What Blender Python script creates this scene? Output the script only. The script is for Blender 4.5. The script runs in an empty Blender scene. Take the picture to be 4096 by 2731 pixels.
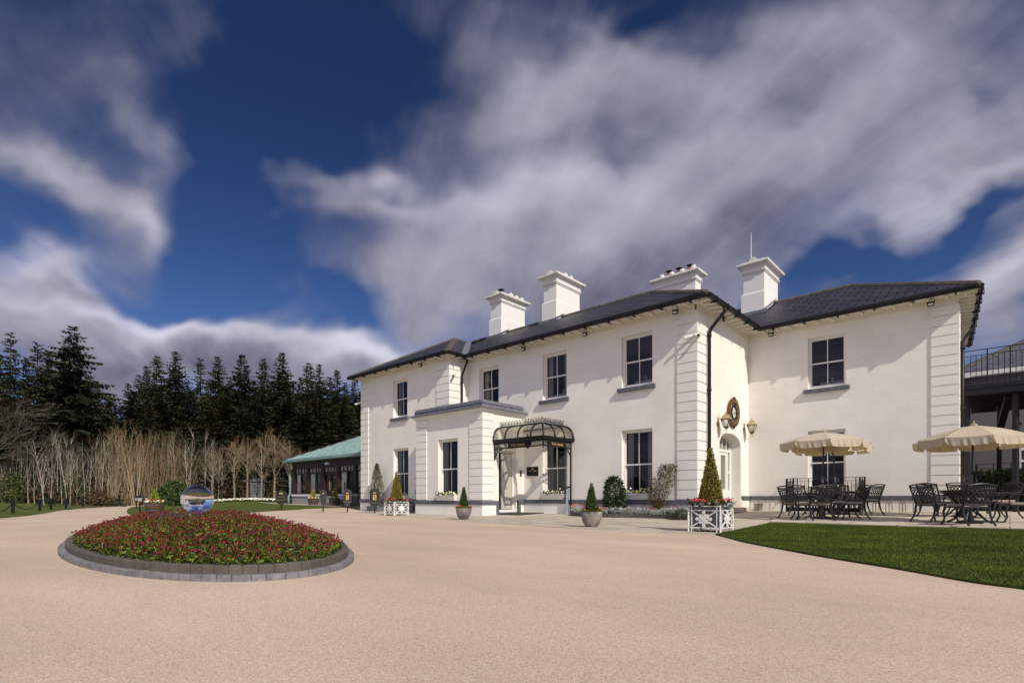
import bpy, bmesh, math, random
from mathutils import Vector, Matrix
random.seed(7)
scn = bpy.context.scene
COL = scn.collection
R = math.radians

# ------------------------------------------------------------------ camera
# world axes: X runs along the house front (to the right), Y into the house, Z up; the camera stands at the origin.
YS, YC = .6744, .7384                     # sine / cosine of the camera's turn to the left
cam_d = bpy.data.cameras.new('camera'); cam = bpy.data.objects.new('camera', cam_d); COL.objects.link(cam)
CAM_H = .70
cam.location = (0, 0, CAM_H); cam.rotation_euler = (R(90), 0, math.atan2(YS, YC))
cam_d.sensor_width = 36; cam_d.lens = 2181/4096*36; cam_d.shift_y = 624/4096
cam_d.clip_start = .05; cam_d.clip_end = 3000
scn.camera = cam
scn.view_settings.view_transform = 'Standard'; scn.view_settings.look = 'None'
scn.view_settings.exposure = 0; scn.view_settings.gamma = 1

# ------------------------------------------------------------------ sun
SUN = Vector((3.4, -1.0, 2.8)).normalized()
sd = bpy.data.lights.new('sun', 'SUN'); sd.energy = 3.9; sd.angle = R(.5); sd.color = (1, .93, .82)
so = bpy.data.objects.new('sun', sd); COL.objects.link(so); so.location = (20, -6, 30)
so.rotation_euler = SUN.to_track_quat('Z', 'Y').to_euler()

# ------------------------------------------------------------------ sky (world)
wld = bpy.data.worlds.new("World"); scn.world = wld; wld.use_nodes = True
wt = wld.node_tree; wt.nodes.clear()
def wn(t, **k):
    n = wt.nodes.new(t)
    for a, b in k.items(): setattr(n, a, b)
    return n
def wset(s, v):
    if v is None: return
    if isinstance(v, bpy.types.NodeSocket): wt.links.new(v, s)
    else: s.default_value = v
def wm(op, a, b=None, c=None, clamp=False):
    n = wn('ShaderNodeMath', operation=op); n.use_clamp = clamp
    wset(n.inputs[0], a); wset(n.inputs[1], b); wset(n.inputs[2], c)
    return n.outputs[0]
def wmix(f, a, b):
    n = wn('ShaderNodeMix', data_type='RGBA'); wset(n.inputs[0], f); wset(n.inputs[6], a); wset(n.inputs[7], b)
    return n.outputs[2]
def wstep(x, lo, hi):
    n = wn('ShaderNodeMapRange', interpolation_type='SMOOTHSTEP'); wset(n.inputs[0], x)
    n.inputs[1].default_value = lo; n.inputs[2].default_value = hi
    return n.outputs[0]
tc = wn('ShaderNodeTexCoord')
sep = wn('ShaderNodeSeparateXYZ'); wt.links.new(tc.outputs['Generated'], sep.inputs[0])
dx, dy, dz = sep.outputs
fwd = wm('ADD', wm('MULTIPLY', dx, -YS), wm('MULTIPLY', dy, YC))
rgt = wm('ADD', wm('MULTIPLY', dx, YC), wm('MULTIPLY', dy, YS))
fpos = wm('MAXIMUM', fwd, .12)
ga, gt = wm('DIVIDE', rgt, fpos), wm('DIVIDE', dz, fpos)      # where on the sky, as tangents of the bearing
zz = wm('ADD', wm('ABSOLUTE', dz), .13)
px_, py_ = wm('DIVIDE', rgt, zz), wm('DIVIDE', fwd, zz)       # where on the cloud layer
def dnoise(scale, off, det=4, rough=.55):
    "noise over the bearing itself (no stretching towards the horizon)"
    c = wn('ShaderNodeCombineXYZ'); wset(c.inputs[0], ga); wset(c.inputs[1], wm('MULTIPLY', gt, 1.25)); c.inputs[2].default_value = off
    n = wn('ShaderNodeTexNoise'); n.inputs['Scale'].default_value = scale; n.inputs['Detail'].default_value = det; n.inputs['Roughness'].default_value = rough
    wt.links.new(c.outputs[0], n.inputs['Vector']); return n.outputs[0]
def wnoise(sx, sy, scale, det, rough, off=0., dist=0.):
    c = wn('ShaderNodeCombineXYZ')
    wset(c.inputs[0], wm('MULTIPLY', wm('ADD', px_, wm('MULTIPLY', py_, .24)), sx)); wset(c.inputs[1], wm('MULTIPLY', py_, sy)); c.inputs[2].default_value = off
    n = wn('ShaderNodeTexNoise'); n.inputs['Scale'].default_value = scale; n.inputs['Detail'].default_value = det
    n.inputs['Roughness'].default_value = rough; n.inputs['Distortion'].default_value = dist
    wt.links.new(c.outputs[0], n.inputs['Vector']); return n.outputs[0]
wa = wm('ADD', ga, wm('MULTIPLY', wm('SUBTRACT', dnoise(3.4, 1.3, 3, .5), .5), .34)); wb = wm('ADD', gt, wm('MULTIPLY', wm('SUBTRACT', dnoise(4.0, 7.7, 3, .5), .5), .24))
def blob(x, y, sx, sy, ang=0):
    # a soft patch of the cloud cover: place and size given as sky bearings
    a0, t0 = (x*1.7415-2048)/2181, (1989.5-y*1.7415)/2181
    sx, sy = sx*1.7415/2181, sy*1.7415/2181
    ca, sa = math.cos(R(ang)), math.sin(R(ang))
    u, v = wm('SUBTRACT', wa, a0), wm('SUBTRACT', wb, t0)
    p = wm('ADD', wm('MULTIPLY', u, ca/sx), wm('MULTIPLY', v, sa/sx)); q = wm('ADD', wm('MULTIPLY', u, -sa/sy), wm('MULTIPLY', v, ca/sy))
    return wm('EXPONENT', wm('MULTIPLY', wm('ADD', wm('MULTIPLY', p, p), wm('MULTIPLY', q, q)), -1))
def total(lst):
    s = None
    for w, b in lst:
        t = wm('MULTIPLY', blob(*b), w); s = t if s is None else wm('ADD', s, t)
    return s
cover = total([
    (.46, (120, 395, 240, 62, -34)), (.40, (330, 520, 130, 62, -30)), (.30, (290, 290, 190, 55, -58)), (.16, (330, 640, 130, 36, -24)), (.16, (80, 130, 260, 150, 0)),
    (.62, (70, 640, 190, 66, -14)), (.30, (0, 720, 260, 60, 0)), (.80, (260, 800, 460, 66, -8)), (.50, (560, 800, 190, 46, -10)), (.85, (822, 815, 125, 50, 0)),
    (.50, (1500, 530, 520, 150, 12)), (.50, (2020, 280, 560, 190, 28)), (.42, (1250, 470, 360, 110, 0)), (.42, (1220, 230, 320, 110, 10)), (.22, (1650, 400, 300, 120, 20)), (.40, (760, 420, 210, 34, -8)), (.42, (1020, 640, 200, 80, -18)),
    (.50, (1500, 660, 330, 60, 0)), (.75, (2300, 660, 280, 80, 22)), (.3, (2300, 380, 200, 120, 25)), (.3, (1300, 700, 300, 60, 0)), (.25, (1420, 180, 260, 90, 10)), (.30, (1850, 90, 420, 90, 20)), (.16, (1080, 90, 120, 60, 20)),
    (-.45, (560, 560, 110, 130, 0)), (-.50, (660, 200, 190, 170, 0)), (-.30, (520, 330, 90, 200, 0)), (-.25, (520, 720, 260, 34, -6)), (-.12, (1290, 290, 90, 40, 20)), (-.14, (1400, 330, 50, 50, 60)),
    (-.52, (1900, 630, 130, 30, 22)), (-.50, (2180, 510, 200, 28, 27)), (-.34, (830, 720, 130, 40, -30)), (-.2, (1490, 70, 110, 30, 48)), (-.15, (2290, 255, 60, 22, 30)), (-.18, (900, 120, 130, 120, 0)), (-.2, (1760, 670, 90, 30, 20))])
n1 = wnoise(1.1, .40, 1.45, 6, .52, 3.1, .3)
nf = wnoise(1.0, .26, 4.6, 6, .56, 6.1, .35)
cov = wm('ADD', wm('ADD', wm('ADD', wm('MULTIPLY', n1, .95), wm('MULTIPLY', nf, .50)), wm('ADD', wm('MULTIPLY', dnoise(7, 4.4, 4, .5), .22), -.765)), cover)
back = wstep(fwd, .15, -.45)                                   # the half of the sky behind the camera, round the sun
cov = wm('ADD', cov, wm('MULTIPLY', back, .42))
alpha = wm('MULTIPLY', wstep(cov, -.06, .66), wstep(dz, -.02, .05))
lum = total([(.26, (140, 420, 240, 50, -34)), (.30, (350, 530, 80, 40, -30)), (.75, (830, 790, 120, 40, 0)), (.70, (360, 745, 340, 30, -8)), (.55, (90, 595, 170, 34, -18)), (-.22, (260, 850, 340, 40, 0)), (-.14, (110, 690, 160, 30, -10)), (.34, (2150, 430, 300, 34, 27)),
    (.26, (1950, 230, 300, 90, 28)), (-.16, (1750, 560, 300, 50, 18)), (-.14, (1500, 680, 360, 50, 0)), (.22, (1180, 440, 260, 50, 8)), (.22, (850, 420, 160, 25, -8)), (-.32, (110, 100, 320, 180, 0)), (.20, (1750, 420, 200, 70, 25)), (.24, (2300, 640, 160, 34, 22)), (.1, (1480, 480, 160, 80, 0))])
n2 = wnoise(1.3, .36, 2.4, 6, .55, 9.0, .3)
shade = wm('ADD', wm('ADD', wm('ADD', wm('MULTIPLY', wm('SUBTRACT', n2, .5), .85), wm('MULTIPLY', wm('SUBTRACT', dnoise(5, 2.2, 5, .55), .5), .60)), .33), lum, clamp=True)
cl = wmix(shade, (.115, .112, .175, 1), (.66, .65, .77, 1))
sky = wn('ShaderNodeTexSky', sky_type='NISHITA'); sky.sun_disc = False
sky.sun_elevation = math.asin(SUN.z); sky.sun_rotation = math.atan2(SUN.x, SUN.y); sky.altitude = 50; sky.air_density = 1.0; sky.dust_density = .3; sky.ozone_density = 3.0
SKYS = .1
tint = wn('ShaderNodeMix', data_type='RGBA', blend_type='MULTIPLY'); tint.inputs[0].default_value = 1
wt.links.new(sky.outputs[0], tint.inputs[6])
wset(tint.inputs[7], wmix(wstep(dz, .0, .62), (.40, .52, .80, 1), (.17, .235, .40, 1)))
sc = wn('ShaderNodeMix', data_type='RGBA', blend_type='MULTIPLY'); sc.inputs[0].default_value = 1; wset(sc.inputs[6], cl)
gl = wm('MULTIPLY_ADD', back, .9, 1.0); gl = wm('DIVIDE', gl, SKYS)  # brightens the unseen sky behind the camera as added fill light
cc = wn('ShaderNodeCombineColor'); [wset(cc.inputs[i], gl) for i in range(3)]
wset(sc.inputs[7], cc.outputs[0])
bg = wn('ShaderNodeBackground'); bg.inputs[1].default_value = SKYS
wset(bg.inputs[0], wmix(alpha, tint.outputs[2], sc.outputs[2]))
wo = wn('ShaderNodeOutputWorld'); wt.links.new(bg.outputs[0], wo.inputs[0])

# ------------------------------------------------------------------ places
F0, CX, YH = 2181., 2048., 1989.5        # focal length, centre and horizon of the 4096 px photograph
def clamp(x, a=0., b=1.): return max(a, min(b, x))
def zg(U, V):
    "height of the ground: nearly level, rising a little towards the house and the wood"
    s = (U+25.3)*-.36+(V-1.9)*-.93
    return .21*clamp((V-14.8)/7)+.09*clamp((V-14.8)/3.2)*clamp((-U-26)/2)+.3*clamp((V-16)/4)*clamp((-U-40)/8)+.42*clamp((s-1.5)/9)*clamp((-U-20)/6)
def ray(x):
    a = (x-CX)/F0; return YC*a-YS, YS*a+YC
def at(x, y, dz=0.):
    "ground point seen at a pixel of the photograph"
    rx, ry = ray(x); z = dz
    for _ in range(25):
        d = (CAM_H-z)*F0/(y-YH); z = .5*z+.5*(zg(d*rx, d*ry)+dz)
    return d*rx, d*ry
def atd(x, d):
    "point at depth d in the direction of a pixel column"
    rx, ry = ray(x); return d*rx, d*ry
def onV(x, V): rx, ry = ray(x); return V/ry*rx
def onU(x, U): rx, ry = ray(x); return U/rx*ry
def zV(x, y, V): return CAM_H+(YH-y)*V/ray(x)[1]/F0
def zU(x, y, U): return CAM_H+(YH-y)*U/ray(x)[0]/F0

# ------------------------------------------------------------------ mesh helpers
def V3(p): return Vector(p)
class MB:
    "collects faces and links them as ONE mesh object"
    def __init__(s): s.v = []; s.f = []; s.m = []; s.uv = {}
    def face(s, pts, mi=0, uv=None):
        n = len(s.v); s.v += [tuple(p) for p in pts]; s.f.append(tuple(range(n, n+len(pts)))); s.m.append(mi)
        if uv: s.uv[len(s.f)-1] = uv
    def hull(s, a, b, mi=0, capa=True, capb=True):
        "side faces between two rings, with end caps"
        n = len(s.v); k = len(a); s.v += [tuple(p) for p in a]+[tuple(p) for p in b]
        for i in range(k):
            j = (i+1) % k; s.f.append((n+i, n+j, n+k+j, n+k+i)); s.m.append(mi)
        if capa: s.f.append(tuple(range(n+k-1, n-1, -1))); s.m.append(mi)
        if capb: s.f.append(tuple(range(n+k, n+2*k))); s.m.append(mi)
    def box(s, x0, y0, z0, x1, y1, z1, mi=0):
        x0, x1 = sorted((x0, x1)); y0, y1 = sorted((y0, y1)); z0, z1 = sorted((z0, z1))
        s.hull([(x0, y0, z0), (x1, y0, z0), (x1, y1, z0), (x0, y1, z0)], [(x0, y0, z1), (x1, y0, z1), (x1, y1, z1), (x0, y1, z1)], mi)
    def prism(s, pts, vec, mi=0):
        vec = V3(vec); s.hull(pts, [V3(p)+vec for p in pts], mi)
    def bar(s, a, b, w, h=None, mi=0, up=(0, 0, 1)):
        "rectangular bar from a to b"
        a, b = V3(a), V3(b); h = h or w; d = (b-a).normalized(); u = V3(up)
        if abs(d.dot(u)) > .97: u = V3((1, 0, 0))
        x = d.cross(u).normalized(); y = x.cross(d).normalized()
        r = [x*w/2+y*h/2, -x*w/2+y*h/2, -x*w/2-y*h/2, x*w/2-y*h/2]
        s.hull([a+q for q in r], [b+q for q in r], mi)
    def tube(s, pts, r, n=6, mi=0, caps=True):
        pts = [V3(p) for p in pts]; rs = r if isinstance(r, (list, tuple)) else [r]*len(pts)
        rings = []; ref = None
        for i, p in enumerate(pts):
            d = (pts[min(i+1, len(pts)-1)]-pts[max(i-1, 0)])
            d = d.normalized() if d.length > 1e-9 else V3((0, 0, 1))
            if ref is None: ref = V3((1, 0, 0)) if abs(d.x) < .8 else V3((0, 1, 0))
            x = (ref-d*ref.dot(d)).normalized(); y = d.cross(x); ref = x
            rings.append([p+(x*math.cos(2*math.pi*k/n)+y*math.sin(2*math.pi*k/n))*rs[i] for k in range(n)])
        b = len(s.v)
        for g in rings: s.v += [tuple(q) for q in g]
        for i in range(len(pts)-1):
            for k in range(n):
                j = (k+1) % n; s.f.append((b+i*n+k, b+i*n+j, b+(i+1)*n+j, b+(i+1)*n+k)); s.m.append(mi)
        if caps:
            s.f.append(tuple(range(b+n-1, b-1, -1))); s.m.append(mi); e = b+(len(pts)-1)*n; s.f.append(tuple(range(e, e+n))); s.m.append(mi)
    def lathe(s, prof, c=(0, 0, 0), n=24, mi=0, rx=1., ry=1., a0=0.):
        "profile of (radius, height) turned round a vertical axis"
        b = len(s.v)
        for r, z in prof:
            for k in range(n):
                t = a0+2*math.pi*k/n; s.v.append((c[0]+r*rx*math.cos(t), c[1]+r*ry*math.sin(t), c[2]+z))
        for i in range(len(prof)-1):
            for k in range(n):
                j = (k+1) % n; s.f.append((b+i*n+k, b+i*n+j, b+(i+1)*n+j, b+(i+1)*n+k)); s.m.append(mi)
        s.f.append(tuple(range(b+n-1, b-1, -1))); s.m.append(mi); e = b+(len(prof)-1)*n; s.f.append(tuple(range(e, e+n))); s.m.append(mi)
    def build(s, name, mats, parent=None, world=False, smooth=False, loc=None):
        me = bpy.data.meshes.new(name)
        v = s.v
        if world and parent is not None:
            o = OFF[parent.name]; v = [(p[0]-o[0], p[1]-o[1], p[2]-o[2]) for p in v]
        if loc is not None: v = [(p[0]-loc[0], p[1]-loc[1], p[2]-loc[2]) for p in v]
        me.from_pydata(v, [], s.f)
        for m in (mats if isinstance(mats, (list, tuple)) else [mats]): me.materials.append(m)
        me.polygons.foreach_set('material_index', s.m)
        if s.uv:
            l = me.uv_layers.new(name='slope')
            for fi, uv in s.uv.items():
                for k, li in enumerate(me.polygons[fi].loop_indices): l.data[li].uv = uv[k]
        if smooth: me.polygons.foreach_set('use_smooth', [True]*len(me.polygons))
        me.update()
        ob = bpy.data.objects.new(name, me); COL.objects.link(ob)
        if parent is not None: ob.parent = parent; OFF[ob.name] = OFF.get(parent.name, (0, 0, 0))
        if loc is not None: ob.location = loc
        return ob
OFF = {}
def tag(o, label, cat, group=None):
    o['label'] = label; o['category'] = cat
    if group: o['group'] = group
    return o
def thing(name, label, cat, loc=(0, 0, 0), rz=0., group=None):
    o = bpy.data.objects.new(name, None); COL.objects.link(o); o.empty_display_size = .2
    o.location = loc; o.rotation_euler = (0, 0, rz); OFF[o.name] = tuple(loc)
    return tag(o, label, cat, group)
def structure(o): o['kind'] = 'structure'; return o
def kids(o): return [c for c in bpy.data.objects if c.parent == o]
def dup(root, loc, rz=0., label=None, group=None, scale=None, tree=None):
    "copy of a thing with its parts and sub-parts"
    if tree is None: tree = [(c, kids(c)) for c in kids(root)]
    r = root.copy(); COL.objects.link(r); r.location = loc; r.rotation_euler = (0, 0, rz)
    if scale: r.scale = scale
    if label: r['label'] = label
    if group: r['group'] = group
    for c, gs in tree:
        d = c.copy(); COL.objects.link(d); d.parent = r
        for g in gs:
            h = g.copy(); COL.objects.link(h); h.parent = d
    return r
ORD = ['leftmost', 'second', 'third', 'fourth', 'fifth', 'sixth', 'seventh', 'eighth', 'ninth', 'tenth', 'eleventh', 'twelfth', 'thirteenth', 'fourteenth', 'fifteenth', 'sixteenth',
       'seventeenth', 'eighteenth', 'nineteenth', 'twentieth', 'twenty-first', 'twenty-second', 'twenty-third', 'twenty-fourth', 'twenty-fifth', 'twenty-sixth', 'twenty-seventh', 'twenty-eighth', 'twenty-ninth', 'thirtieth']

# ------------------------------------------------------------------ materials
def mat(name, col, rough=.7, metal=0., spec=.5, noise=None, bump=None, island=0., col2=None, coat=0.):
    """noise = (scale, amount) mottles the colour, col2 is the mottle's other colour; bump = (scale, strength);
    island = colour spread between separate leaves / pieces"""
    m = bpy.data.materials.new(name); m.use_nodes = True; t = m.node_tree; b = t.nodes['Principled BSDF']
    b.inputs['Roughness'].default_value = rough; b.inputs['Metallic'].default_value = metal; b.inputs['Specular IOR Level'].default_value = spec
    if coat: b.inputs['Coat Weight'].default_value = coat
    c = tuple(col)+(1,); b.inputs['Base Color'].default_value = c
    tcn = t.nodes.new('ShaderNodeTexCoord'); src = None
    if noise:
        n = t.nodes.new('ShaderNodeTexNoise'); n.inputs['Scale'].default_value = noise[0]; n.inputs['Detail'].default_value = 6; n.inputs['Roughness'].default_value = .6
        t.links.new(tcn.outputs['Object'], n.inputs['Vector'])
        mr = t.nodes.new('ShaderNodeMapRange'); mr.inputs[1].default_value = .32; mr.inputs[2].default_value = .68; t.links.new(n.outputs[0], mr.inputs[0])
        mx = t.nodes.new('ShaderNodeMix'); mx.data_type = 'RGBA'; t.links.new(mr.outputs[0], mx.inputs[0])
        lo = tuple(x*(1-noise[1]) for x in col)+(1,); hi = tuple(x*(1+noise[1]) for x in col)+(1,)
        if col2: lo, hi = c, tuple(col2)+(1,)
        mx.inputs[6].default_value = lo; mx.inputs[7].default_value = hi; src = mx.outputs[2]
    if island:
        g = t.nodes.new('ShaderNodeNewGeometry'); mr = t.nodes.new('ShaderNodeMapRange'); mr.inputs[3].default_value = 1-island; mr.inputs[4].default_value = 1+island
        t.links.new(g.outputs['Random Per Island'], mr.inputs[0])
        h = t.nodes.new('ShaderNodeHueSaturation'); h.inputs['Color'].default_value = c
        mh = t.nodes.new('ShaderNodeMapRange'); mh.inputs[3].default_value = .5+.05*island; mh.inputs[4].default_value = .5-.05*island
        t.links.new(g.outputs['Random Per Island'], mh.inputs[0]); t.links.new(mh.outputs[0], h.inputs['Hue'])
        if src: t.links.new(src, h.inputs['Color'])
        t.links.new(mr.outputs[0], h.inputs['Value']); src = h.outputs[0]
    if src: t.links.new(src, b.inputs['Base Color'])
    if bump:
        n = t.nodes.new('ShaderNodeTexNoise'); n.inputs['Scale'].default_value = bump[0]; n.inputs['Detail'].default_value = 5
        t.links.new(tcn.outputs['Object'], n.inputs['Vector'])
        bp = t.nodes.new('ShaderNodeBump'); bp.inputs['Strength'].default_value = bump[1]; bp.inputs['Distance'].default_value = .01
        t.links.new(n.outputs[0], bp.inputs['Height']); t.links.new(bp.outputs[0], b.inputs['Normal'])
    return m
def brickmat(name, col, joint, bw, bh, mortar, rough=.75, uv=False, offset=.5, noise=(2, .06), bumpd=.004, var=.03, spec=.4, flip=False, fine=None, stain=None):
    "walls, slates and paving: coursed blocks laid out in metres"
    m = bpy.data.materials.new(name); m.use_nodes = True; t = m.node_tree; b = t.nodes['Principled BSDF']
    b.inputs['Roughness'].default_value = rough; b.inputs['Specular IOR Level'].default_value = spec
    L = t.links.new; tcn = t.nodes.new('ShaderNodeTexCoord'); cx = t.nodes.new('ShaderNodeCombineXYZ')
    if uv == 'UV':
        sp = t.nodes.new('ShaderNodeSeparateXYZ'); L(tcn.outputs['UV'], sp.inputs[0]); L(sp.outputs[0], cx.inputs[0]); L(sp.outputs[1], cx.inputs[1])
    else:
        g = t.nodes.new('ShaderNodeNewGeometry'); sp = t.nodes.new('ShaderNodeSeparateXYZ'); L(g.outputs['Position'], sp.inputs[0])
        if uv == 'FLOOR': L(sp.outputs[0], cx.inputs[0]); L(sp.outputs[1], cx.inputs[1])
        else:
            a = t.nodes.new('ShaderNodeMath'); a.operation = 'ADD'; L(sp.outputs[0], a.inputs[0]); L(sp.outputs[1], a.inputs[1]); L(a.outputs[0], cx.inputs[0]); L(sp.outputs[2], cx.inputs[1])
    br = t.nodes.new('ShaderNodeTexBrick'); br.offset = offset; br.inputs['Scale'].default_value = 1
    br.inputs['Brick Width'].default_value = bw; br.inputs['Row Height'].default_value = bh; br.inputs['Mortar Size'].default_value = mortar; br.inputs['Mortar Smooth'].default_value = .3
    br.inputs['Bias'].default_value = 0
    br.inputs['Color1'].default_value = tuple(x*(1-var) for x in col)+(1,); br.inputs['Color2'].default_value = tuple(x*(1+var) for x in col)+(1,); br.inputs['Mortar'].default_value = tuple(joint)+(1,)
    L(cx.outputs[0], br.inputs['Vector'])
    n = t.nodes.new('ShaderNodeTexNoise'); n.inputs['Scale'].default_value = noise[0]; n.inputs['Detail'].default_value = 7; n.inputs['Roughness'].default_value = .62; L(tcn.outputs['Object'], n.inputs['Vector'])
    mr = t.nodes.new('ShaderNodeMapRange'); mr.inputs[1].default_value = .3; mr.inputs[2].default_value = .7; mr.inputs[3].default_value = 1-noise[1]; mr.inputs[4].default_value = 1+noise[1]; L(n.outputs[0], mr.inputs[0])
    mx = t.nodes.new('ShaderNodeMix'); mx.data_type = 'RGBA'; mx.blend_type = 'MULTIPLY'; mx.inputs[0].default_value = 1; L(br.outputs['Color'], mx.inputs[6]); L(mr.outputs[0], mx.inputs[7])
    out = mx.outputs[2]
    if stain:                                  # lichen / dirt patches: (scale, threshold, colour)
        n3 = t.nodes.new('ShaderNodeTexNoise'); n3.inputs['Scale'].default_value = stain[0]; n3.inputs['Detail'].default_value = 8; L(tcn.outputs['Object'], n3.inputs['Vector'])
        m3 = t.nodes.new('ShaderNodeMapRange'); m3.inputs[1].default_value = stain[1]; m3.inputs[2].default_value = stain[1]+.12; L(n3.outputs[0], m3.inputs[0])
        x3 = t.nodes.new('ShaderNodeMix'); x3.data_type = 'RGBA'; L(m3.outputs[0], x3.inputs[0]); L(out, x3.inputs[6]); x3.inputs[7].default_value = tuple(stain[2])+(1,); out = x3.outputs[2]
    L(out, b.inputs['Base Color'])
    bp = t.nodes.new('ShaderNodeBump'); bp.inputs['Strength'].default_value = 1; bp.inputs['Distance'].default_value = bumpd; bp.invert = True; L(br.outputs['Fac'], bp.inputs['Height'])
    if fine:
        n2 = t.nodes.new('ShaderNodeTexNoise'); n2.inputs['Scale'].default_value = fine[0]; n2.inputs['Detail'].default_value = 4; L(tcn.outputs['Object'], n2.inputs['Vector'])
        b2 = t.nodes.new('ShaderNodeBump'); b2.inputs['Strength'].default_value = fine[1]; b2.inputs['Distance'].default_value = .01; L(n2.outputs[0], b2.inputs['Height']); L(bp.outputs[0], b2.inputs['Normal']); L(b2.outputs[0], b.inputs['Normal'])
    else: L(bp.outputs[0], b.inputs['Normal'])
    return m
def glassmat(name, tintc=(.7, .72, .72), rough=.0, ior=1.5, boost=1.):
    m = bpy.data.materials.new(name); m.use_nodes = True; t = m.node_tree; t.nodes.clear(); L = t.links.new
    o = t.nodes.new('ShaderNodeOutputMaterial'); tr = t.nodes.new('ShaderNodeBsdfTransparent'); tr.inputs[0].default_value = tuple(tintc)+(1,)
    gl = t.nodes.new('ShaderNodeBsdfGlossy'); gl.inputs['Roughness'].default_value = rough
    fr = t.nodes.new('ShaderNodeFresnel'); fr.inputs[0].default_value = ior
    mu = t.nodes.new('ShaderNodeMath'); mu.operation = 'MULTIPLY'; mu.inputs[1].default_value = boost; mu.use_clamp = True; L(fr.outputs[0], mu.inputs[0])
    mx = t.nodes.new('ShaderNodeMixShader'); L(mu.outputs[0], mx.inputs[0]); L(tr.outputs[0], mx.inputs[1]); L(gl.outputs[0], mx.inputs[2]); L(mx.outputs[0], o.inputs[0])
    return m
WALLC = (.83, .795, .735)
M = dict(
    wall=brickmat('white_painted_ashlar', WALLC, tuple(x*.945 for x in WALLC), .92, .321, .006, rough=.7, noise=(.9, .055), bumpd=.002, var=.012, fine=(90, .10)),
    plain=mat('white_painted_render', WALLC, .7, noise=(2.5, .03), bump=(70, .12)),
    trim=mat('white_gloss_paint', (.80, .78, .74), .4),
    grey=mat('grey_painted_stone', (.115, .115, .14), .6, noise=(7, .35), bump=(40, .3)),
    soffit=mat('cream_soffit', (.74, .70, .62), .7, noise=(4, .05)),
    slate=brickmat('blue_black_slate', (.040, .040, .053), (.006, .006, .008), .55, .32, .028, rough=.50, uv='UV', noise=(9, .3), bumpd=.02, var=.28, spec=.28),  # dark course lines paint the shadow at each slate overlap
    ridge=mat('weathered_ridge_tile', (.085, .07, .058), .8, noise=(6, .45), bump=(30, .4)),
    lead=mat('dull_lead', (.20, .205, .24), .5, metal=.3, noise=(9, .35), bump=(14, .5)),
    black=mat('black_gloss_paint', (.010, .010, .012), .45, spec=.3),
    iron=mat('black_cast_iron', (.009, .009, .010), .5, spec=.25, noise=(30, .3)),
    glass=glassmat('window_glass', (.62, .64, .66)),
    room=mat('unlit_room_black', (.018, .017, .022), .9),
    curtain=mat('pale_curtain', (.72, .70, .64), .9, noise=(12, .12)),
    pot=mat('terracotta_flue', (.25, .14, .10), .8, noise=(10, .3)),
    chim=mat('white_painted_chimney', (.82, .80, .77), .75, noise=(5, .03), bump=(18, .25)),
    chimcap=mat('weathered_white_cap', (.66, .64, .60), .85, noise=(14, .34), bump=(22, .6)),
    gold=mat('gold_leaf_paint', (.62, .40, .10), .45, metal=.2),
    dark=mat('dark_interior', (.02, .018, .016), .9),
    paintdoor=mat('stone_grey_door_paint', (.50, .46, .42), .45),
)

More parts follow.
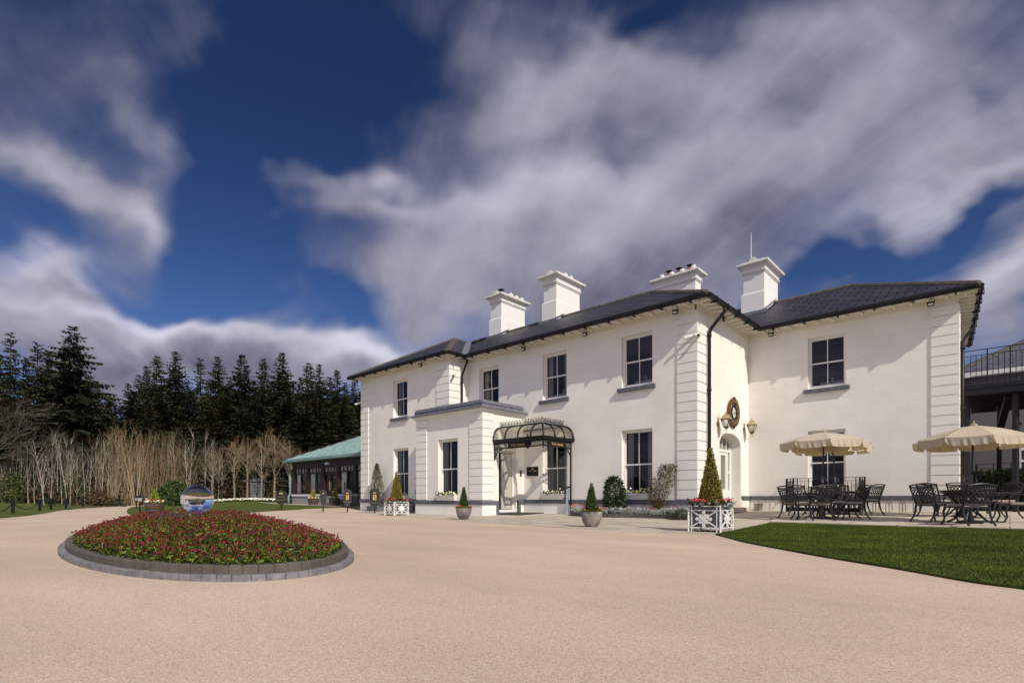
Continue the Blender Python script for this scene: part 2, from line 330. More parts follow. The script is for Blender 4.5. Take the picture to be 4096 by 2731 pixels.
# ================================================================== ground
def gravelmat():
    m = bpy.data.materials.new('resin_bound_gravel'); m.use_nodes = True; t = m.node_tree; b = t.nodes['Principled BSDF']; L = t.links.new
    b.inputs['Roughness'].default_value = .85; b.inputs['Specular IOR Level'].default_value = .25
    tcn = t.nodes.new('ShaderNodeTexCoord')
    v = t.nodes.new('ShaderNodeTexVoronoi'); v.inputs['Scale'].default_value = 150; L(tcn.outputs['Object'], v.inputs['Vector'])
    sp = t.nodes.new('ShaderNodeSeparateColor'); L(v.outputs['Color'], sp.inputs[0])
    cr = t.nodes.new('ShaderNodeValToRGB'); e = cr.color_ramp.elements
    e[0].position = 0; e[0].color = (.37, .275, .19, 1); e[1].position = 1; e[1].color = (.76, .635, .49, 1)
    for p, c in ((.10, (.50, .385, .28)), (.5, (.60, .473, .35)), (.85, (.65, .52, .39))): q = e.new(p); q.color = c+(1,)
    L(sp.outputs[0], cr.inputs[0])
    n = t.nodes.new('ShaderNodeTexNoise'); n.inputs['Scale'].default_value = .35; n.inputs['Detail'].default_value = 8; n.inputs['Roughness'].default_value = .6
    mp = t.nodes.new('ShaderNodeMapping'); mp.inputs['Scale'].default_value = (.6, 1.5, 1); mp.inputs['Rotation'].default_value = (0, 0, R(12)); L(tcn.outputs['Object'], mp.inputs[0]); L(mp.outputs[0], n.inputs['Vector'])
    mr = t.nodes.new('ShaderNodeMapRange'); mr.inputs[1].default_value = .33; mr.inputs[2].default_value = .67; mr.inputs[3].default_value = .88; mr.inputs[4].default_value = 1.10; L(n.outputs[0], mr.inputs[0])
    mx = t.nodes.new('ShaderNodeMix'); mx.data_type = 'RGBA'; mx.blend_type = 'MULTIPLY'; mx.inputs[0].default_value = 1; L(cr.outputs[0], mx.inputs[6]); L(mr.outputs[0], mx.inputs[7]); 
    # faint sweeping wheel bands round the bed, as cars turn on it
    sx = t.nodes.new('ShaderNodeSeparateXYZ'); L(tcn.outputs['Object'], sx.inputs[0])
    def mm(op, a, c=None):
        k = t.nodes.new('ShaderNodeMath'); k.operation = op
        for i_, v_ in ((0, a), (1, c)):
            if v_ is None: continue
            if isinstance(v_, bpy.types.NodeSocket): L(v_, k.inputs[i_])
            else: k.inputs[i_].default_value = v_
        return k.outputs[0]
    rr = mm('SQRT', mm('ADD', mm('POWER', mm('DIVIDE', mm('ADD', sx.outputs[0], 9.1), 1.9), 2), mm('POWER', mm('ADD', sx.outputs[1], -2.9), 2)))
    n5 = t.nodes.new('ShaderNodeTexNoise'); n5.inputs['Scale'].default_value = .22; n5.inputs['Detail'].default_value = 4; L(tcn.outputs['Object'], n5.inputs['Vector'])
    wv = mm('SINE', mm('MULTIPLY', mm('ADD', rr, mm('MULTIPLY', n5.outputs[0], 2.2)), 3.3)); bw_ = mm('ADD', mm('MULTIPLY', wv, .035), .985)
    m2 = t.nodes.new('ShaderNodeMix'); m2.data_type = 'RGBA'; m2.blend_type = 'MULTIPLY'; m2.inputs[0].default_value = 1; L(mx.outputs[2], m2.inputs[6]); L(bw_, m2.inputs[7]); L(m2.outputs[2], b.inputs['Base Color'])
    bp = t.nodes.new('ShaderNodeBump'); bp.inputs['Strength'].default_value = .35; bp.inputs['Distance'].default_value = .003; L(v.outputs['Distance'], bp.inputs['Height']); bp.invert = True; L(bp.outputs[0], b.inputs['Normal'])
    return m
M['gravel'] = gravelmat()
M['lawn'] = mat('mown_grass', (.045, .068, .008), .9, spec=.2, noise=(1.1, .45), bump=(90, 1.0))
M['lawnfar'] = mat('yellow_green_grass', (.085, .105, .020), .9, spec=.2, noise=(.9, .35), bump=(40, .8))  # brighter, yellower base colour than the near lawn
M['blade'] = mat('grass_blade', (.070, .105, .010), .7, spec=.2, island=.7, noise=(.9, .45))
M['soil'] = mat('dark_soil', (.022, .016, .012), .95, noise=(25, .5), bump=(45, 1.0))
M['woodfloor'] = mat('woodland_floor', (.035, .030, .016), .95, noise=(.8, .6), bump=(8, 1.0))
M['paving'] = brickmat('sandstone_flags', (.49, .43, .345), (.20, .165, .125), 1.15, .62, .012, rough=.8, uv='FLOOR', noise=(2.2, .2), bumpd=.006, var=.12, fine=(60, .2))
M['patio'] = brickmat('pale_sandstone_flags', (.56, .49, .40), (.15, .12, .095), .98, .62, .012, rough=.8, uv='FLOOR', noise=(2.4, .13), bumpd=.006, var=.10, fine=(60, .2))
M['path'] = mat('concrete_path', (.40, .34, .28), .85, noise=(1.5, .12))

GU = [-900, -400, -200, -150, -120]+list(range(-100, 31, 2))+[40, 60, 120, 400, 900]
GV = [-900, -400, -150, -60]+list(range(-40, 14, 2))+[14, 14.8, 16, 17, 18, 19, 20, 21.8, 24]+list(range(26, 64, 4))+[80, 120, 200, 400, 900]
g = MB()
nv = len(GV)
g.v = [(u, v, zg(u, v)-.05) for u in GU for v in GV]
g.f = [(i*nv+j, (i+1)*nv+j, (i+1)*nv+j+1, i*nv+j+1) for i in range(len(GU)-1) for j in range(nv-1)]; g.m = [0]*len(g.f)
structure(g.build('ground', M['woodfloor']))
def sheet(name, pts, lift, m, skirt=.06, step=True):
    "a flat piece of ground cut to an outline, following the lie of the land"
    bm = bmesh.new(); bm.faces.new([bm.verts.new((x, y, 0)) for x, y in pts])
    xs = [p[0] for p in pts]; ys = [p[1] for p in pts]
    for lst, ax in ((GU, 0), (GV, 1)):
        for c in lst:
            if (min(xs), min(ys))[ax] < c < (max(xs), max(ys))[ax]:
                no = (1, 0, 0) if ax == 0 else (0, 1, 0); co = (c, 0, 0) if ax == 0 else (0, c, 0)
                bmesh.ops.bisect_plane(bm, geom=bm.verts[:]+bm.edges[:]+bm.faces[:], plane_co=co, plane_no=no, dist=1e-5)
    bmesh.ops.triangulate(bm, faces=bm.faces[:])
    for v in bm.verts: v.co.z = zg(v.co.x, v.co.y)+lift
    for f in bm.faces:
        if f.normal.z < 0: f.normal_flip()
    ed = [e for e in bm.edges if e.is_boundary]
    r = bmesh.ops.extrude_edge_only(bm, edges=ed)
    for v in r['geom']:
        if isinstance(v, bmesh.types.BMVert): v.co.z -= skirt
    bmesh.ops.recalc_face_normals(bm, faces=bm.faces[:])
    me = bpy.data.meshes.new(name); bm.to_mesh(me); bm.free(); me.materials.append(m)
    ob = bpy.data.objects.new(name, me); COL.objects.link(ob); return ob
structure(sheet('gravel_drive', [(-100, -60), (60, -60), (60, 24), (-100, 24)], 0., M['gravel'], .04))
def smooth_line(px, n=4):
    "pixel outline -> ground points, Catmull-Rom smoothed"
    P = [V3(at(*p)+(0,)) for p in px]; out = []
    for i in range(len(P)-1):
        a, b, c, d = P[max(i-1, 0)], P[i], P[i+1], P[min(i+2, len(P)-1)]
        for k in range(n):
            t = k/n; out.append(.5*((2*b)+(c-a)*t+(2*a-5*b+4*c-d)*t*t+(3*b-a-3*c+d)*t**3))
    out.append(P[-1]); return [(p.x, p.y) for p in out]
verge = smooth_line([(0, 2072), (80, 2065), (153, 2056.5), (268, 2039), (421, 2028), (543, 2021), (640, 2017.5), (727, 2014.5)])
v0, v1 = verge[0], verge[-1]
structure(sheet('verge_lawn', [(-14.0, -3.5)]+verge+[(-99, 22), (-170, 30), (-170, -60), (-14, -60)], .02, M['lawnfar']))
tip = smooth_line([(727, 2018), (620, 2021), (543, 2026), (515, 2033.6), (508, 2043), (511, 2053), (540, 2068)])
isl = tip+[at(1009, 2049), at(1100, 2042.5), at(1212, 2035.5), at(1300, 2032), at(1365, 2029.5)]
structure(sheet('island_lawn', isl+[(-24.5, 16.3), (-24.5, 60), (-99, 60), (-97, 30)], .02, M['lawnfar']))
pv = [at(1025, 2017.5), at(1190, 2020.5), at(1365, 2027.5)]
structure(sheet('pavilion_path', [at(1025, 2017.5), at(1365, 2027.0), (-25.6, 16.6), (-25.6, 19.3), (-37.5, 19.3)], .03, M['path']))
pave = [at(1400, 2048.5), at(1668, 2070), at(1936, 2089), at(2200, 2108), at(2506, 2123.5), at(2858, 2139), at(2890, 2137)]
structure(sheet('flagstone_paving', pave+[at(3080, 2088.7), (-6.0, 22.2), (-7.4, 22.2), (-7.4, 17.3), (-18, 17.3), (-25.4, 16.2)], .006, M['paving'], .02))
pt = [at(3080, 2088.7), at(3590, 2104.8), at(4096, 2116.6)]
structure(sheet('patio', [(-6.0, 22.2)]+pt+[(12, 13.4), (12, 24), (-6, 24)], .040, M['patio'], .06))
lowr = smooth_line([(2863, 2138.6), (2925, 2155), (2997, 2173), (3293, 2228), (3590, 2277), (3887, 2330), (4096, 2357)])
LAWN = pt[::-1][1:][::-1] if False else None
lawn_poly = lowr+[(3.5, 1.5), (12, 1.5), (12, 13.2)]+[at(4096, 2118), at(3590, 2106), at(3080, 2090)]
structure(sheet('lawn', lawn_poly, .022, M['lawn']))
def inside(p, poly):
    x, y = p; c = False; j = len(poly)-1
    for i in range(len(poly)):
        xi, yi = poly[i]; xj, yj = poly[j]
        if (yi > y) != (yj > y) and x < (xj-xi)*(y-yi)/(yj-yi)+xi: c = not c
        j = i
    return c
def blades(name, poly, dens, hmin, hmax, m, seed, label, box):
    rnd = random.Random(seed); b = MB(); x0, y0, x1, y1 = box
    for _ in range(int(dens*(x1-x0)*(y1-y0))):
        x, y = rnd.uniform(x0, x1), rnd.uniform(y0, y1)
        if not inside((x, y), poly): continue
        z = zg(x, y)+.018; t = rnd.uniform(0, 6.283); h = rnd.uniform(hmin, hmax); w = rnd.uniform(.0022, .0042); l = rnd.uniform(0, .8)*h
        dx_, dy_ = math.cos(t)*w, math.sin(t)*w; q = rnd.uniform(0, 6.283)
        n = len(b.v); b.v += [(x-dx_, y-dy_, z), (x+dx_, y+dy_, z), (x+math.cos(q)*l, y+math.sin(q)*l, z+h)]; b.f.append((n, n+1, n+2)); b.m.append(0)
    o = b.build(name, m); o['kind'] = 'stuff'; tag(o, label, 'grass'); return o
blades('grass_blades', lawn_poly, 4200, .012, .030, M['blade'], 3, 'short green grass blades covering the lawn beside the patio', (-5, 4.5, 5, 15))

# ================================================================== the house
VM, VR, VL, UD = 17.10, 21.82, 15.95, -7.50         # planes of the centre front, right wing, left wing; plane of the side wall with the garden door
UPR, VP, UPL = -14.955, 14.69, -19.00               # the porch
ULR, ULL, URR = -18.33, -25.35, -1.19
VRB, URB = 28.9, -1.19-.62                          # the right wing's end wall runs slightly askew
ZF = 6.80                                           # top of the wall below the eaves
house = thing('hotel_building', 'long white two-storey country house with slate roofs, chimneys and a projecting entrance porch', 'building', (-12, 20, 0))
class Fr:
    "a wall's own frame: a along the wall, h up, o outward"
    def __init__(s, kind, c): s.k = kind; s.c = c
    def p(s, a, h, o):
        if s.k == 'F': return (a, s.c-o, h)          # faces -Y
        if s.k == 'S': return (s.c+o, a, h)          # faces +X
        if s.k == 'B': return (a, s.c+o, h)
        return (s.c-o, a, h)                         # 'L' faces -X
    def box(s, b, a0, a1, h0, h1, o0, o1, mi=0):
        p, q = s.p(a0, h0, o0), s.p(a1, h1, o1); b.box(p[0], p[1], p[2], q[0], q[1], q[2], mi)
    def quad(s, b, a0, a1, h0, h1, o, mi=0):
        b.face([s.p(a0, h0, o), s.p(a1, h0, o), s.p(a1, h1, o), s.p(a0, h1, o)], mi)
def wallface(b, fr, a0, a1, h0, h1, ops=(), depth=.22):
    A = sorted({a0, a1}|{x for o in ops for x in o[:2]}); H = sorted({h0, h1}|{x for o in ops for x in o[2:4]})
    for i in range(len(A)-1):
        for j in range(len(H)-1):
            ca, ch = (A[i]+A[i+1])/2, (H[j]+H[j+1])/2
            if any(o[0] < ca < o[1] and o[2] < ch < o[3] for o in ops): continue
            fr.quad(b, A[i], A[i+1], H[j], H[j+1], 0)
    for o in ops:
        x0, x1, y0, y1 = o[:4]
        b.face([fr.p(x0, y0, 0), fr.p(x0, y1, 0), fr.p(x0, y1, -depth), fr.p(x0, y0, -depth)]); b.face([fr.p(x1, y0, 0), fr.p(x1, y1, 0), fr.p(x1, y1, -depth), fr.p(x1, y0, -depth)])
        b.face([fr.p(x0, y1, 0), fr.p(x1, y1, 0), fr.p(x1, y1, -depth), fr.p(x0, y1, -depth)]); b.face([fr.p(x0, y0, 0), fr.p(x1, y0, 0), fr.p(x1, y0, -depth), fr.p(x0, y0, -depth)])
FM, FRW, FLW, FPO = Fr('F', VM), Fr('F', VR), Fr('F', VL), Fr('F', VP)
SD, SPO, SLW, SRW = Fr('S', UD), Fr('S', UPR), Fr('S', ULR), Fr('S', URR)
UP0, UP1, LO0, LO1 = 4.60, 6.45, .64, 3.10
wM = [(-10.29, -9.08, UP0, UP1), (-13.94, -12.74, UP0, UP1), (-17.61, -16.40, UP0, UP1), (-10.29, -9.08, LO0, LO1), (-13.94, -12.74, LO0, LO1)]
wR = [(-5.41, -4.22, UP0, UP1), (-5.41, -4.22, .80, LO1)]
wL = [(-22.53, -21.38, UP0, UP1), (-22.50, -21.30, LO0, LO1)]
wP = [(-17.58, -16.37, LO0, LO1)]
dP = (15.60, 16.62, .12, 2.60)                      # the entrance door's opening on the side of the porch
b = MB()
wallface(b, FM, ULR, UD, -.1, 7.0, wM); wallface(b, FRW, UD, URR, 0, 7.0, wR); wallface(b, FLW, ULL, ULR, -.1, 7.0, wL)
wallface(b, SLW, VL, VM, -.1, 7.0); b.face([(URR, VR, 0), (URB, VRB, 0), (URB, VRB, 7.0), (URR, VR, 7.0)]); wallface(b, Fr('L', ULL), VL, VL+14, 0, 7.0)
wallface(b, Fr('B', VRB), ULL, URB, 0, 7.0)
# the side wall with its arched opening
A0, A1, AS, AC = 18.98, 21.00, 2.66, 3.03
wallface(b, SD, VM, A0, 0, 7.0); wallface(b, SD, A1, VR, 0, 7.0); wallface(b, SD, A0, A1, 3.2, 7.0)
def arch(t): return A0+(A1-A0)*t, AS+(AC-AS)*math.sqrt(max(0, 1-(2*t-1)**2))
NA = 14
for i in range(NA):
    (a, h), (a2, h2) = arch(i/NA), arch((i+1)/NA)
    b.face([SD.p(a, h, 0), SD.p(a2, h2, 0), SD.p(a2, 3.2, 0), SD.p(a, 3.2, 0)]); b.face([SD.p(a, h, 0), SD.p(a2, h2, 0), SD.p(a2, h2, -.45), SD.p(a, h, -.45)])
for a in (A0, A1): b.face([SD.p(a, 0, 0), SD.p(a, AS, 0), SD.p(a, AS, -.45), SD.p(a, 0, -.45)])
b.build('wall', M['wall'], house, True)
b = MB()
wallface(b, FPO, UPL, UPR, -.1, 4.05, wP); wallface(b, SPO, VP, VM, -.1, 4.05, [dP], .28); wallface(b, Fr('L', UPL), VP, VL, -.1, 4.05)
b.build('porch_wall', M['wall'], house, True)
# plinth and grey string course
pl, sc_ = MB(), MB()
def course(fr, a0, a1, z, po=.05, so=.085, zb=-.1, ext0=0., ext1=0.):
    fr.box(pl, a0-(po if ext0 else 0), a1+(po if ext1 else 0), zb, z-.155, -.1, po); fr.box(sc_, a0-(so if ext0 else 0), a1+(so if ext1 else 0), z-.155, z, -.1, so)
course(FM, UPR+.09, UD, .625, ext1=1); course(FLW, ULL, UPL, .60, ext0=1); course(FPO, UPL, UPR, .58, ext0=1, ext1=1)
course(SPO, VP+.1, dP[0]-.06, .581); course(SPO, dP[1]+.06, VM, .581)
course(SD, VM+.1, A0-.06, .64); course(FRW, UD+.09, URR, .765, zb=0, ext1=1); course(SD, A1+.06, VR, .766, zb=0)
for a in (dP[0]-.06, dP[1]+.06):                     # the course turns down beside the entrance door
    SPO.box(sc_, a-.14 if a < 16 else a, a if a < 16 else a+.14, -.1, .582, -.1, .088)
pl.build('plinth', M['plain'], house, True); sc_.build('string_course', M['grey'], house, True)
# quoins
def quoin(name, faces, z0, z1):
    b = MB(); n = int(round((z1-z0)/.321)); st = (z1-z0)/n
    for k in range(n):
        za, zb = z0+k*st+.018, z0+(k+1)*st-.018
        for x0, y0, x1, y1 in faces: b.box(x0, y0, za, x1, y1, zb)
    b.build(name, M['plain'], house, True)
q = .032
quoin('quoin', [(-8.17, VM-q, UD+q, VM+.70)], .64, 6.72); quoin('quoin', [(-1.86, VR-q, URR+q, VR+.6)], .78, 6.72)
quoin('quoin', [(-19.18, VL-q, ULR+q, VL+.6)], 4.2, 6.72); quoin('quoin', [(ULL-q, VL-q, -24.68, VL+.6)], .62, 6.72)
quoin('quoin', [(-15.655, VP-q, UPR+q, VP+.58)], .60, 4.0); quoin('quoin', [(UPL-q, VP-q, -18.32, VP+.5)], .60, 4.0)
# windows: sashes of two panes over two panes
def window(fr, o, sill=False, curtain=False, big=False, nobase=False):
    a0, a1, h0, h1 = o; b = MB(); d = -.15
    cw = .055; hb = h0+(.0 if sill else .0)
    fr.box(b, a0, a0+cw, hb, h1, d-.06, d+.02); fr.box(b, a1-cw, a1, hb, h1, d-.06, d+.02); fr.box(b, a0+cw, a1-cw, h1-cw, h1, d-.06, d+.02); fr.box(b, a0+cw, a1-cw, hb, hb+.07, d-.06, d+.03)
    mid = (hb+h1)/2; am = (a0+a1)/2
    i0, i1 = a0+cw, a1-cw
    for (s0, s1, dd) in ((mid, h1-cw, d-.015), (hb+.07, mid, d-.05)):
        fr.box(b, i0, i0+.038, s0, s1, dd-.035, dd); fr.box(b, i1-.038, i1, s0, s1, dd-.035, dd); fr.box(b, am-.013, am+.013, s0, s1, dd-.03, dd-.005)
    fr.box(b, i0, i1, mid-.022, mid+.025, d-.055, d-.004); fr.box(b, i0+.038, i1-.038, h1-cw-.045, h1-cw, d-.05, d-.016); fr.box(b, i0+.038, i1-.038, hb+.07, hb+.14, d-.085, d-.051)
    for s in (-1, 1): fr.box(b, a0+.03 if s < 0 else a1-.05, a0+.05 if s < 0 else a1-.03, mid-.07, mid-.02, d, d+.03)   # sash horns
    w = b.build('window', M['trim'], house, True)
    g = MB(); fr.quad(g, i0, i1, hb+.07, mid, d-.068); fr.quad(g, i0, i1, mid, h1-cw, d-.034); g.build('pane', M['glass'], w, True)
    r = MB(); c0, c1, z0, z1, o0, o1 = a0-.05, a1+.05, h0-.02, h1+.02, -.225, -1.1
    P = lambda a, h, oo: fr.p(a, h, oo)
    r.face([P(c0, z0, o1), P(c1, z0, o1), P(c1, z1, o1), P(c0, z1, o1)])
    for (p1, p2) in (((c0, z0), (c1, z0)), ((c1, z0), (c1, z1)), ((c1, z1), (c0, z1)), ((c0, z1), (c0, z0))):
        r.face([P(p1[0], p1[1], o0), P(p2[0], p2[1], o0), P(p2[0], p2[1], o1), P(p1[0], p1[1], o1)])
    r.build('dark_room_box', M['room'], w, True)  # near-black box stands in for the unlit room behind the glass
    if curtain:
        c = MB(); n = 14
        for side in (0, 1):
            wd = .27; st = i0 if side == 0 else i1-wd
            pts = [(st+wd*k/n, -.30+.025*math.sin(k*2.4)) for k in range(n+1)]
            for k in range(n):
                (x, oo), (x2, o2) = pts[k], pts[k+1]; c.face([P(x, hb+.07, oo), P(x2, hb+.07, o2), P(x2, h1-.06, o2), P(x, h1-.06, oo)])
        c.build('curtain', M['curtain'], w, True)
    if sill:
        s = MB(); fr.box(s, a0-.13, a1+.13, h0-.135, h0-.004, -.2, .11); s.build('sill', M['grey'], w, True)
    return w
for i, o in enumerate(wM): window(FM, o, sill=i < 3, curtain=i in (1, 2, 3, 4))
for i, o in enumerate(wR): window(FRW, o, sill=i == 0, curtain=False)
for i, o in enumerate(wL): window(FLW, o, sill=i == 0, curtain=True)
window(FPO, wP[0], curtain=True)
# tables laid by the upper windows
for a, fr in ((-9.55, FM), (-13.2, FM), (-4.7, FRW)):
    b = MB(); fr.box(b, a-.38, a+.42, 4.72, 4.86, -.32, -1.0); fr.box(b, a-.05, a+.02, 4.86, 5.02, -.42, -.49)
    o_ = b.build('dressed_table', mat('white_table_linen', (.55, .56, .66), .8), None)
    tag(o_, {-9.55: 'white linen table just inside the upper window beside the corner downpipe', -13.2: 'white linen table just inside the upper window above the glass canopy', -4.7: 'white linen table just inside the upper window of the right wing'}[a], 'table', 'tables inside the upper windows')
# frieze, soffit, gutter, roofs
OV, ZE, KS = .55, 7.05, .53
EM, ER, EL = VM-OV, VR-.52, VL-.45                   # eaves lines
fz = MB(); so_ = MB(); gu = MB()
fz.box(ULR, VM-.03, ZF, UD, VM+.05, 6.97); fz.box(UD-.05, VM-.03, ZF-.001, UD+.03, VR, 6.969); fz.box(UD+.03, VR-.03, ZF, URR, VR+.05, 6.971); fz.hull([(URR-.05, VR-.031, ZF), (URR+.03, VR-.031, ZF), (URB+.03, VRB, ZF), (URB-.05, VRB, ZF)], [(URR-.05, VR-.031, 6.97), (URR+.03, VR-.031, 6.97), (URB+.03, VRB, 6.97), (URB-.05, VRB, 6.97)])
fz.box(ULL-.03, VL-.03, ZF, ULR+.03, VL+.05, 6.97); fz.box(ULR-.05, VL+.05, ZF, ULR+.03, VM-.03, 6.969)
fz.build('frieze', M['soffit'], house, True)
def gutter(p, q, out):
    "black half-round gutter with brackets, white rafter ends and the soffit's lip behind it"
    p, q, out = V3(p), V3(q), V3(out)
    pr_ = [(0, .10), (.13, .10), (.135, .03), (.10, -.03), (.05, -.05), (0, -.03)]
    d = (q-p).normalized()
    gu.hull([p+out*x+V3((0, 0, z)) for x, z in pr_], [q+out*x+V3((0, 0, z)) for x, z in pr_])
    L_ = (q-p).length; n = max(1, int(L_/.95))
    for k in range(n):
        c = p+d*(L_*(k+.5)/n); gu.bar(c-out*.05+V3((0, 0, -.07)), c+out*.155+V3((0, 0, -.07)), .045, .05); gu.bar(c+out*.15+V3((0, 0, -.08)), c+out*.15+V3((0, 0, .1)), .04, .02)
    n = max(2, int(L_/.42))
    for k in range(n):
        c = p+d*(L_*(k+.3)/n); ta = MB(); ta.bar(c-out*.42+V3((0, 0, -.045)), c-out*.02+V3((0, 0, -.045)), .055, .07); ta.build('rafter_end', M['soffit'], house, True)
UE, URE, ULE0, ULE1 = UD+OV, URR+.50, ULL-.50, ULR+.36
gz = ZE-.1
gutter((ULE1, EM, gz), (UE, EM, gz), (0, -1, 0)); gutter((UE, EM, gz), (UE, ER, gz), (1, 0, 0)); gutter((UE, ER, gz), (URE, ER, gz), (0, -1, 0)); gutter((URE, ER, gz), (URE-.62, ER+8.1, gz), (1, .08, 0))
gutter((ULE0, EL, gz), (ULE1, EL, gz), (0, -1, 0)); gutter((ULE1, EL, gz), (ULE1, EM, gz), (1, 0, 0))
for x0, y0, x1, y1 in ((ULE1, EM, UE, VM+.05), (UD-.05, VM+.05, UE, ER), (UD-.05, ER, URE, VR+.05), (ULE0, EL, ULE1, VL+.05), (ULR-.05, VL+.05, ULE1, EM), (ULE0, VL+.05, ULL+.05, VL+9)):
    so_.box(x0, y0, 6.962, x1, y1, 6.985)
so_.hull([(URR-.05, VR+.05, 6.962), (URE, VR+.05, 6.962), (URE-.60, ER+8.1, 6.962), (URB-.05, ER+8.1, 6.962)], [(URR-.05, VR+.05, 6.985), (URE, VR+.05, 6.985), (URE-.60, ER+8.1, 6.985), (URB-.05, ER+8.1, 6.985)]); so_.build('soffit', M['soffit'], house, True); gu.build('gutter', M['black'], house, True)
def slope(b, pts):
    "a roof plane; texture runs along its eaves"
    P = [V3(p) for p in pts]; e = (P[1]-P[0]).normalized(); n = e.cross(P[2]-P[0]).normalized(); u = n.cross(e)
    b.face(P, 0, [((p-P[0]).dot(e), (p-P[0]).dot(u)) for p in P])
def hip(x0, x1, y0, y1, axis, ze=ZE, k=KS, hipa=True, hipb=True, skew=0.):
    "hipped roof over a rectangle: returns its ridge"
    b = MB(); w = ((y1-y0) if axis == 'x' else (x1-x0))/2; zr = ze+k*w
    if axis == 'x':
        ym = (y0+y1)/2; a, c = V3((x0+(w if hipa else 0), ym, zr)), V3((x1-(w if hipb else 0), ym, zr))
        slope(b, [(x0, y0, ze), (x1, y0, ze), c, a]); slope(b, [(x1+skew, y1, ze), (x0, y1, ze), a, c])
        slope(b, [(x1, y0, ze), (x1+skew, y1, ze), c]); slope(b, [(x0, y1, ze), (x0, y0, ze), a])
    else:
        xm = (x0+x1)/2; a, c = V3((xm, y0+(w if hipa else 0), zr)), V3((xm, y1-(w if hipb else 0), zr))
        slope(b, [(x1, y0, ze), (x1, y1, ze), c, a]); slope(b, [(x0, y1, ze), (x0, y0, ze), a, c])
        slope(b, [(x0, y0, ze), (x1, y0, ze), a]); slope(b, [(x1, y1, ze), (x0, y1, ze), c])
    b.build('roof', M['slate'], house, True)
    return a, c
ma, mc = hip(-24.0, UE+.04, EM-.04, EM+8.1, 'x')
ra, rc = hip(-16.0, URE+.04, ER-.04, ER+8.1, 'x', skew=-.62)
la, lc = hip(ULE0-.04, ULE1+.04, EL-.04, EL+18, 'y')
def ridge(p, q, w=.26):
    rb = MB(); p, q = V3(p), V3(q); L_ = (q-p).length; n = max(1, int(L_/.46)); d = (q-p)/n
    s = d.normalized().cross(V3((0, 0, 1))).normalized()
    for k in range(n):
        a, c = p+d*k+V3((0, 0, .004*(k % 2))), p+d*(k+.985)+V3((0, 0, .004*(k % 2)))
        pr2 = [(-w/2, -.07), (-w/2, -.03), (-w*.25, .05), (0, .075), (w*.25, .05), (w/2, -.03), (w/2, -.07)]
        rb.hull([a+s*x+V3((0, 0, z)) for x, z in pr2], [c+s*x+V3((0, 0, z)) for x, z in pr2])
    rb.build('ridge_tiles', M['ridge'], house, True)
ridge((-21.9, ma.y, ma.z), mc); ridge(mc, (UE+.02, EM-.02, ZE+.02)); ridge(mc, (UE+.02, EM+8.1, ZE))
ridge((-15, ra.y, ra.z), rc); ridge(rc, (URE+.02, ER-.02, ZE+.02)); ridge(rc, (URE-.60, ER+8.1, ZE))
ridge(la, (ULE1+.02, EL-.02, ZE+.02), .32); ridge(la, (ULE0-.02, EL-.02, ZE+.02)); ridge(la, lc)
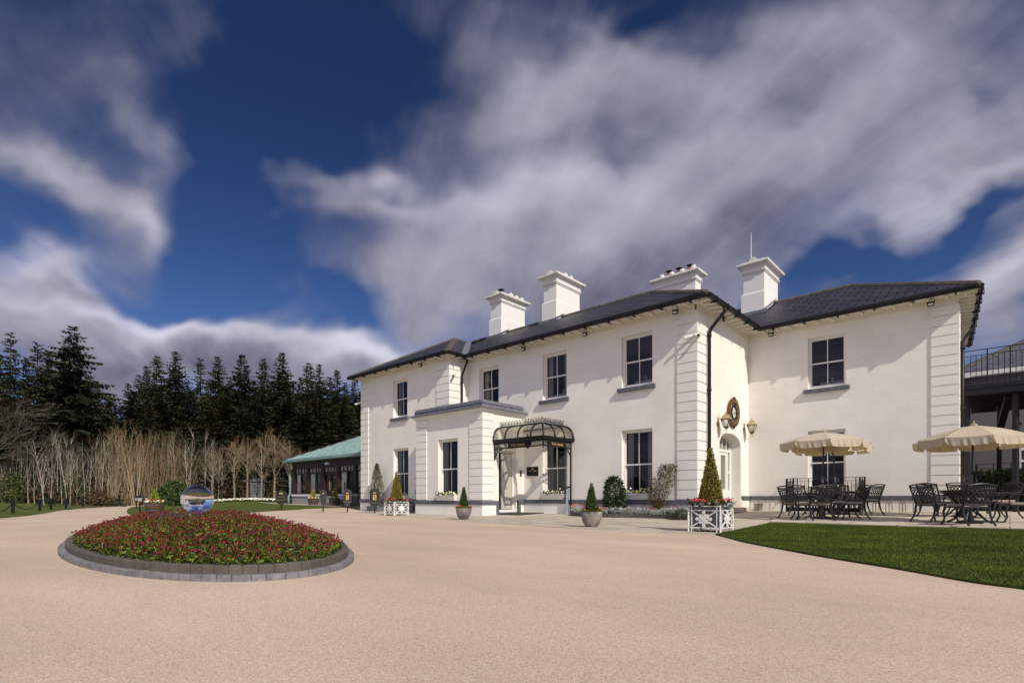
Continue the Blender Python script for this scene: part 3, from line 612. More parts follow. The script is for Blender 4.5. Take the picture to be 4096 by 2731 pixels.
# lead valleys and the flashings round the chimneys
def strip(p, q, w, lift=.02, LF=None):
    p, q = V3(p), V3(q); s = (q-p).normalized().cross(V3((0, 0, 1))).normalized()*w/2
    lf = LF or MB(); lf.hull([p+s+V3((0, 0, lift)), p-s+V3((0, 0, lift)), p-s+V3((0, 0, lift-.03)), p+s+V3((0, 0, lift-.03))], [q+s+V3((0, 0, lift)), q-s+V3((0, 0, lift)), q-s+V3((0, 0, lift-.03)), q+s+V3((0, 0, lift-.03))])
    if LF is None: lf.build('lead_valley', M['lead'], house, True)
strip((ULE1, EM, ZE+.02), (la.x, EM+(ULE1-la.x), la.z+.03), .30, .06)
strip((UE, ER, ZE+.02), (UE-4.0, ER+4.0, ZE+2.14), .30, .05)
def chimney(name, x0, x1, y0, y1, zb, zstep, zneck, ztop, discs, pots, along, stepx=.09):
    b = MB()
    b.box(x0, y0, zb, x1, y1, zstep); b.hull([(x0, y0, zstep), (x1, y0, zstep), (x1, y1, zstep), (x0, y1, zstep)], [(x0+stepx, y0+.03, zstep+.06), (x1-.01, y0+.03, zstep+.06), (x1-.01, y1-.03, zstep+.06), (x0+stepx, y1-.03, zstep+.06)])
    X0, X1, Y0, Y1 = x0+stepx, x1-.01, y0+.03, y1-.03
    rg = lambda o, z: [(X0-o, Y0-o, z), (X1+o, Y0-o, z), (X1+o, Y1+o, z), (X0-o, Y1+o, z)]
    b.hull(rg(0, zstep+.06), rg(0, zneck))
    prof = [(.0, zneck), (.03, zneck), (.03, zneck+.03), (.01, zneck+.035), (.06, zneck+.05), (.075, zneck+.08), (.06, zneck+.105)]
    for (o, z), (o2, z2) in zip(prof, prof[1:]): b.hull(rg(o, z), rg(o2, z2), 0, False, False)
    h = ztop-zneck-.22                              # the cavetto
    for i in range(6):
        t, t2 = i/6*math.pi/2, (i+1)/6*math.pi/2
        b.hull(rg(.03+.17*(1-math.cos(t)), zneck+.105+h*math.sin(t)), rg(.03+.17*(1-math.cos(t2)), zneck+.105+h*math.sin(t2)), 0, False, False)
    zc = zneck+.105+h
    ch = b.build(name, M['chim'], house, True)
    c = MB(); c.hull(rg(.21, zc), rg(.225, zc+.03), 0); c.hull(rg(.225, zc+.03), rg(.215, ztop-.01), 0); c.hull(rg(.21, ztop-.01), rg(.0, ztop+.1), 0, False)
    cy, cxm = (Y0+Y1)/2, (X0+X1)/2
    for i_, (t, r) in enumerate(discs):
        n = 12
        if along == 'y' and i_ == 0: cc = V3((cxm, Y0-.08, ztop)); ex, nn = V3((1, 0, 0)), V3((0, .11, 0))
        elif along == 'y': cc = V3((X1+.10, Y0+(Y1-Y0)*t, ztop)); ex, nn = V3((0, 1, 0)), V3((-.11, 0, 0))
        else: cc = V3((X0+(X1-X0)*t, Y0+.0, ztop+.02)); ex, nn = V3((0, 1, 0)), V3((.11, 0, 0))
        pts = [cc-ex*r-V3((0, 0, .06))]+[cc+ex*(-r*math.cos(math.pi*k/n))+V3((0, 0, .03+r*1.05*math.sin(math.pi*k/n))) for k in range(n+1)]+[cc+ex*r-V3((0, 0, .06))]
        c.prism(pts, nn)
    c.build('chimney_cap', M['chimcap'], ch, True)
    for t in pots:
        p = MB(); pc = (cxm, Y0+(Y1-Y0)*t, ztop+.05) if along == 'y' else (X0+(X1-X0)*t, cy, ztop+.05)
        p.lathe([(.12, 0), (.125, .1), (.11, .22)], pc, 12); p.lathe([(.07, .22), (.07, .30)], pc, 10, 1); p.lathe([(.15, .33), (.17, .345), (.03, .38)], pc, 14, 1)
        p.build('chimney_pot', [M['pot'], M['black']], ch, True)
    return ch
chimney('chimney', -19.95, -19.09, 20.08, 21.95, 8.4, 9.84, 10.64, 11.07, [(.06, .17), (.36, .15), (.6, .14), (.83, .14)], [.22], 'y')
chimney('chimney', -16.40, -15.55, 20.06, 21.97, 8.4, 9.86, 10.64, 11.12, [(.06, .17), (.34, .14), (.58, .14)], [], 'y')
chimney('chimney', -12.66, -10.60, 24.0, 24.66, 7.5, 9.2, 10.64, 11.11, [(.14, .15), (.40, .15), (.66, .15), (.94, .17)], [.27, .53, .80], 'x')
c4 = chimney('chimney', -8.55, -7.60, 23.98, 25.85, 8.2, 9.36, 10.20, 10.66, [(.06, .18)], [.5], 'y')
chimney('chimney', -22.4, -21.5, 26.2, 27.7, 8.4, 9.6, 10.1, 10.5, [(.1, .17), (.6, .15)], [], 'y')
b = MB(); b.tube([(-8.17, 24.1, 10.6), (-8.17, 24.1, 12.0)], [.018, .012], 6); b.build('lightning_rod', M['trim'], c4, True)
for x0, x1, y0, yr in ((-19.95, -19.09, 20.08, 20.6), (-16.40, -15.55, 20.06, 20.6), (-8.55, -7.60, 23.98, 25.35)):
    e0 = EM if y0 < 22 else ER; zz_ = lambda y: ZE+(y-e0)*KS
    lf = MB(); lf.box(x0-.12, y0-.10, zz_(y0)-.15, x1+.12, y0, zz_(y0)+.10); strip((x1+.03, y0-.05, zz_(y0-.05)), (x1+.03, yr, zz_(yr)), .12, .17, lf)
    lf.build('lead_flashing', M['lead'], house, True)
# porch cornice with its lead roof
b = MB()
for o, z0, z1 in ((.05, 4.0, 4.06), (.10, 4.06, 4.10), (.15, 4.10, 4.15)): b.box(UPL-o, VP-o, z0, UPR+o, VM if z0 < 5 else VM, z1)
b.build('porch_cornice', M['trim'], house, True)
b = MB(); o = .24
b.box(UPL-o, VP-o, 4.152, UPR+o, VM-.002, 4.20)
rg = lambda oo, z: [(UPL-oo, VP-oo, z), (UPR+oo, VP-oo, z), (UPR+oo, VM-.1, z), (UPL-oo, VM-.1, z)]
b.hull(rg(.16, 4.20), rg(.07, 4.27), 0); b.hull(rg(.07, 4.27), rg(.07, 4.335), 0); b.hull(rg(.10, 4.335), rg(.10, 4.365), 0); b.hull(rg(.06, 4.365), rg(.05, 4.47), 0)
for k in range(9):                                   # rolled joints of the lead sheets
    x = UPL+.2+k*.45; b.bar((x, VP-.165, 4.205), (x, VP-.055, 4.47), .010, .004)
for k in range(5):
    y = VP+.25+k*.45; b.bar((UPR+.165, y, 4.205), (UPR+.055, y, 4.47), .010, .004)
b.build('lead_roof', M['lead'], house, True)
# downpipes
def pipe(pts, r=.045, n=10, cl=()):
    b = MB(); b.tube(pts, r, n)
    for z in cl: b.lathe([(r*1.35, -.05), (r*1.35, .05)], (pts[-1][0], pts[-1][1], z), 10); b.box(pts[-1][0]-.07, pts[-1][1]-.02, z-.02, pts[-1][0]+.07, pts[-1][1]+.02, z+.02)
    b.build('downpipe', M['black'], house, True, True)
yp = 17.86
pipe([(UE+.07, yp, 6.93), (UE+.07, yp, 6.80), (UD+.16, yp, 6.32), (UD+.10, yp, 6.15), (UD+.10, yp, .2)], .055, 10, (6.1, 4.3, 2.3))
pipe([(ULE1+.07, 16.62, 6.93), (ULE1+.07, 16.62, 6.75), (ULR+.10, 16.62, 6.2), (ULR+.10, 16.62, 4.4)], .045, 8, (5.9,))
pipe([(URE-.21, 25.0, 6.93), (URE-.21, 25.0, 6.7), (URR+.10, 22.9, 5.85), (URR+.09, 22.2, 5.6), (URR+.09, 22.2, .2)], .05, 8, (5.4, 3.5))
# garden door: glazed double doors with side lights under a fan light
ds = -.40; b = MB(); a0, a1 = A0+.10, A1
SD.box(b, a0-.1, a0, .49, AS, ds-.08, ds+.03); SD.box(b, a1-.12, a1, .49, AS, ds-.08, ds+.03); SD.box(b, a0, a1, 2.40, 2.49, ds-.08, ds+.04)
for i in range(NA):
    (p, h), (p2, h2) = arch(i/NA), arch((i+1)/NA); b.hull([SD.p(p, h-.07, ds-.06), SD.p(p2, h2-.07, ds-.06), SD.p(p2, h2-.07, ds+.03), SD.p(p, h-.07, ds+.03)], [SD.p(p, h, ds-.06), SD.p(p2, h2, ds-.06), SD.p(p2, h2, ds+.03), SD.p(p, h, ds+.03)])
for t in (.2, .4, .6, .8):
    p, h = arch(t); SD.box(b, p-.02, p+.02, 2.49, h-.05, ds-.05, ds+.02)
for p in (19.30, 20.66): SD.box(b, p-.035, p+.035, .49, 2.40, ds-.07, ds+.035)
for s0, s1 in ((a0, 19.265), (20.695, a1-.12)): SD.box(b, s0, s1, .49, .98, ds-.05, ds); SD.box(b, s0, s1, 1.62, 1.67, ds-.05, ds+.01)
dr = b.build('garden_door', M['trim'], house, True)
for l0, l1, hx in ((19.335, 19.975, 19.92), (19.985, 20.625, 20.04)):
    b = MB()
    SD.box(b, l0, l0+.09, .5, 2.395, ds-.05, ds+.01); SD.box(b, l1-.09, l1, .5, 2.395, ds-.05, ds+.01); SD.box(b, l0+.09, l1-.09, 2.28, 2.395, ds-.05, ds+.01); SD.box(b, l0+.09, l1-.09, .5, 1.02, ds-.05, ds+.002); SD.box(b, l0+.15, l1-.15, .58, .92, ds-.04, ds+.012)
    b.build('door_leaf', M['trim'], dr, True)
    b = MB(); SD.box(b, hx-.025, hx+.025, 1.15, 1.36, ds+.01, ds+.025); b.bar(SD.p(hx, 1.27, ds+.05), SD.p(hx+(.12 if hx > 19.95 else -.12), 1.27, ds+.05), .02); b.build('door_handle', M['black'], dr, True)
b = MB(); SD.quad(b, a0, a1-.1, .6, 2.95, ds-.03); b.build('pane', mat('reflecting_door_glass', (.16, .155, .13), .08, spec=.8, noise=(1.2, .12)), dr, True)
b = MB(); SD.box(b, A0-.10, A1+.02, .18, .345, -.45, .32); SD.box(b, A0, A1-.02, .345, .49, -.46, .02); b.build('step', M['patio'], house, True)
# entrance door in the side of the porch, one leaf standing open
b = MB(); e0, e1, z0, z1 = dP; ds = -.16
SPO.box(b, e0, e0+.07, z0, z1, ds-.08, ds+.04); SPO.box(b, e1-.09, e1, z0, z1, ds-.08, ds+.04); SPO.box(b, e0+.07, e1-.09, z1-.09, z1, ds-.08, ds+.04); SPO.box(b, e0-.0, e1, z0-.0, z0+.10, -.26, .03)
ed = b.build('entrance_door', M['trim'], house, True)
b = MB(); SPO.box(b, 15.93, 16.52, .24, z1-.10, ds-.06, ds-.01)
for h0, h1 in ((.42, .92), (1.08, 2.32)):
    for c in (0,): SPO.box(b, 16.04, 16.30, h0, h1, ds-.02, ds+.012); SPO.box(b, 16.085, 16.255, h0+.05, h1-.05, ds-.03, ds+.022)
b.build('door_leaf', M['paintdoor'], ed, True)
b = MB(); P = SPO.p
b.face([P(e0, z0, -1.4), P(e1, z0, -1.4), P(e1, z1, -1.4), P(e0, z1, -1.4)]); b.face([P(e0, z0, -.28), P(e0, z0, -1.4), P(e0, z1, -1.4), P(e0, z1, -.28)]); b.face([P(e1, z0, -.28), P(e1, z0, -1.4), P(e1, z1, -1.4), P(e1, z1, -.28)]); b.face([P(e0, z1, -.28), P(e1, z1, -.28), P(e1, z1, -1.4), P(e0, z1, -1.4)])
b.build('hall_lining', mat('dim_hall', (.10, .085, .07), .9), ed, True)
b = MB(); b.face([P(e0, z0+.101, .02), P(e1, z0+.101, .02), P(e1, z0+.101, -1.4), P(e0, z0+.101, -1.4)]); b.build('threshold', mat('oak_floor', (.35, .22, .09), .5, noise=(6, .3)), ed, True)
b = MB(); SPO.box(b, e0-.06, e1+.06, -.05, .12, -.2, .06); b.build('step', M['grey'], house, True)
b = MB(); SPO.box(b, e0-.10, e1+.02, z1+.10, z1+.16, -.05, .05); b.build('door_hood', M['trim'], house, True)

# ================================================================== fixed to the house
def textmesh(txt, size, depth=.004, bold=0.):
    "lettering as a mesh lying in the XZ plane, centred on x"
    cu = bpy.data.curves.new('lettering', 'FONT'); cu.body = txt; cu.size = size; cu.align_x = 'CENTER'; cu.extrude = depth; cu.offset = bold; cu.resolution_u = 3
    o = bpy.data.objects.new('lettering', cu); COL.objects.link(o); dg = bpy.context.evaluated_depsgraph_get()
    me = bpy.data.meshes.new_from_object(o.evaluated_get(dg)); bpy.data.objects.remove(o); bpy.data.curves.remove(cu)
    return me
def lettering(parts, name, m, parent, xf):
    "several text lines joined into one mesh; xf maps (x, height, outward) to a point"
    b = MB()
    for txt, size, x, z, bold in parts:
        me = textmesh(txt, size, .002, bold)
        n = len(b.v); b.v += [tuple(xf(v.co.x+x, v.co.y+z, v.co.z)) for v in me.vertices]
        for p in me.polygons: b.f.append(tuple(n+i for i in p.vertices)); b.m.append(0)
        bpy.data.meshes.remove(me)
    return b.build(name, m, parent, True)
def serif(base_x, base_z, big, small, sx=1.):
    "THE LODGE in large and small capitals, laid out letter by letter"
    out = []; x = 0
    for ch, sz, adv in (('T', big, .72), ('H', small, .78), ('E', small, .70), (' ', small, .42), ('L', big, .62), ('O', small, .84), ('D', small, .80), ('G', small, .82), ('E', small, .6)):
        if ch != ' ': out.append([ch, sz, x+sz*adv*.5, 0, .0035*big/.15])
        x += sz*adv*1.04
    return [(c, s, base_x+(xx-x/2)*sx, base_z, o) for c, s, xx, _, o in out]
# ---- glass canopy over the entrance
CU0, CU1, CV = UPR, -12.45, 15.30
can = thing('entrance_canopy', 'black iron entrance canopy with curved glass roof, spiked cresting and gilt lettering', 'canopy', (-13.7, 16.2, 2.58))
b = MB()                                              # cornice
def lring(o, z): return [(CU0, CV-o, z), (CU1+o, CV-o, z), (CU1+o, VM, z), (CU1+o-.06, VM, z), (CU1+o-.06, CV-o+.06, z), (CU0, CV-o+.06, z)]
for o0, z0, o1, z1 in ((.0, 2.80, .06, 2.84), (.06, 2.84, .09, 2.90), (.10, 2.90, .11, 2.945)): b.hull(lring(o0, z0), lring(o1, z1))
b.build('cornice', M['iron'], can, True)
b = MB()                                              # fascia: two sign boards between open ironwork
FC = Fr('F', CV); SC = Fr('S', CU1)
for fr, e0, e1, t0, t1 in ((FC, CU0+.03, CU1-.02, -14.19, -13.17), (SC, CV+.02, VM-.06, 15.66, 16.62)):
    fr.box(b, e0, e1, 2.575, 2.605, -.04, -.001); fr.box(b, e0, e1, 2.775, 2.802, -.04, -.001); fr.box(b, t0, t1, 2.606, 2.774, -.035, -.004)
    for a in (e0, e1-.03): fr.box(b, a, a+.03, 2.606, 2.774, -.04, -.002)
    for s0, s1 in ((e0+.03, t0), (t1, e1-.03)):       # interlaced ovals
        n = max(2, int((s1-s0)/.085)); st = (s1-s0)/n
        for k in range(n*2-1):
            c = s0+st*(k+1)/2
            b.tube([fr.p(c+st*.5*math.cos(t*math.pi/5), 2.69+.083*math.sin(t*math.pi/5), -.02) for t in range(11)], .007, 4, caps=False)
b.build('fascia', M['iron'], can, True)
lettering(serif(-13.68, 2.645, .125, .098, 1.0), 'lettering', M['gold'], can, lambda x, z, o: FC.p(x, z, .003+o))
lettering(serif(16.14, 2.645, .125, .098, 1.0), 'lettering', M['gold'], can, lambda x, z, o: SC.p(x, z, .003+o))
ins, hgt, zb = .46, .52, 2.945                        # curved ribs and panes
def curve(t): return ins*(1-math.cos(t*math.pi/2)), hgt*math.sin(t*math.pi/2)
NR = 8; ribs = MB(); gls = MB()
def frontrib(u, diag=False): return [(u-(curve(k/NR)[0]-.0 if diag else 0), CV-.06+curve(k/NR)[0], zb+curve(k/NR)[1]) for k in range(NR+1)]
def siderib(v): return [(CU1+.06-curve(k/NR)[0], v, zb+curve(k/NR)[1]) for k in range(NR+1)]
corner = [(CU1+.06-curve(k/NR)[0], CV-.06+curve(k/NR)[0], zb+curve(k/NR)[1]) for k in range(NR+1)]
fu = [CU0+.03, CU0+.66, CU0+1.32, CU0+1.96]; sv = [CV+.62, CV+1.2, VM-.03]
lines = [frontrib(u) for u in fu]+[corner]
for l in lines: ribs.tube(l, .036, 6)
l2 = [corner]+[siderib(v) for v in sv]
for l in l2[1:]: ribs.tube(l, .036, 6)
for grp in (lines, l2):
    for a, c in zip(grp, grp[1:]):
        for k in range(NR):
            if c is corner or a is corner or True: gls.face([a[k], c[k], c[k+1], a[k+1]])
zt = zb+hgt; tu, tv = CU1+.06-ins, CV-.06+ins
gls.face([(CU0, tv, zt), (tu, tv, zt), (tu, VM, zt), (CU0, VM, zt)])
ribs.bar((CU0, tv, zt+.015), (tu+.03, tv, zt+.015), .05, .05); ribs.bar((tu, tv+.025, zt+.015), (tu, VM, zt+.015), .05, .05); ribs.bar((CU0, VM-.03, zt+.014), (tu, VM-.03, zt+.014), .04, .045)
ribs.build('rib_frame', M['iron'], can, True); gls.build('glass_roof', glassmat('canopy_glass', (.96, .945, .90), .03, 1.3, .8), can, True)
cr = MB()                                             # cresting of spikes
def crest(p, q):
    p, q = V3(p), V3(q); L_ = (q-p).length; n = int(L_/.078)
    cr.bar(p+V3((0, 0, .075)), q+V3((0, 0, .075)), .012, .014)
    for k in range(n+1):
        c = p+(q-p)*k/n; h = .19 if k % 2 == 0 else .145
        cr.lathe([(.009, 0), (.010, h-.075), (.022, h-.06), (.010, h-.045), (.024, h-.03), (.002, h+.035)], c, 6)
        if k < n:
            m = p+(q-p)*(k+.5)/n; cr.tube([c+V3((0, 0, .015)), m+V3((0, 0, .06)), p+(q-p)*(k+1)/n+V3((0, 0, .015))], .009, 4)
crest((CU0+.03, tv, zt+.035), (tu, tv, zt+.035)); crest((tu, tv+.07, zt+.035), (tu, VM-.08, zt+.035))
cr.build('cresting', M['iron'], can, True)
def bracket(frame, a0, dirn, wall_h):
    "curved corner bracket with rings: a0 the upright, dirn towards the span"
    b = MB(); P = lambda a, h: frame.p(a0+dirn*a, h, -.02)
    b.bar(P(0, 2.17), P(0, 2.6), .03); pts = [P(.02+.46*(1-math.cos(t*math.pi/16))+.0, 2.19+.385*math.sin(t*math.pi/16)) for t in range(9)]
    b.tube(pts, .016, 5)
    for a, h, r in ((.075, 2.49, .07), (.20, 2.525, .045), (.055, 2.36, .045), (.30, 2.55, .024)): b.tube([P(a+r*math.cos(t*math.pi/6), h+r*math.sin(t*math.pi/6)) for t in range(13)], .011, 4, caps=False)
    b.build('bracket', M['iron'], can, True)
bracket(FC, CU0+.05, 1, 0); bracket(SC, VM-.10, -1, 0)
b = MB(); b.tube([(CU1-.02, VM-.10, .02), (CU1-.02, VM-.10, 2.6)], .035, 10); b.lathe([(.06, 0), (.06, .03), (.035, .06)], (CU1-.02, VM-.10, .02), 10); b.build('post', M['iron'], can, True)
b = MB(); b.lathe([(.012, 2.5), (.025, 2.53), (.012, 2.555), (.02, 2.575)], (CU1-.02, CV+.02, 0), 8); b.build('finial', M['iron'], can, True)
# ---- lanterns
def lantern(loc, label, top, glass, dark, wallm=True, s=1.):
    "four-sided tapering lantern, its foot at z = 0"
    t = thing('wall_lantern' if wallm else 'hanging_lantern', label, 'lantern', loc)
    b = MB(); sq = lambda r, z: [(-r, -r, z), (r, -r, z), (r, r, z), (-r, r, z)]
    b.hull(sq(.235*s, .56*s), sq(.25*s, .58*s)); b.hull(sq(.245*s, .58*s), sq(.19*s, .63*s), 0, True, False); b.hull(sq(.19*s, .63*s), sq(.135*s, .72*s), 0, False, False); b.hull(sq(.135*s, .72*s), sq(.10*s, .80*s), 0, False, False); b.hull(sq(.10*s, .80*s), sq(.035*s, .83*s), 0, False)
    b.lathe([(.02*s, .83*s), (.055*s, .86*s), (.03*s, .88*s), (.05*s, .90*s), (.012*s, .96*s)], n=8)
    b.build('lantern_roof', top, t)
    b = MB()
    for x, y in ((-1, -1), (1, -1), (1, 1), (-1, 1)): b.bar((x*.11*s, y*.11*s, .17*s), (x*.215*s, y*.215*s, .565*s), .022*s)
    b.hull(sq(.12*s, .14*s), sq(.12*s, .175*s)); b.hull(sq(.05*s, .05*s), sq(.10*s, .14*s)); b.lathe([(.012*s, -.02*s), (.02*s, .06*s)], n=6); b.build('frame', dark, t)
    b = MB(); b.hull(sq(.105*s, .175*s), sq(.205*s, .56*s), 0, False, False); b.build('pane', glass, t)
    b = MB()
    for x, y in ((.03, .03), (-.03, .03), (0, -.04)): b.tube([(x*s, y*s, .17*s), (x*s, y*s, .34*s)], .014*s, 6)
    b.build('candle', M['trim'], t)
    return t
brass = mat('aged_brass', (.42, .34, .20), .55, metal=.3, noise=(8, .25)); lglass = glassmat('lantern_glass', (.85, .85, .82), .02, 1.45)
for v, z, lab in ((18.80, 3.03, 'brass wall lantern left of the garden door, overlapping the clock'), (21.32, 3.07, 'brass wall lantern right of the garden door, beside the inner corner')):
    t = lantern((UD+.30, v, z), lab, brass, lglass, mat('tarnished_brass', (.10, .08, .05), .5, metal=.5), True, .66); t['group'] = 'wall lanterns by the garden door'
    b = MB(); b.box(-.30, -.035, .16, -.28, .035, .46); b.bar((-.28, 0, .40), (-.10, 0, .40), .016); b.bar((-.25, 0, .26), (-.25, 0, .62), .011)
    pts = [(-.26, 0, .28), (-.26, 0, -.02)]+[(-.14-.12*math.cos(k*math.pi/6), 0, -.02-.16*math.sin(k*math.pi/6)*.8) for k in range(1, 5)]+[(.0, 0, -.10), (.035, 0, -.03), (.0, 0, .03), (-.045, 0, .0), (-.02, 0, -.04)]
    b.tube(pts, .008, 5); b.build('bracket', brass, t)
t = lantern((-14.05, 16.3, 2.62), 'black lantern hanging under the glass of the entrance canopy', M['iron'], lglass, M['iron'], False, .62)
b = MB(); b.tube([(0, 0, .55), (0, 0, .84)], .008, 5); b.build('chain', M['iron'], t)
# ---- clock
clk = thing('wall_clock', 'large round skeleton wall clock with black Roman numerals in a rusty gilt rim', 'clock', (UD, 20.13, 3.80))
def ringmesh(r0, r1, x0, x1, n=40):
    b = MB(); P = lambda r, k, x: (x, r*math.cos(2*math.pi*k/n), r*math.sin(2*math.pi*k/n))
    for k in range(n):
        for (ra_, xa, rb_, xb) in ((r0, x1, r1, x1), (r1, x1, r1, x0), (r1, x0, r0, x0), (r0, x0, r0, x1)): b.face([P(ra_, k, xa), P(ra_, k+1, xa), P(rb_, k+1, xb), P(rb_, k, xb)])
    return b
b = ringmesh(.44, .565, .05, .10); b.v += ringmesh(.425, .445, .05, .115).v and []
b.build('rim', mat('rusted_gilt', (.035, .020, .012), .6, metal=.3, noise=(7, .8), col2=(.20, .085, .028), bump=(20, .6)), clk)
ringmesh(.425, .442, .05, .112).build('gilt_ring', mat('worn_gilt', (.45, .22, .06), .5, metal=.3), clk); ringmesh(.235, .25, .05, .10).build('inner_ring', M['iron'], clk)
b = MB()
for k, num in enumerate(('XII', 'I', 'II', 'III', 'IV', 'V', 'VI', 'VII', 'VIII', 'IX', 'X', 'XI')):
    a = math.pi/2-k*math.pi/6; c, s = math.cos(a), math.sin(a); w = sum(.55 if q_ == 'I' else 1.2 for q_ in num)*.036; off = -w/2
    Q = lambda t, r: (.085, -( -r*c)*1.0-( t*s), r*s-(t*-c)*-1.0)
    def Q(t, r): return (.085, r*c+t*s, r*s-t*c)
    for ch in num:
        wd = (.55 if ch == 'I' else 1.2)*.036; m0 = off+wd/2
        if ch == 'I': b.bar(Q(m0, .25), Q(m0, .43), .024, .02, up=(1, 0, 0))
        elif ch == 'V': b.bar(Q(m0-.016, .43), Q(m0, .25), .022, .02, up=(1, 0, 0)); b.bar(Q(m0+.016, .43), Q(m0, .25), .013, .02, up=(1, 0, 0))
        else: b.bar(Q(m0-.016, .43), Q(m0+.016, .25), .022, .02, up=(1, 0, 0)); b.bar(Q(m0+.016, .43), Q(m0-.016, .25), .013, .02, up=(1, 0, 0))
        off += wd
b.build('numerals', M['iron'], clk)
b = MB(); n = 32; b.face([(.06, .236*math.cos(2*math.pi*k/n), .236*math.sin(2*math.pi*k/n)) for k in range(n)]); b.build('dial', mat('pale_green_dial', (.52, .56, .52), .6), clk)
b = MB(); b.bar((.10, 0, 0), (.10, .33, .015), .018, .01, up=(1, 0, 0)); b.build('minute_hand', M['iron'], clk)
b = MB(); b.bar((.105, 0, 0), (.105, .03, -.06), .022, .01, up=(1, 0, 0)); b.build('hour_hand', M['iron'], clk)
b = MB(); b.lathe([(.07, -.02), (.05, .02), (.02, .05)], (.07, 0, .57), 8); b.build('finial', M['iron'], clk)
b = MB(); b.lathe([(.0, -.09), (.04, -.04), (.06, .02)], (.07, 0, -.56), 8); b.build('pendant', M['iron'], clk); clk.scale = (1, .92, .92)
# ---- plaque, entry phone
plq = thing('plaque', 'black framed plaque with gold lettering on the wall under the entrance canopy', 'plaque', (-14.46, VM, 1.776))
b = MB(); FM.box(b, -14.766, -14.163, 1.586, 1.966, -.002, .02); b.build('board', M['black'], plq, True)
b = MB()
for a0, a1, h0, h1 in ((-14.766, -14.163, 1.94, 1.966), (-14.766, -14.163, 1.586, 1.612), (-14.766, -14.74, 1.612, 1.94), (-14.189, -14.163, 1.612, 1.94)): FM.box(b, a0, a1, h0, h1, .02, .032)
b.build('frame', mat('bronze_frame', (.07, .06, .05), .3, metal=.6), plq, True)
def emblem(parent, xf, s, m):
    "small castle-like emblem"
    b = MB()
    for x0, x1, z1 in ((-1, -.62, .7), (-.55, -.2, .95), (-.14, .14, 1.05), (.2, .55, .95), (.62, 1, .7)):
        b.hull([xf(x0*s, 0, 0), xf(x1*s, 0, 0), xf(x1*s, 0, .003), xf(x0*s, 0, .003)], [xf(x0*s, z1*s, 0), xf(x1*s, z1*s, 0), xf(x1*s, z1*s, .003), xf(x0*s, z1*s, .003)])
    b.build('emblem', m, parent, True)
XF = lambda x, z, o: FM.p(-14.46+x, z+1.776, .021+o)
emblem(plq, lambda x, z, o: XF(x, z+.07, o), .05, M['gold'])
lettering([('T', .085, -.165, .0-.01, .001), ('HE', .062, -.10, -.01, .001), ('L', .085, -.01, -.01, .001), ('ODGE', .062, .105, -.01, .001)], 'lettering', M['gold'], plq, lambda x, z, o: XF(x, z, o))
b = MB(); FM.box(b, 0, 0, 0, 0, 0, 0) if False else None
eb = MB(); SPO.box(eb, 16.86, 16.93, 1.58, 1.82, 0, .035); ep = eb.build('door_entry_unit', M['black']); tag(ep, 'small black door entry unit on the white wall right of the open entrance door', 'entry phone')
# ---- floodlights under the eaves, cameras
def floodlight(loc, rz, label):
    t = thing('floodlight', label, 'floodlight', loc, rz, 'floodlights under the eaves')
    b = MB(); b.box(-.085, -.09, -.22, .085, -.02, -.08); b.build('housing', M['black'], t)
    b = MB(); b.box(-.065, -.096, -.205, .065, -.0905, -.13); b.build('lens', mat('lamp_lens', (.6, .6, .56), .2), t)
    b = MB(); b.bar((-.095, -.05, -.13), (-.095, -.05, 0), .014); b.bar((.095, -.05, -.13), (.095, -.05, 0), .014); b.bar((-.1, -.05, 0), (.1, -.05, 0), .014); b.build('yoke', M['black'], t)
for px, fr, lab in ((1430, 'L', 'small black floodlight at the far left end of the eaves'), (1686, 'L', 'small black floodlight under the eaves of the left wing, right of its upper window'), (2097, 'M', 'small black floodlight under the eaves between the porch and the canopy windows'),
                    (2343, 'M', 'small black floodlight under the eaves between the two right upper windows of the centre front'), (2704, 'M', 'small black floodlight under the eaves above the corner stones'), (3086, 'R', 'small black floodlight under the eaves beside the inner corner'), (3724, 'R', 'small black floodlight under the eaves of the right wing near its right end')):
    V = {'L': VL, 'M': VM, 'R': VR}[fr]-.22; floodlight((onV(px, V), V, 6.93), 0, lab)
floodlight((UD+.24, onU(2890, UD+.24), 6.93), R(90), 'small black floodlight under the eaves above the garden door')
def camera_unit(loc, rz, label):
    t = thing('security_camera', label, 'security camera', loc, rz, 'security cameras on the house corners')
    b = MB(); b.tube([(0, -.10, -.03), (0, -.36, -.10)], .05, 10); b.build('housing', M['trim'], t)
    b = MB(); b.tube([(0, -.362, -.10), (0, -.368, -.102)], .042, 10); b.build('lens', M['black'], t)
    b = MB(); b.lathe([(.06, -.03), (.06, .02)], (0, -.02, 0), 10); b.bar((0, -.02, 0), (0, -.14, -.04), .04); b.build('bracket', M['trim'], t)
camera_unit((UD-.02, VM-.04, 5.98), R(-62), 'white bullet security camera on the corner stones pointing left along the front')
camera_unit((UD+.05, VM+.10, 5.98), R(18), 'white bullet security camera on the corner stones pointing past the downpipe')
camera_unit((ULR+.06, 16.2, 6.15), R(40), 'white security camera on the side of the left wing above the porch roof')
camera_unit((ULL-.04, VL+.02, 5.75), R(-60), 'white security camera at the far left corner of the house')
camera_unit((URR+.05, VR+.08, 2.85), R(75), 'white security camera at the right corner of the house above a parasol')

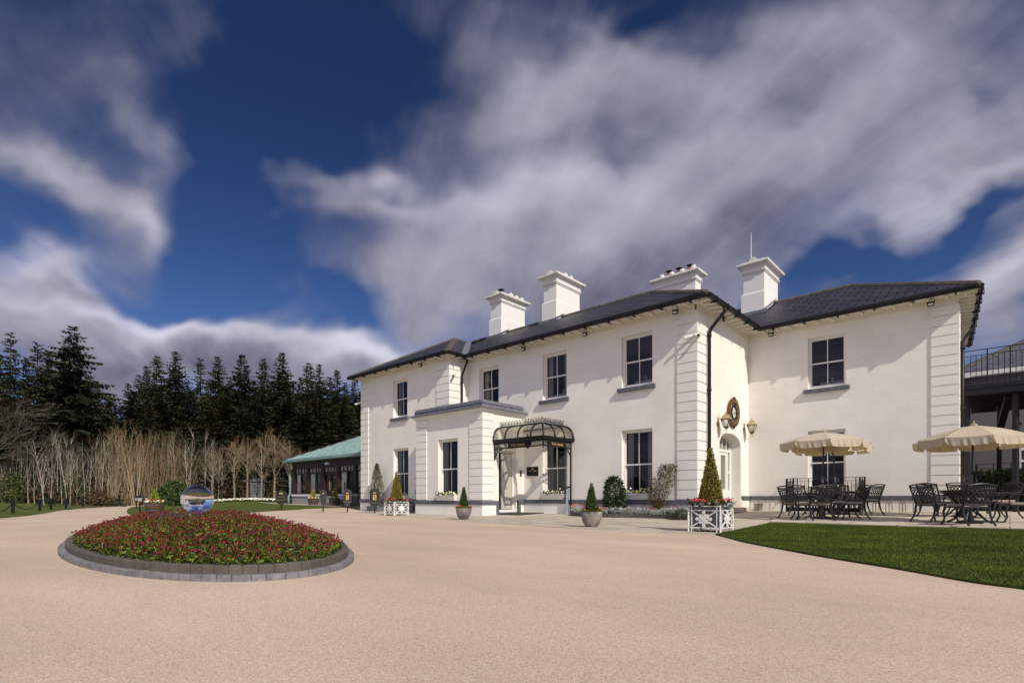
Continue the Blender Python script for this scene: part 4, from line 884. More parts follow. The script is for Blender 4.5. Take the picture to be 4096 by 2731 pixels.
# ================================================================== plants, pots and the flower bed
M.update(
    leafdark=mat('glossy_dark_leaf', (.018, .042, .010), .35, island=.65), leafbox=mat('box_leaf', (.045, .075, .012), .5, island=.6), leafgold=mat('golden_box_leaf', (.23, .19, .016), .5, island=.6),
    leaflime=mat('lime_conifer_leaf', (.27, .34, .03), .6, island=.5), silver=mat('silver_leaf', (.42, .45, .42), .7, island=.3), red=mat('red_petal', (.50, .025, .018), .6, island=.5),
    orange=mat('orange_petal', (.75, .16, .02), .6, island=.4), crimson=mat('crimson_petal', (.115, .002, .014), .85, spec=.12, island=.8), eye=mat('daisy_eye', (.50, .15, .015), .7, island=.3), white=mat('white_petal', (.82, .80, .66), .6, island=.15),
    yellow=mat('yellow_petal', (.75, .6, .12), .6, island=.2), leafday=mat('daisy_leaf', (.110, .150, .016), .45, island=.6), twig=mat('dry_twig', (.17, .11, .06), .8, island=.4), olive=mat('olive_leaf', (.085, .080, .018), .6, island=.6),
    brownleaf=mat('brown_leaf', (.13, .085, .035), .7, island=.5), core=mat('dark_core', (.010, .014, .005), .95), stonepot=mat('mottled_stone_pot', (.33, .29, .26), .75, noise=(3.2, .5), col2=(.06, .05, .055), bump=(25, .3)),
    blockin=mat('brown_grey_kerb', (.105, .090, .075), .85, noise=(6, .22), bump=(50, .35)), blockout=mat('blue_grey_sett', (.13, .125, .135), .8, noise=(11, .5), col2=(.26, .25, .26), bump=(40, .4)),
    barrel=mat('oak_barrel', (.085, .042, .020), .7, noise=(9, .4)), zinc=mat('grey_zinc_box', (.10, .105, .12), .5, noise=(3, .15)), whiteiron=mat('white_painted_iron', (.80, .78, .74), .5, bump=(60, .3)),
    basalt=mat('dark_slab', (.030, .032, .042), .25, noise=(12, .3)), brickedge=mat('grey_brown_edging', (.10, .085, .075), .85, noise=(8, .25), bump=(40, .3)))
def leaf(b, c, d, up, L_, w, mi=0, fold=0.):
    "one leaf: a kite from c along d"
    d = V3(d); s = d.cross(V3(up))
    s = s.normalized()*w/2 if s.length > 1e-6 else V3((w/2, 0, 0))
    c = V3(c); b.face([c, c+d*L_*.45+s, c+d*L_, c+d*L_*.45-s], mi)
def rdir(rnd):
    z = rnd.uniform(-1, 1); t = rnd.uniform(0, 6.283); r = math.sqrt(1-z*z); return V3((r*math.cos(t), r*math.sin(t), z))
def foliage(b, rnd, fn, n, L_, w, mis=(0,), outw=.6):
    "n leaves at the points and normals fn gives"
    for _ in range(n):
        p, nn = fn(rnd); d = (nn*outw+rdir(rnd)*.9).normalized(); s = rnd.uniform(.7, 1.3); leaf(b, p, d, rdir(rnd), L_*s, w*s, rnd.choice(mis))
def conefn(r, h, top=.02, curve_=1.0, jit=.03):
    def f(rnd):
        while True:
            t = rnd.random(); rr = r*(1-t**curve_)+top*t
            if rnd.random() < rr/r+.06: break
        a = rnd.uniform(0, 6.283); q = rr*rnd.uniform(.86, 1.0)+rnd.uniform(-jit, jit)
        return V3((q*math.cos(a), q*math.sin(a), t*h)), V3((math.cos(a), math.sin(a), .25))
    return f
def topiary(t, z, r, h, m, n, L_, seed, cur=1.0):
    rnd = random.Random(seed); b = MB(); foliage(b, rnd, conefn(r, h, .02, cur, .012), n, L_, L_*.62)
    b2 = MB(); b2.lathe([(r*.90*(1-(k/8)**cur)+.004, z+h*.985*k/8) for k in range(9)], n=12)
    b.v = [(x, y, q+z) for x, y, q in b.v]; f = b.build('topiary', m, t); b2.build('dark_filler', M['core'], f); return f  # near-black filler for the dark gaps between the leaves
def flowers(b, rnd, pts, r, mi, n=5, mic=None):
    "flower heads: small cupped fans of petals"
    for p in pts:
        p = V3(p); nn = (V3((.35, -.45, .8))+rdir(rnd)*.5).normalized(); x = nn.cross(V3((0, 0, 1))); x = x.normalized() if x.length > .01 else V3((1, 0, 0)); y = nn.cross(x); s = r*rnd.uniform(.75, 1.25)
        ring = [p+(x*math.cos(6.283*k/(2*n))+y*math.sin(6.283*k/(2*n)))*s*(1 if k % 2 else .72)+nn*s*.15 for k in range(2*n)]
        m = rnd.choice(mi) if isinstance(mi, (list, tuple)) else mi
        for k in range(2*n): b.face([p, ring[k], ring[(k+1) % (2*n)]], m)
        if mic is not None: b.face([p+nn*s*.16+(x*math.cos(6.283*k/6)+y*math.sin(6.283*k/6))*s*.42 for k in range(6)], mic)
# ---- pots with clipped cones
def conepot(loc, label, seed, gold, rot):
    t = thing('stone_pot', label, 'planter', loc, rot, 'stone pots with clipped cones')
    b = MB(); b.lathe([(.135, 0), (.15, .015), (.20, .10), (.235, .20), (.25, .29), (.252, .365), (.225, .365), (.215, .30)], n=28); b.build('pot', M['stonepot'], t, smooth=True)
    b = MB(); b.lathe([(.21, .30), (.21, .31)], n=16); b.build('soil', M['soil'], t)
    topiary(t, .37, .165, .66, M['leafbox'], 2600, .030, seed)
    rnd = random.Random(seed+5); b = MB()
    for _ in range(420):
        a = rnd.uniform(0, 6.283); q = rnd.uniform(.12, .25); leaf(b, (q*math.cos(a), q*math.sin(a), .34+rnd.uniform(0, .06)), (V3((math.cos(a), math.sin(a), .5))+rdir(rnd)*.8).normalized(), rdir(rnd), .05, .03)
    b.build('bedding_leaves', M['leafday'], t); b = MB()
    flowers(b, rnd, [((.13+.115*rnd.random())*math.cos(a), (.13+.115*rnd.random())*math.sin(a), .40+rnd.uniform(0, .045)) for a in [rnd.uniform(0, 6.283) for _ in range(85)]], .020, [0, 0, 1], 5, None if not gold else 2)
    b.build('flower_heads', [M['red'] if gold else M['crimson'], M['orange'], M['yellow']], t)
    return t
x, y = at(1855, 2077); conepot((x, y, zg(x, y)+.006), 'stone pot with a clipped cone and dark red flowers in front of the porch window', 11, False, .4)
x, y = at(2366, 2107); conepot((x, y, zg(x, y)+.006), 'stone pot with a clipped cone and orange flowers in front of the laurel', 12, True, 2.1)
# ---- white iron planters
def ironplanter(loc, label, seed, s=.33, hgt=.52, flow=None):
    t = thing('iron_planter', label, 'planter', loc, 0, 'white iron planters with golden cones')
    b = MB(); z0 = .075; b.box(-s+.03, -s+.03, z0+.01, s-.03, s-.03, hgt-.015); b.build('box', M['zinc'], t)
    b = MB()
    for x in (-s, s):
        for y in (-s, s):
            b.lathe([(.022, 0), (.016, .02), (.016, .10), (.024, .11), (.016, .13), (.016, .2), (.025, .23), (.016, .26), (.025, .29), (.016, .32), (.016, hgt-.04), (.022, hgt-.02), (.022, hgt)], (x, y, 0), 8)
    for k in range(4):
        c, n_ = [(V3((1, 0, 0)), V3((0, -1, 0))), (V3((0, 1, 0)), V3((1, 0, 0))), (V3((-1, 0, 0)), V3((0, 1, 0))), (V3((0, -1, 0)), V3((-1, 0, 0)))][k]
        P = lambda a, h, o=0.: c*a+n_*(s+o)+V3((0, 0, h))
        for h, w in ((hgt, .022), (hgt-.085, .018), (z0+.01, .02)): b.bar(P(-s, h), P(s, h), w)
        for a in (-s+.07, s-.07): b.bar(P(a, 0), P(a, hgt), .018)
        for a in (-.12, 0, .12): b.bar(P(a, .012, -.05), P(a, z0, -.05), .012)
        i0, i1, h0, h1 = -s+.08, s-.08, z0+.03, hgt-.10; hm = (h0+h1)/2; n2 = n_
        b.bar(P(i0, h0), P(i1, h1), .024, .018, up=n2); b.bar(P(i0, h1), P(i1, h0), .024, .018, up=n2)
        dm = .105                                     # rosette: a diamond with round lobes
        for (p1, p2) in (((0, dm), (dm, 0)), ((dm, 0), (0, -dm)), ((0, -dm), (-dm, 0)), ((-dm, 0), (0, dm))): b.bar(P(p1[0], hm+p1[1], .012), P(p2[0], hm+p2[1], .012), .036, .02, up=n2)
        b.prism([P(.055*math.cos(q*math.pi/6), hm+.055*math.sin(q*math.pi/6), .004) for q in range(12)], n2*.022)
        b.prism([P(a_, hm+h_, .0) for a_, h_ in ((0, .1), (.1, 0), (0, -.1), (-.1, 0))], n2*.008)
        for a_, h_ in ((0, .135), (.135, 0), (0, -.135), (-.135, 0)):
            b.prism([P(a_+.036*math.cos(q*math.pi/5)*(1.1 if q % 2 else .9), hm+h_+.036*math.sin(q*math.pi/5)*(1.1 if q % 2 else .9), .004) for q in range(10)], n2*.02)
        for a_, h_ in ((.075, .075), (.075, -.075), (-.075, .075), (-.075, -.075)): b.prism([P(a_+.026*math.cos(q*math.pi/4), hm+h_+.026*math.sin(q*math.pi/4), .002) for q in range(8)], n2*.018)
    b.build('iron_frame', M['whiteiron'], t)
    b = MB(); b.box(-s+.04, -s+.04, hgt-.05, s-.04, s-.04, hgt-.012); b.build('soil', M['soil'], t)
    topiary(t, hgt-.05, .29, 1.24, M['leafgold'], 5200, .034, seed, .92)
    rnd = random.Random(seed+2); b = MB()
    edge = lambda: (lambda k, a, q: [(a, -q), (q, a), (a, q), (-q, a)][k])(rnd.randrange(4), rnd.uniform(-s, s), rnd.uniform(.22, s+.04))
    for _ in range(46):                               # silver foliage and dark leaves spilling over the rim
        x, y = edge(); h = hgt+rnd.uniform(-.02, .10)
        for k in range(9):
            d = (V3((x*1.2, y*1.2, .55))+rdir(rnd)*.6).normalized(); leaf(b, (x, y, h-.05), d, rdir(rnd), rnd.uniform(.06, .11), .022, 0)
    for _ in range(260):
        x, y = edge(); leaf(b, (x, y, hgt+rnd.uniform(-.03, .10)), (V3((x, y, .4))+rdir(rnd)*.7).normalized(), rdir(rnd), .085, .035, 1)
    b.build('bedding_leaves', [M['silver'], M['leafdark']], t)
    b = MB()
    for _ in range(34):
        x, y = edge(); z = hgt+rnd.uniform(.06, .15); flowers(b, rnd, [(x+rnd.gauss(0, .022), y+rnd.gauss(0, .022), z+rnd.gauss(0, .018)) for _ in range(7)], .017, flow or 0, 4)
    b.build('flower_heads', [M['red'], M['orange']], t)
    return t
x, y = at(2883, 2131); ironplanter((x-.34, y+.33, .008), 'white iron planter with a tall golden cone near the lawn tip', 31)
x, y = at(1554, 2061.5); x2, y2 = at(1616, 2057); ironplanter((x+.02, y+.36, .012), 'white iron planter with a golden cone left of the porch, beside a black sign', 32)
# ---- window boxes
def windowbox(fr, a0, a1, z, label, seed):
    t = thing('window_box', label, 'window box', fr.p((a0+a1)/2, z, .0), 0, 'white window boxes with white flowers')
    b = MB(); b.hull([fr.p(a0+.05, z, .0), fr.p(a1-.05, z, .0), fr.p(a1-.05, z, .13), fr.p(a0+.05, z, .13)], [fr.p(a0, z+.19, -.02), fr.p(a1, z+.19, -.02), fr.p(a1, z+.19, .19), fr.p(a0, z+.19, .19)])
    fr.box(b, a0-.01, a1+.01, z+.19, z+.215, -.03, .20); b.build('trough', M['trim'], t, True)
    rnd = random.Random(seed); b = MB()
    for _ in range(330):
        p = fr.p(rnd.uniform(a0, a1), z+.2+rnd.uniform(-.03, .12), rnd.uniform(0, .2)); leaf(b, p, (V3((0, -.3, .3))+rdir(rnd)).normalized(), rdir(rnd), .07, .04)
    b.build('leaves', M['leafdark'], t, True); b = MB()
    flowers(b, rnd, [fr.p(rnd.uniform(a0, a1), z+.235+abs(rnd.gauss(0, .055)), rnd.uniform(0, .2)) for _ in range(80)], .034, [0, 0, 0, 1], 5, None)
    b.build('flower_heads', [M['white'], M['yellow']], t, True)
windowbox(FM, -10.25, -9.12, .632, 'white window box of white flowers beneath the lower window near the corner', 1); windowbox(FM, -13.9, -12.78, .632, 'white window box of white flowers under the window behind the canopy post', 2)
windowbox(FPO, -17.56, -16.38, .588, 'white window box of white flowers under the porch window', 3); windowbox(FLW, -22.48, -21.32, .607, 'white window box under the lower window of the left wing, behind an iron planter', 4)
windowbox(FRW, -5.38, -4.25, .772, 'white window box under the lower window of the right wing, behind the black railing', 5)
# ---- bed in front of the centre front
E0, E1 = at(2300, 2066), at(2800, 2078)
edge_px = [(2285, 2057), (2300, 2064), (2420, 2069), (2540, 2070.5), (2650, 2074), (2720, 2078.5), (2780, 2081), (2805, 2078)]
eline = smooth_line(edge_px, 3)
bedge = thing('border_edging', 'low grey-brown brick edging along the flower border below the front windows', 'edging', (eline[0][0], eline[0][1], 0))
acc = 0; run = [V3(eline[0]+(0,))]
for p in eline[1:]:
    p = V3(p+(0,)); q = run[-1]; n = max(1, int((p-q).length/.02))
    for k in range(1, n+1): run.append(q+(p-q)*k/n)
i = 0; nb = 0; b = MB()
while i < len(run)-10:
    a = run[i]; j = i
    while j < len(run)-1 and (run[j]-a).length < .21: j += 1
    c = run[j]; d = (c-a).normalized(); z = zg(a.x, a.y); b.bar(a+d*.004+V3((0, 0, z+.06)), c-d*.004+V3((0, 0, z+.06)), .10, .145); i = j
b.build('brick_course', M['brickedge'], bedge, True)
bs = MB(); n0 = len(eline)
for (xa, ya), (xb, yb) in zip(eline, eline[1:]): bs.face([(xa, ya, zg(xa, ya)+.09), (xb, yb, zg(xb, yb)+.09), (xb, VM-.04, .16), (xa, VM-.04, .16)])
structure(bs.build('border_soil', M['soil']))
def edge_y(x):
    for (xa, ya), (xb, yb) in zip(eline, eline[1:]):
        if min(xa, xb) <= x <= max(xa, xb) and abs(xb-xa) > 1e-6: return ya+(yb-ya)*(x-xa)/(xb-xa)
    return None
rnd = random.Random(77); sp = []
xs = sorted(p[0] for p in eline)
for k in range(400):
    x = rnd.uniform(xs[0]+.3, xs[-1]-.3); ey = edge_y(x)
    if ey is None: continue
    y = ey+rnd.uniform(.14, .75)
    if y > VM-.25 or any((x-a)**2+(y-c)**2 < .24**2 for a, c in sp): continue
    sp.append((x, y))
sp.sort()
def silverplant(seed, flower):
    rnd = random.Random(seed); b = MB()
    for _ in range(70):
        a = rnd.uniform(0, 6.283); d = V3((math.cos(a)*.6, math.sin(a)*.6, rnd.uniform(.35, 1.2))).normalized(); c = V3((rnd.gauss(0, .045), rnd.gauss(0, .045), rnd.uniform(.0, .11))); L_ = rnd.uniform(.10, .17)
        leaf(b, c, d, rdir(rnd), L_, .024, 0)
        for t_ in (.45, .65, .85):
            for s_ in (-1, 1): e = d.cross(V3((0, 0, 1))).normalized()*s_; leaf(b, c+d*L_*t_, (d*.7+e).normalized(), rdir(rnd), .04, .016, 0)
    o = b.build('silver_plant', M['silver'])
    if flower:
        f = MB(); flowers(f, rnd, [(rnd.gauss(0, .06), rnd.gauss(0, .06), .24+rnd.gauss(0, .025)) for _ in range(26)], .02, [0, 1], 4); f.build('flower_heads', [M['orange'], M['red']], o)
    return o
protos = [silverplant(s, s % 3 == 0) for s in range(6)]
for i, (x, y) in enumerate(sp):
    pz = protos[i % 6]; fl = i % 6 in (0, 3); o = pz if i < 6 else dup(pz, (0, 0, 0))
    o.location = (x, y, .12); o.rotation_euler = (0, 0, rnd.uniform(0, 6)); o.scale = (1, 1, 1) if i else (1, 1, 1); k_ = rnd.uniform(.85, 1.25); o.scale = (k_, k_, k_)
    tag(o, 'silver-leaved plant with orange-red flowers in the border below the front windows' if fl else 'silver-leaved plant without flowers in the border below the front windows', 'plant', 'silver plants flowering in the border' if fl else 'silver plants in leaf in the border')
def bush(name, label, loc, shape, n, L_, w, m, seed, cat='shrub', stems=6, twig=0, tm=None, extra=None):
    "leafy shrub: shape(rnd) gives points and outward normals"
    rnd = random.Random(seed); t = thing(name, label, cat, loc); b = MB(); foliage(b, rnd, shape, n, L_, w, tuple(range(len(m))), .5); b.build('foliage', list(m), t)
    b = MB()
    for k in range(stems):
        a = rnd.uniform(0, 6.283); p, _n = shape(rnd); b.tube([(.04*math.cos(a), .04*math.sin(a), 0), (p.x*.4, p.y*.4, p.z*.5), (p.x*.8, p.y*.8, p.z*.9)], [.012, .008, .003], 4)
    for k in range(twig):
        p, nn = shape(rnd); d = (nn+rdir(rnd)).normalized(); q = p+d*rnd.uniform(.08, .25); b.tube([p*.85, p, q], [.004, .003, .001], 3)
    b.build('stems', tm or M['twig'], t)
    return t
def ell(rx, ry, rz, cz, fill=.55):
    def f(rnd):
        d = rdir(rnd); q = rnd.uniform(fill, 1)*(1+.12*math.sin(5*d.x+3*d.z)); return V3((d.x*rx*q, d.y*ry*q, max(.0, cz+d.z*rz*q))), d
    return f
def column(r, h, taper=.75, fill=.6):
    def f(rnd):
        t = rnd.random(); a = rnd.uniform(0, 6.283); rr = r*(1-(1-taper)*t)*math.sqrt(max(.02, 1-max(0, (t-.75)/.25)**2))*rnd.uniform(fill, 1.05); return V3((rr*math.cos(a), rr*math.sin(a), t*h)), V3((math.cos(a), math.sin(a), .3))
    return f
x = onV(2453, VM-.55); bush('laurel_bush', 'upright glossy dark green laurel bush against the wall between two windows', (x, VM-.50, .12), column(.40, 1.30, .72), 2600, .10, .042, (M['leafdark'],), 41)
def lean(rnd):
    t = rnd.random(); a = rnd.uniform(0, 6.283); r = (.12+.28*math.sin(min(1, t*1.05)*math.pi*.80))*rnd.uniform(.3, 1.05); return V3((r*math.cos(a)+.04+.62*max(0, t-.35), r*.6*math.sin(a), .02+t*1.62)), V3((math.cos(a), math.sin(a), .4))
x = onV(2630, VM-.35); bush('climbing_shrub', 'straggly half-dry olive and brown climber beside the corner window, leaning right', (x-.02, VM-.38, .14), lean, 2300, .06, .030, (M['olive'], M['brownleaf'], M['olive']), 42, 'shrub', 14, 190)
x, y = at(2315, 2052); bush('evergreen_mound', 'low green heather mound at the left end of the border, by the canopy post', (x+.05, y+.12, .02), ell(.36, .28, .24, .16), 1500, .05, .016, (M['leafbox'],), 43)
x, y = at(2715, 2079); bush('evergreen_mound', 'low dark heather mound with a few pink blooms at the right end of the border', (x+.1, y+.10, .02), ell(.40, .30, .22, .15), 1500, .05, .016, (M['leafdark'], M['leafbox']), 44)
# shrubs and troughs beside the left wing
def trough(loc, w, d, h, label, seed, leafm):
    t = thing('stone_trough', label, 'planter', loc); b = MB(); b.hull([(-w/2, -d/2, 0), (w/2, -d/2, 0), (w/2, d/2, 0), (-w/2, d/2, 0)], [(-w/2-.02, -d/2-.02, h), (w/2+.02, -d/2-.02, h), (w/2+.02, d/2+.02, h), (-w/2-.02, d/2+.02, h)]); b.build('trough', M['grey'], t)
    rnd = random.Random(seed); b = MB(); foliage(b, rnd, ell(w*.42, d*.45, .26, h+.1), 500, .10, .03, (0, 1)); b.build('foliage', [leafm, M['leafdark']], t)
trough((onV(1500, VL-.4), VL-.36, .03), .9, .4, .24, 'grey stone trough behind the black disabled parking sign by the left wing', 51, M['silver']); trough((onV(1642, VL-.45), VL-.42, .03), .75, .4, .27, 'dark stone trough of grey leaves in the corner left of the porch', 52, M['silver'])
def airy(rnd):
    t = rnd.random()**.8; a = rnd.uniform(0, 6.283); r = .52*(1-t)**.6*(.55+.6*min(1, t*3.5))*math.sqrt(rnd.random()); return V3((r*math.cos(a)*.9, r*math.sin(a)*.7, .05+t*2.05)), V3((math.cos(a), math.sin(a), .5))
bush('wall_shrub', 'thin brown-leaved shrub against the left wing behind the disabled parking sign', (onV(1506, VL-.45), VL-.42, .27), airy, 1900, .075, .035, (M['brownleaf'], M['olive']), 53, 'shrub', 10, 120)
b = MB(); rnd = random.Random(5); x = onV(1662, VL-.15); pts = [V3((x+rnd.uniform(-.05, .05), VL-.12, .05+k*.14)) for k in range(12)]; b.tube(pts, [.012]*8+[.006]*4, 4)
for p in pts[2:]:
    for k in range(9): leaf(b, p+rdir(rnd)*.05, rdir(rnd), rdir(rnd), .06, .04)
tag(b.build('young_climber', M['leafdark']), 'thin dark climbing stem on the wall in the corner left of the porch', 'climber')
# ---- mat, leaning board, bucket
b = MB(); b.hull([(UPR+.07, 15.45, .03), (UPR+1.2, 15.45, .03), (UPR+1.2, 16.95, .03), (UPR+.07, 16.95, .03)], [(UPR+.07, 15.45, .055), (UPR+1.2, 15.45, .055), (UPR+1.2, 16.95, .10), (UPR+.07, 16.95, .10)]); tag(b.build('door_mat', mat('dark_coir', (.035, .028, .03), .95, bump=(120, .8))), 'dark mat on the paving outside the open entrance door', 'mat')
bd = MB(); bd.hull([(-12.63, 16.86, .05), (-12.60, 16.86, .05), (-12.60, 17.0, .05), (-12.63, 17.0, .05)], [(-12.60, 16.90, 1.05), (-12.57, 16.90, 1.05), (-12.57, 17.03, 1.05), (-12.60, 17.03, 1.05)])
tb = thing('leaning_board', 'narrow grey board on edge beside the canopy post', 'board', (-12.6, 16.95, .05)); bd.build('panel', mat('grey_laminate', (.32, .33, .42), .5, noise=(5, .15)), tb, True)
b = MB(); b.bar((-12.60, 16.86, 1.06), (-12.54, 17.03, 1.12), .05); b.build('clip', M['black'], tb, True)
t = thing('bucket', 'lidded grey metal bucket against the wall beside the garden door step', 'bucket', (UD+.46, VR-.30, .195))
b = MB(); b.lathe([(.135, 0), (.14, .02), (.165, .26)], n=20); b.build('body', mat('galvanised_metal', (.30, .29, .26), .4, metal=.6, noise=(9, .3)), t, smooth=False)
b = MB(); b.lathe([(.18, .26), (.18, .275), (.13, .30), (.03, .315)], n=20); b.lathe([(.02, .315), (.025, .335), (.01, .34)], n=8); b.build('lid', mat('galvanised_lid', (.36, .35, .33), .4, metal=.6), t)
b = MB(); b.tube([(-.17, 0, .24), (-.12, .0, .34), (.0, 0, .40), (.12, 0, .34), (.17, 0, .24)], .005, 5); b.build('handle', M['zinc'], t)
# ================================================================== the oval bed with the glass ball
BC = V3((-9.146, 2.903, 0)); BA, BB = 4.64, 1.636; BX = V3((-.98597, .16691, 0)); BY = V3((.16691, .98597, 0))
def oval(t, o=0., z=0.): return BC+BX*(BA+o)*math.cos(t)+BY*(BB+o)*math.sin(t)+V3((0, 0, z))
tt = [0.]; NS = 6000
for k in range(NS): tt.append(tt[-1]+(oval((k+1)/NS*6.28319)-oval(k/NS*6.28319)).length)
def tlen(s):
    "parameter at arc length s"
    import bisect
    k = min(NS-1, max(0, bisect.bisect(tt, s)-1)); return (k+(s-tt[k])/(tt[k+1]-tt[k]))/NS*6.28319
ring = thing('bed_kerb', 'two-step oval kerb of grey stone blocks round the red daisy bed', 'kerb', tuple(BC))
rnd = random.Random(21)
def blocks(name, o0, o1, z0, z1, w0, w1, m, gap=.004):
    b = MB(); s = 0; bev = .008
    while s < tt[-1]-.06:
        w = rnd.uniform(w0, w1); w = min(w, tt[-1]-s)
        n = 2; ta, tb_ = tlen(s+gap/2), tlen(s+w-gap/2); dz = rnd.uniform(-.002, .002)
        rings = []
        for z, i_ in ((z0, 0), (z1-bev+dz, 0), (z1+dz, bev)):
            ts = [ta+(tb_-ta)*k/n for k in range(n+1)]; q = (i_/w)*(tb_-ta)
            ts = [ts[0]+q]+ts[1:-1]+[ts[-1]-q]
            rings.append([oval(t_, o0-i_, z) for t_ in ts]+[oval(t_, o1+i_*.5, z) for t_ in reversed(ts)])
        b.hull(rings[0], rings[1], 0, False, False); b.hull(rings[1], rings[2], 0, False, True); s += w
    b.build(name, m, ring, True)
M['blockin2'] = M['blockin']
blocks('sett_course', -.004, -.095, -.02, .056, .075, .16, M['blockout']); blocks('block_course', -.075, -.165, -.02, .130, .115, .14, M['blockin'])
def mound(r): return .105+.35*(1-min(1, r)**1.7)
b = MB(); NT, NQ = 64, 14
b.v = [tuple(BC+BX*(BA-.15)*(q/NQ)*math.cos(6.28319*k/NT)+BY*(BB-.15)*(q/NQ)*math.sin(6.28319*k/NT)+V3((0, 0, mound(q/NQ)+(random.uniform(-.008, .008) if q < NQ else 0)))) for q in range(NQ+1) for k in range(NT)]
for q in range(NQ):
    for k in range(NT): b.f.append((q*NT+k, (q+1)*NT+k, (q+1)*NT+(k+1) % NT, q*NT+(k+1) % NT)); b.m.append(0)
structure(b.build('bed_soil', M['soil'], smooth=True))
def daisy(seed):
    rnd = random.Random(seed); b = MB(); f = MB()
    for _ in range(36):
        a = rnd.uniform(0, 6.283); q = rnd.uniform(.0, .045); el = rnd.uniform(.10, 1.0); d = V3((math.cos(a)*math.cos(el), math.sin(a)*math.cos(el), math.sin(el))); c = V3((q*math.cos(a), q*math.sin(a), .008)); L_ = rnd.uniform(.045, .08)
        s = d.cross(V3((0, 0, 1))).normalized()*rnd.uniform(.010, .018); dn = V3((0, 0, -.012)); tip_ = c+d*L_+dn
        b.face([c, c+d*L_*.55+s*.6, c+d*L_*.55-s*.6]); b.face([c+d*L_*.55+s*.6, c+d*L_*.8+s+dn*.4, tip_, c+d*L_*.8-s+dn*.4, c+d*L_*.55-s*.6])
    for _ in range(rnd.randint(6, 9)):
        a = rnd.uniform(0, 6.283); q = rnd.uniform(.005, .085); h = rnd.uniform(.062, .105); p = V3((q*math.cos(a), q*math.sin(a), h)); b.tube([(p.x*.5, p.y*.5, .01), tuple(p)], .0018, 3, caps=False)
        nn = (V3((.35, -.15, 1))+rdir(rnd)*.4).normalized(); x = nn.cross(V3((0, 1, 0))).normalized(); y = nn.cross(x); r = rnd.uniform(.008, .013)
        n = 7; rg_ = [p+(x*math.cos(6.283*k/n)+y*math.sin(6.283*k/n))*r for k in range(n)]; up = nn*.007
        f.hull([u_-(u_-p)*.3-up*.4 for u_ in rg_], [u_+up*.15 for u_ in rg_], 0); f.face([p+up*.35+(x*math.cos(6.283*k/6)+y*math.sin(6.283*k/6))*r*.30 for k in range(6)], 1)
    return b, f
dv = [daisy(s) for s in range(10)]
rnd = random.Random(99); spots = []; cell = {}
for _ in range(26000):
    a, q = rnd.uniform(0, 6.283), math.sqrt(rnd.random())
    u, v = (BA-.195)*q*math.cos(a), (BB-.195)*q*math.sin(a)
    if (u/1.02)**2+(v/.66)**2 < 1: continue
    k = (int(u/.115+100), int(v/.115+100)); ok = True
    for i in (-1, 0, 1):
        for j in (-1, 0, 1):
            for (uu, vv) in cell.get((k[0]+i, k[1]+j), ()):
                if (u-uu)**2+(v-vv)**2 < .105**2: ok = False
    if not ok: continue
    cell.setdefault(k, []).append((u, v)); p = BC+BX*u+BY*v; rr = math.sqrt((u/(BA-.15))**2+(v/(BB-.15))**2); spots.append((p.length, V3((p.x, p.y, mound(rr)-.006)), q))
spots.sort(key=lambda s: s[0])
dm = []
for i, (bl, bf) in enumerate(dv):
    m1 = bl.build('daisy_plant', M['leafday']); m2 = bf.build('flower_heads', [M['crimson'], M['eye']], m1); dm.append((m1, m2))
DL = 'small crimson daisy plant with green leaves on the oval mound'
for i, (_, p, q) in enumerate(spots[:300]):
    src = dm[i % 10]
    if i < 10: o, h = src
    else:
        o = src[0].copy(); COL.objects.link(o); h = src[1].copy(); COL.objects.link(h); h.parent = o
    o.location = p; k = rnd.uniform(.85, 1.2); o.scale = (k, k, k); o.rotation_euler = (0, 0, rnd.uniform(-.9, .9)); tag(o, DL, 'daisy', 'crimson daisies in the oval bed')
big = MB()
for i, (_, p, q) in enumerate(spots[300:]):
    bl, bf = dv[rnd.randrange(10)]; k = rnd.uniform(.85, 1.2); a = rnd.uniform(-.9, .9); ca, sa = math.cos(a)*k, math.sin(a)*k
    for src, off in ((bl, 0), (bf, 1)):
        n = len(big.v); big.v += [(p.x+x*ca-y*sa, p.y+x*sa+y*ca, p.z+z*k) for x, y, z in src.v]; big.f += [tuple(n+j for j in f) for f in src.f]; big.m += [m+off for m in src.m]
o = big.build('daisy_cover', [M['leafday'], M['crimson'], M['eye']]); o['kind'] = 'stuff'; tag(o, 'mass of crimson daisies over the far part of the oval bed', 'daisies')
BZ = .455
t = thing('ball_fountain', 'clear glass ball with running water on a dark slab amid the daisy bed', 'fountain', (BC.x, BC.y, BZ-.045))
b = MB(); b.v = []; n = 40; rgs = lambda s, z: [tuple(BX*1.0*s*math.cos(6.28319*k/n)+BY*.64*s*math.sin(6.28319*k/n)+V3((0, 0, z))) for k in range(n)]
b.hull(rgs(1, -.05), rgs(1, .03)); b.hull(rgs(1, .03), rgs(.985, .043), 0, False); b.build('slab', M['basalt'], t)
gm = bpy.data.materials.new('clear_glass'); gm.use_nodes = True; pb = gm.node_tree.nodes['Principled BSDF']; pb.inputs['Transmission Weight'].default_value = 1; pb.inputs['Roughness'].default_value = 0; pb.inputs['IOR'].default_value = 1.45; pb.inputs['Base Color'].default_value = (.97, .98, 1, 1)
me = bpy.data.meshes.new('glass_ball'); bm = bmesh.new(); bmesh.ops.create_uvsphere(bm, u_segments=64, v_segments=40, radius=.224); bm.to_mesh(me); bm.free(); me.materials.append(gm); me.polygons.foreach_set('use_smooth', [True]*len(me.polygons))
o = bpy.data.objects.new('glass_ball', me); COL.objects.link(o); o.parent = t; o.location = (0, 0, .043+.220)

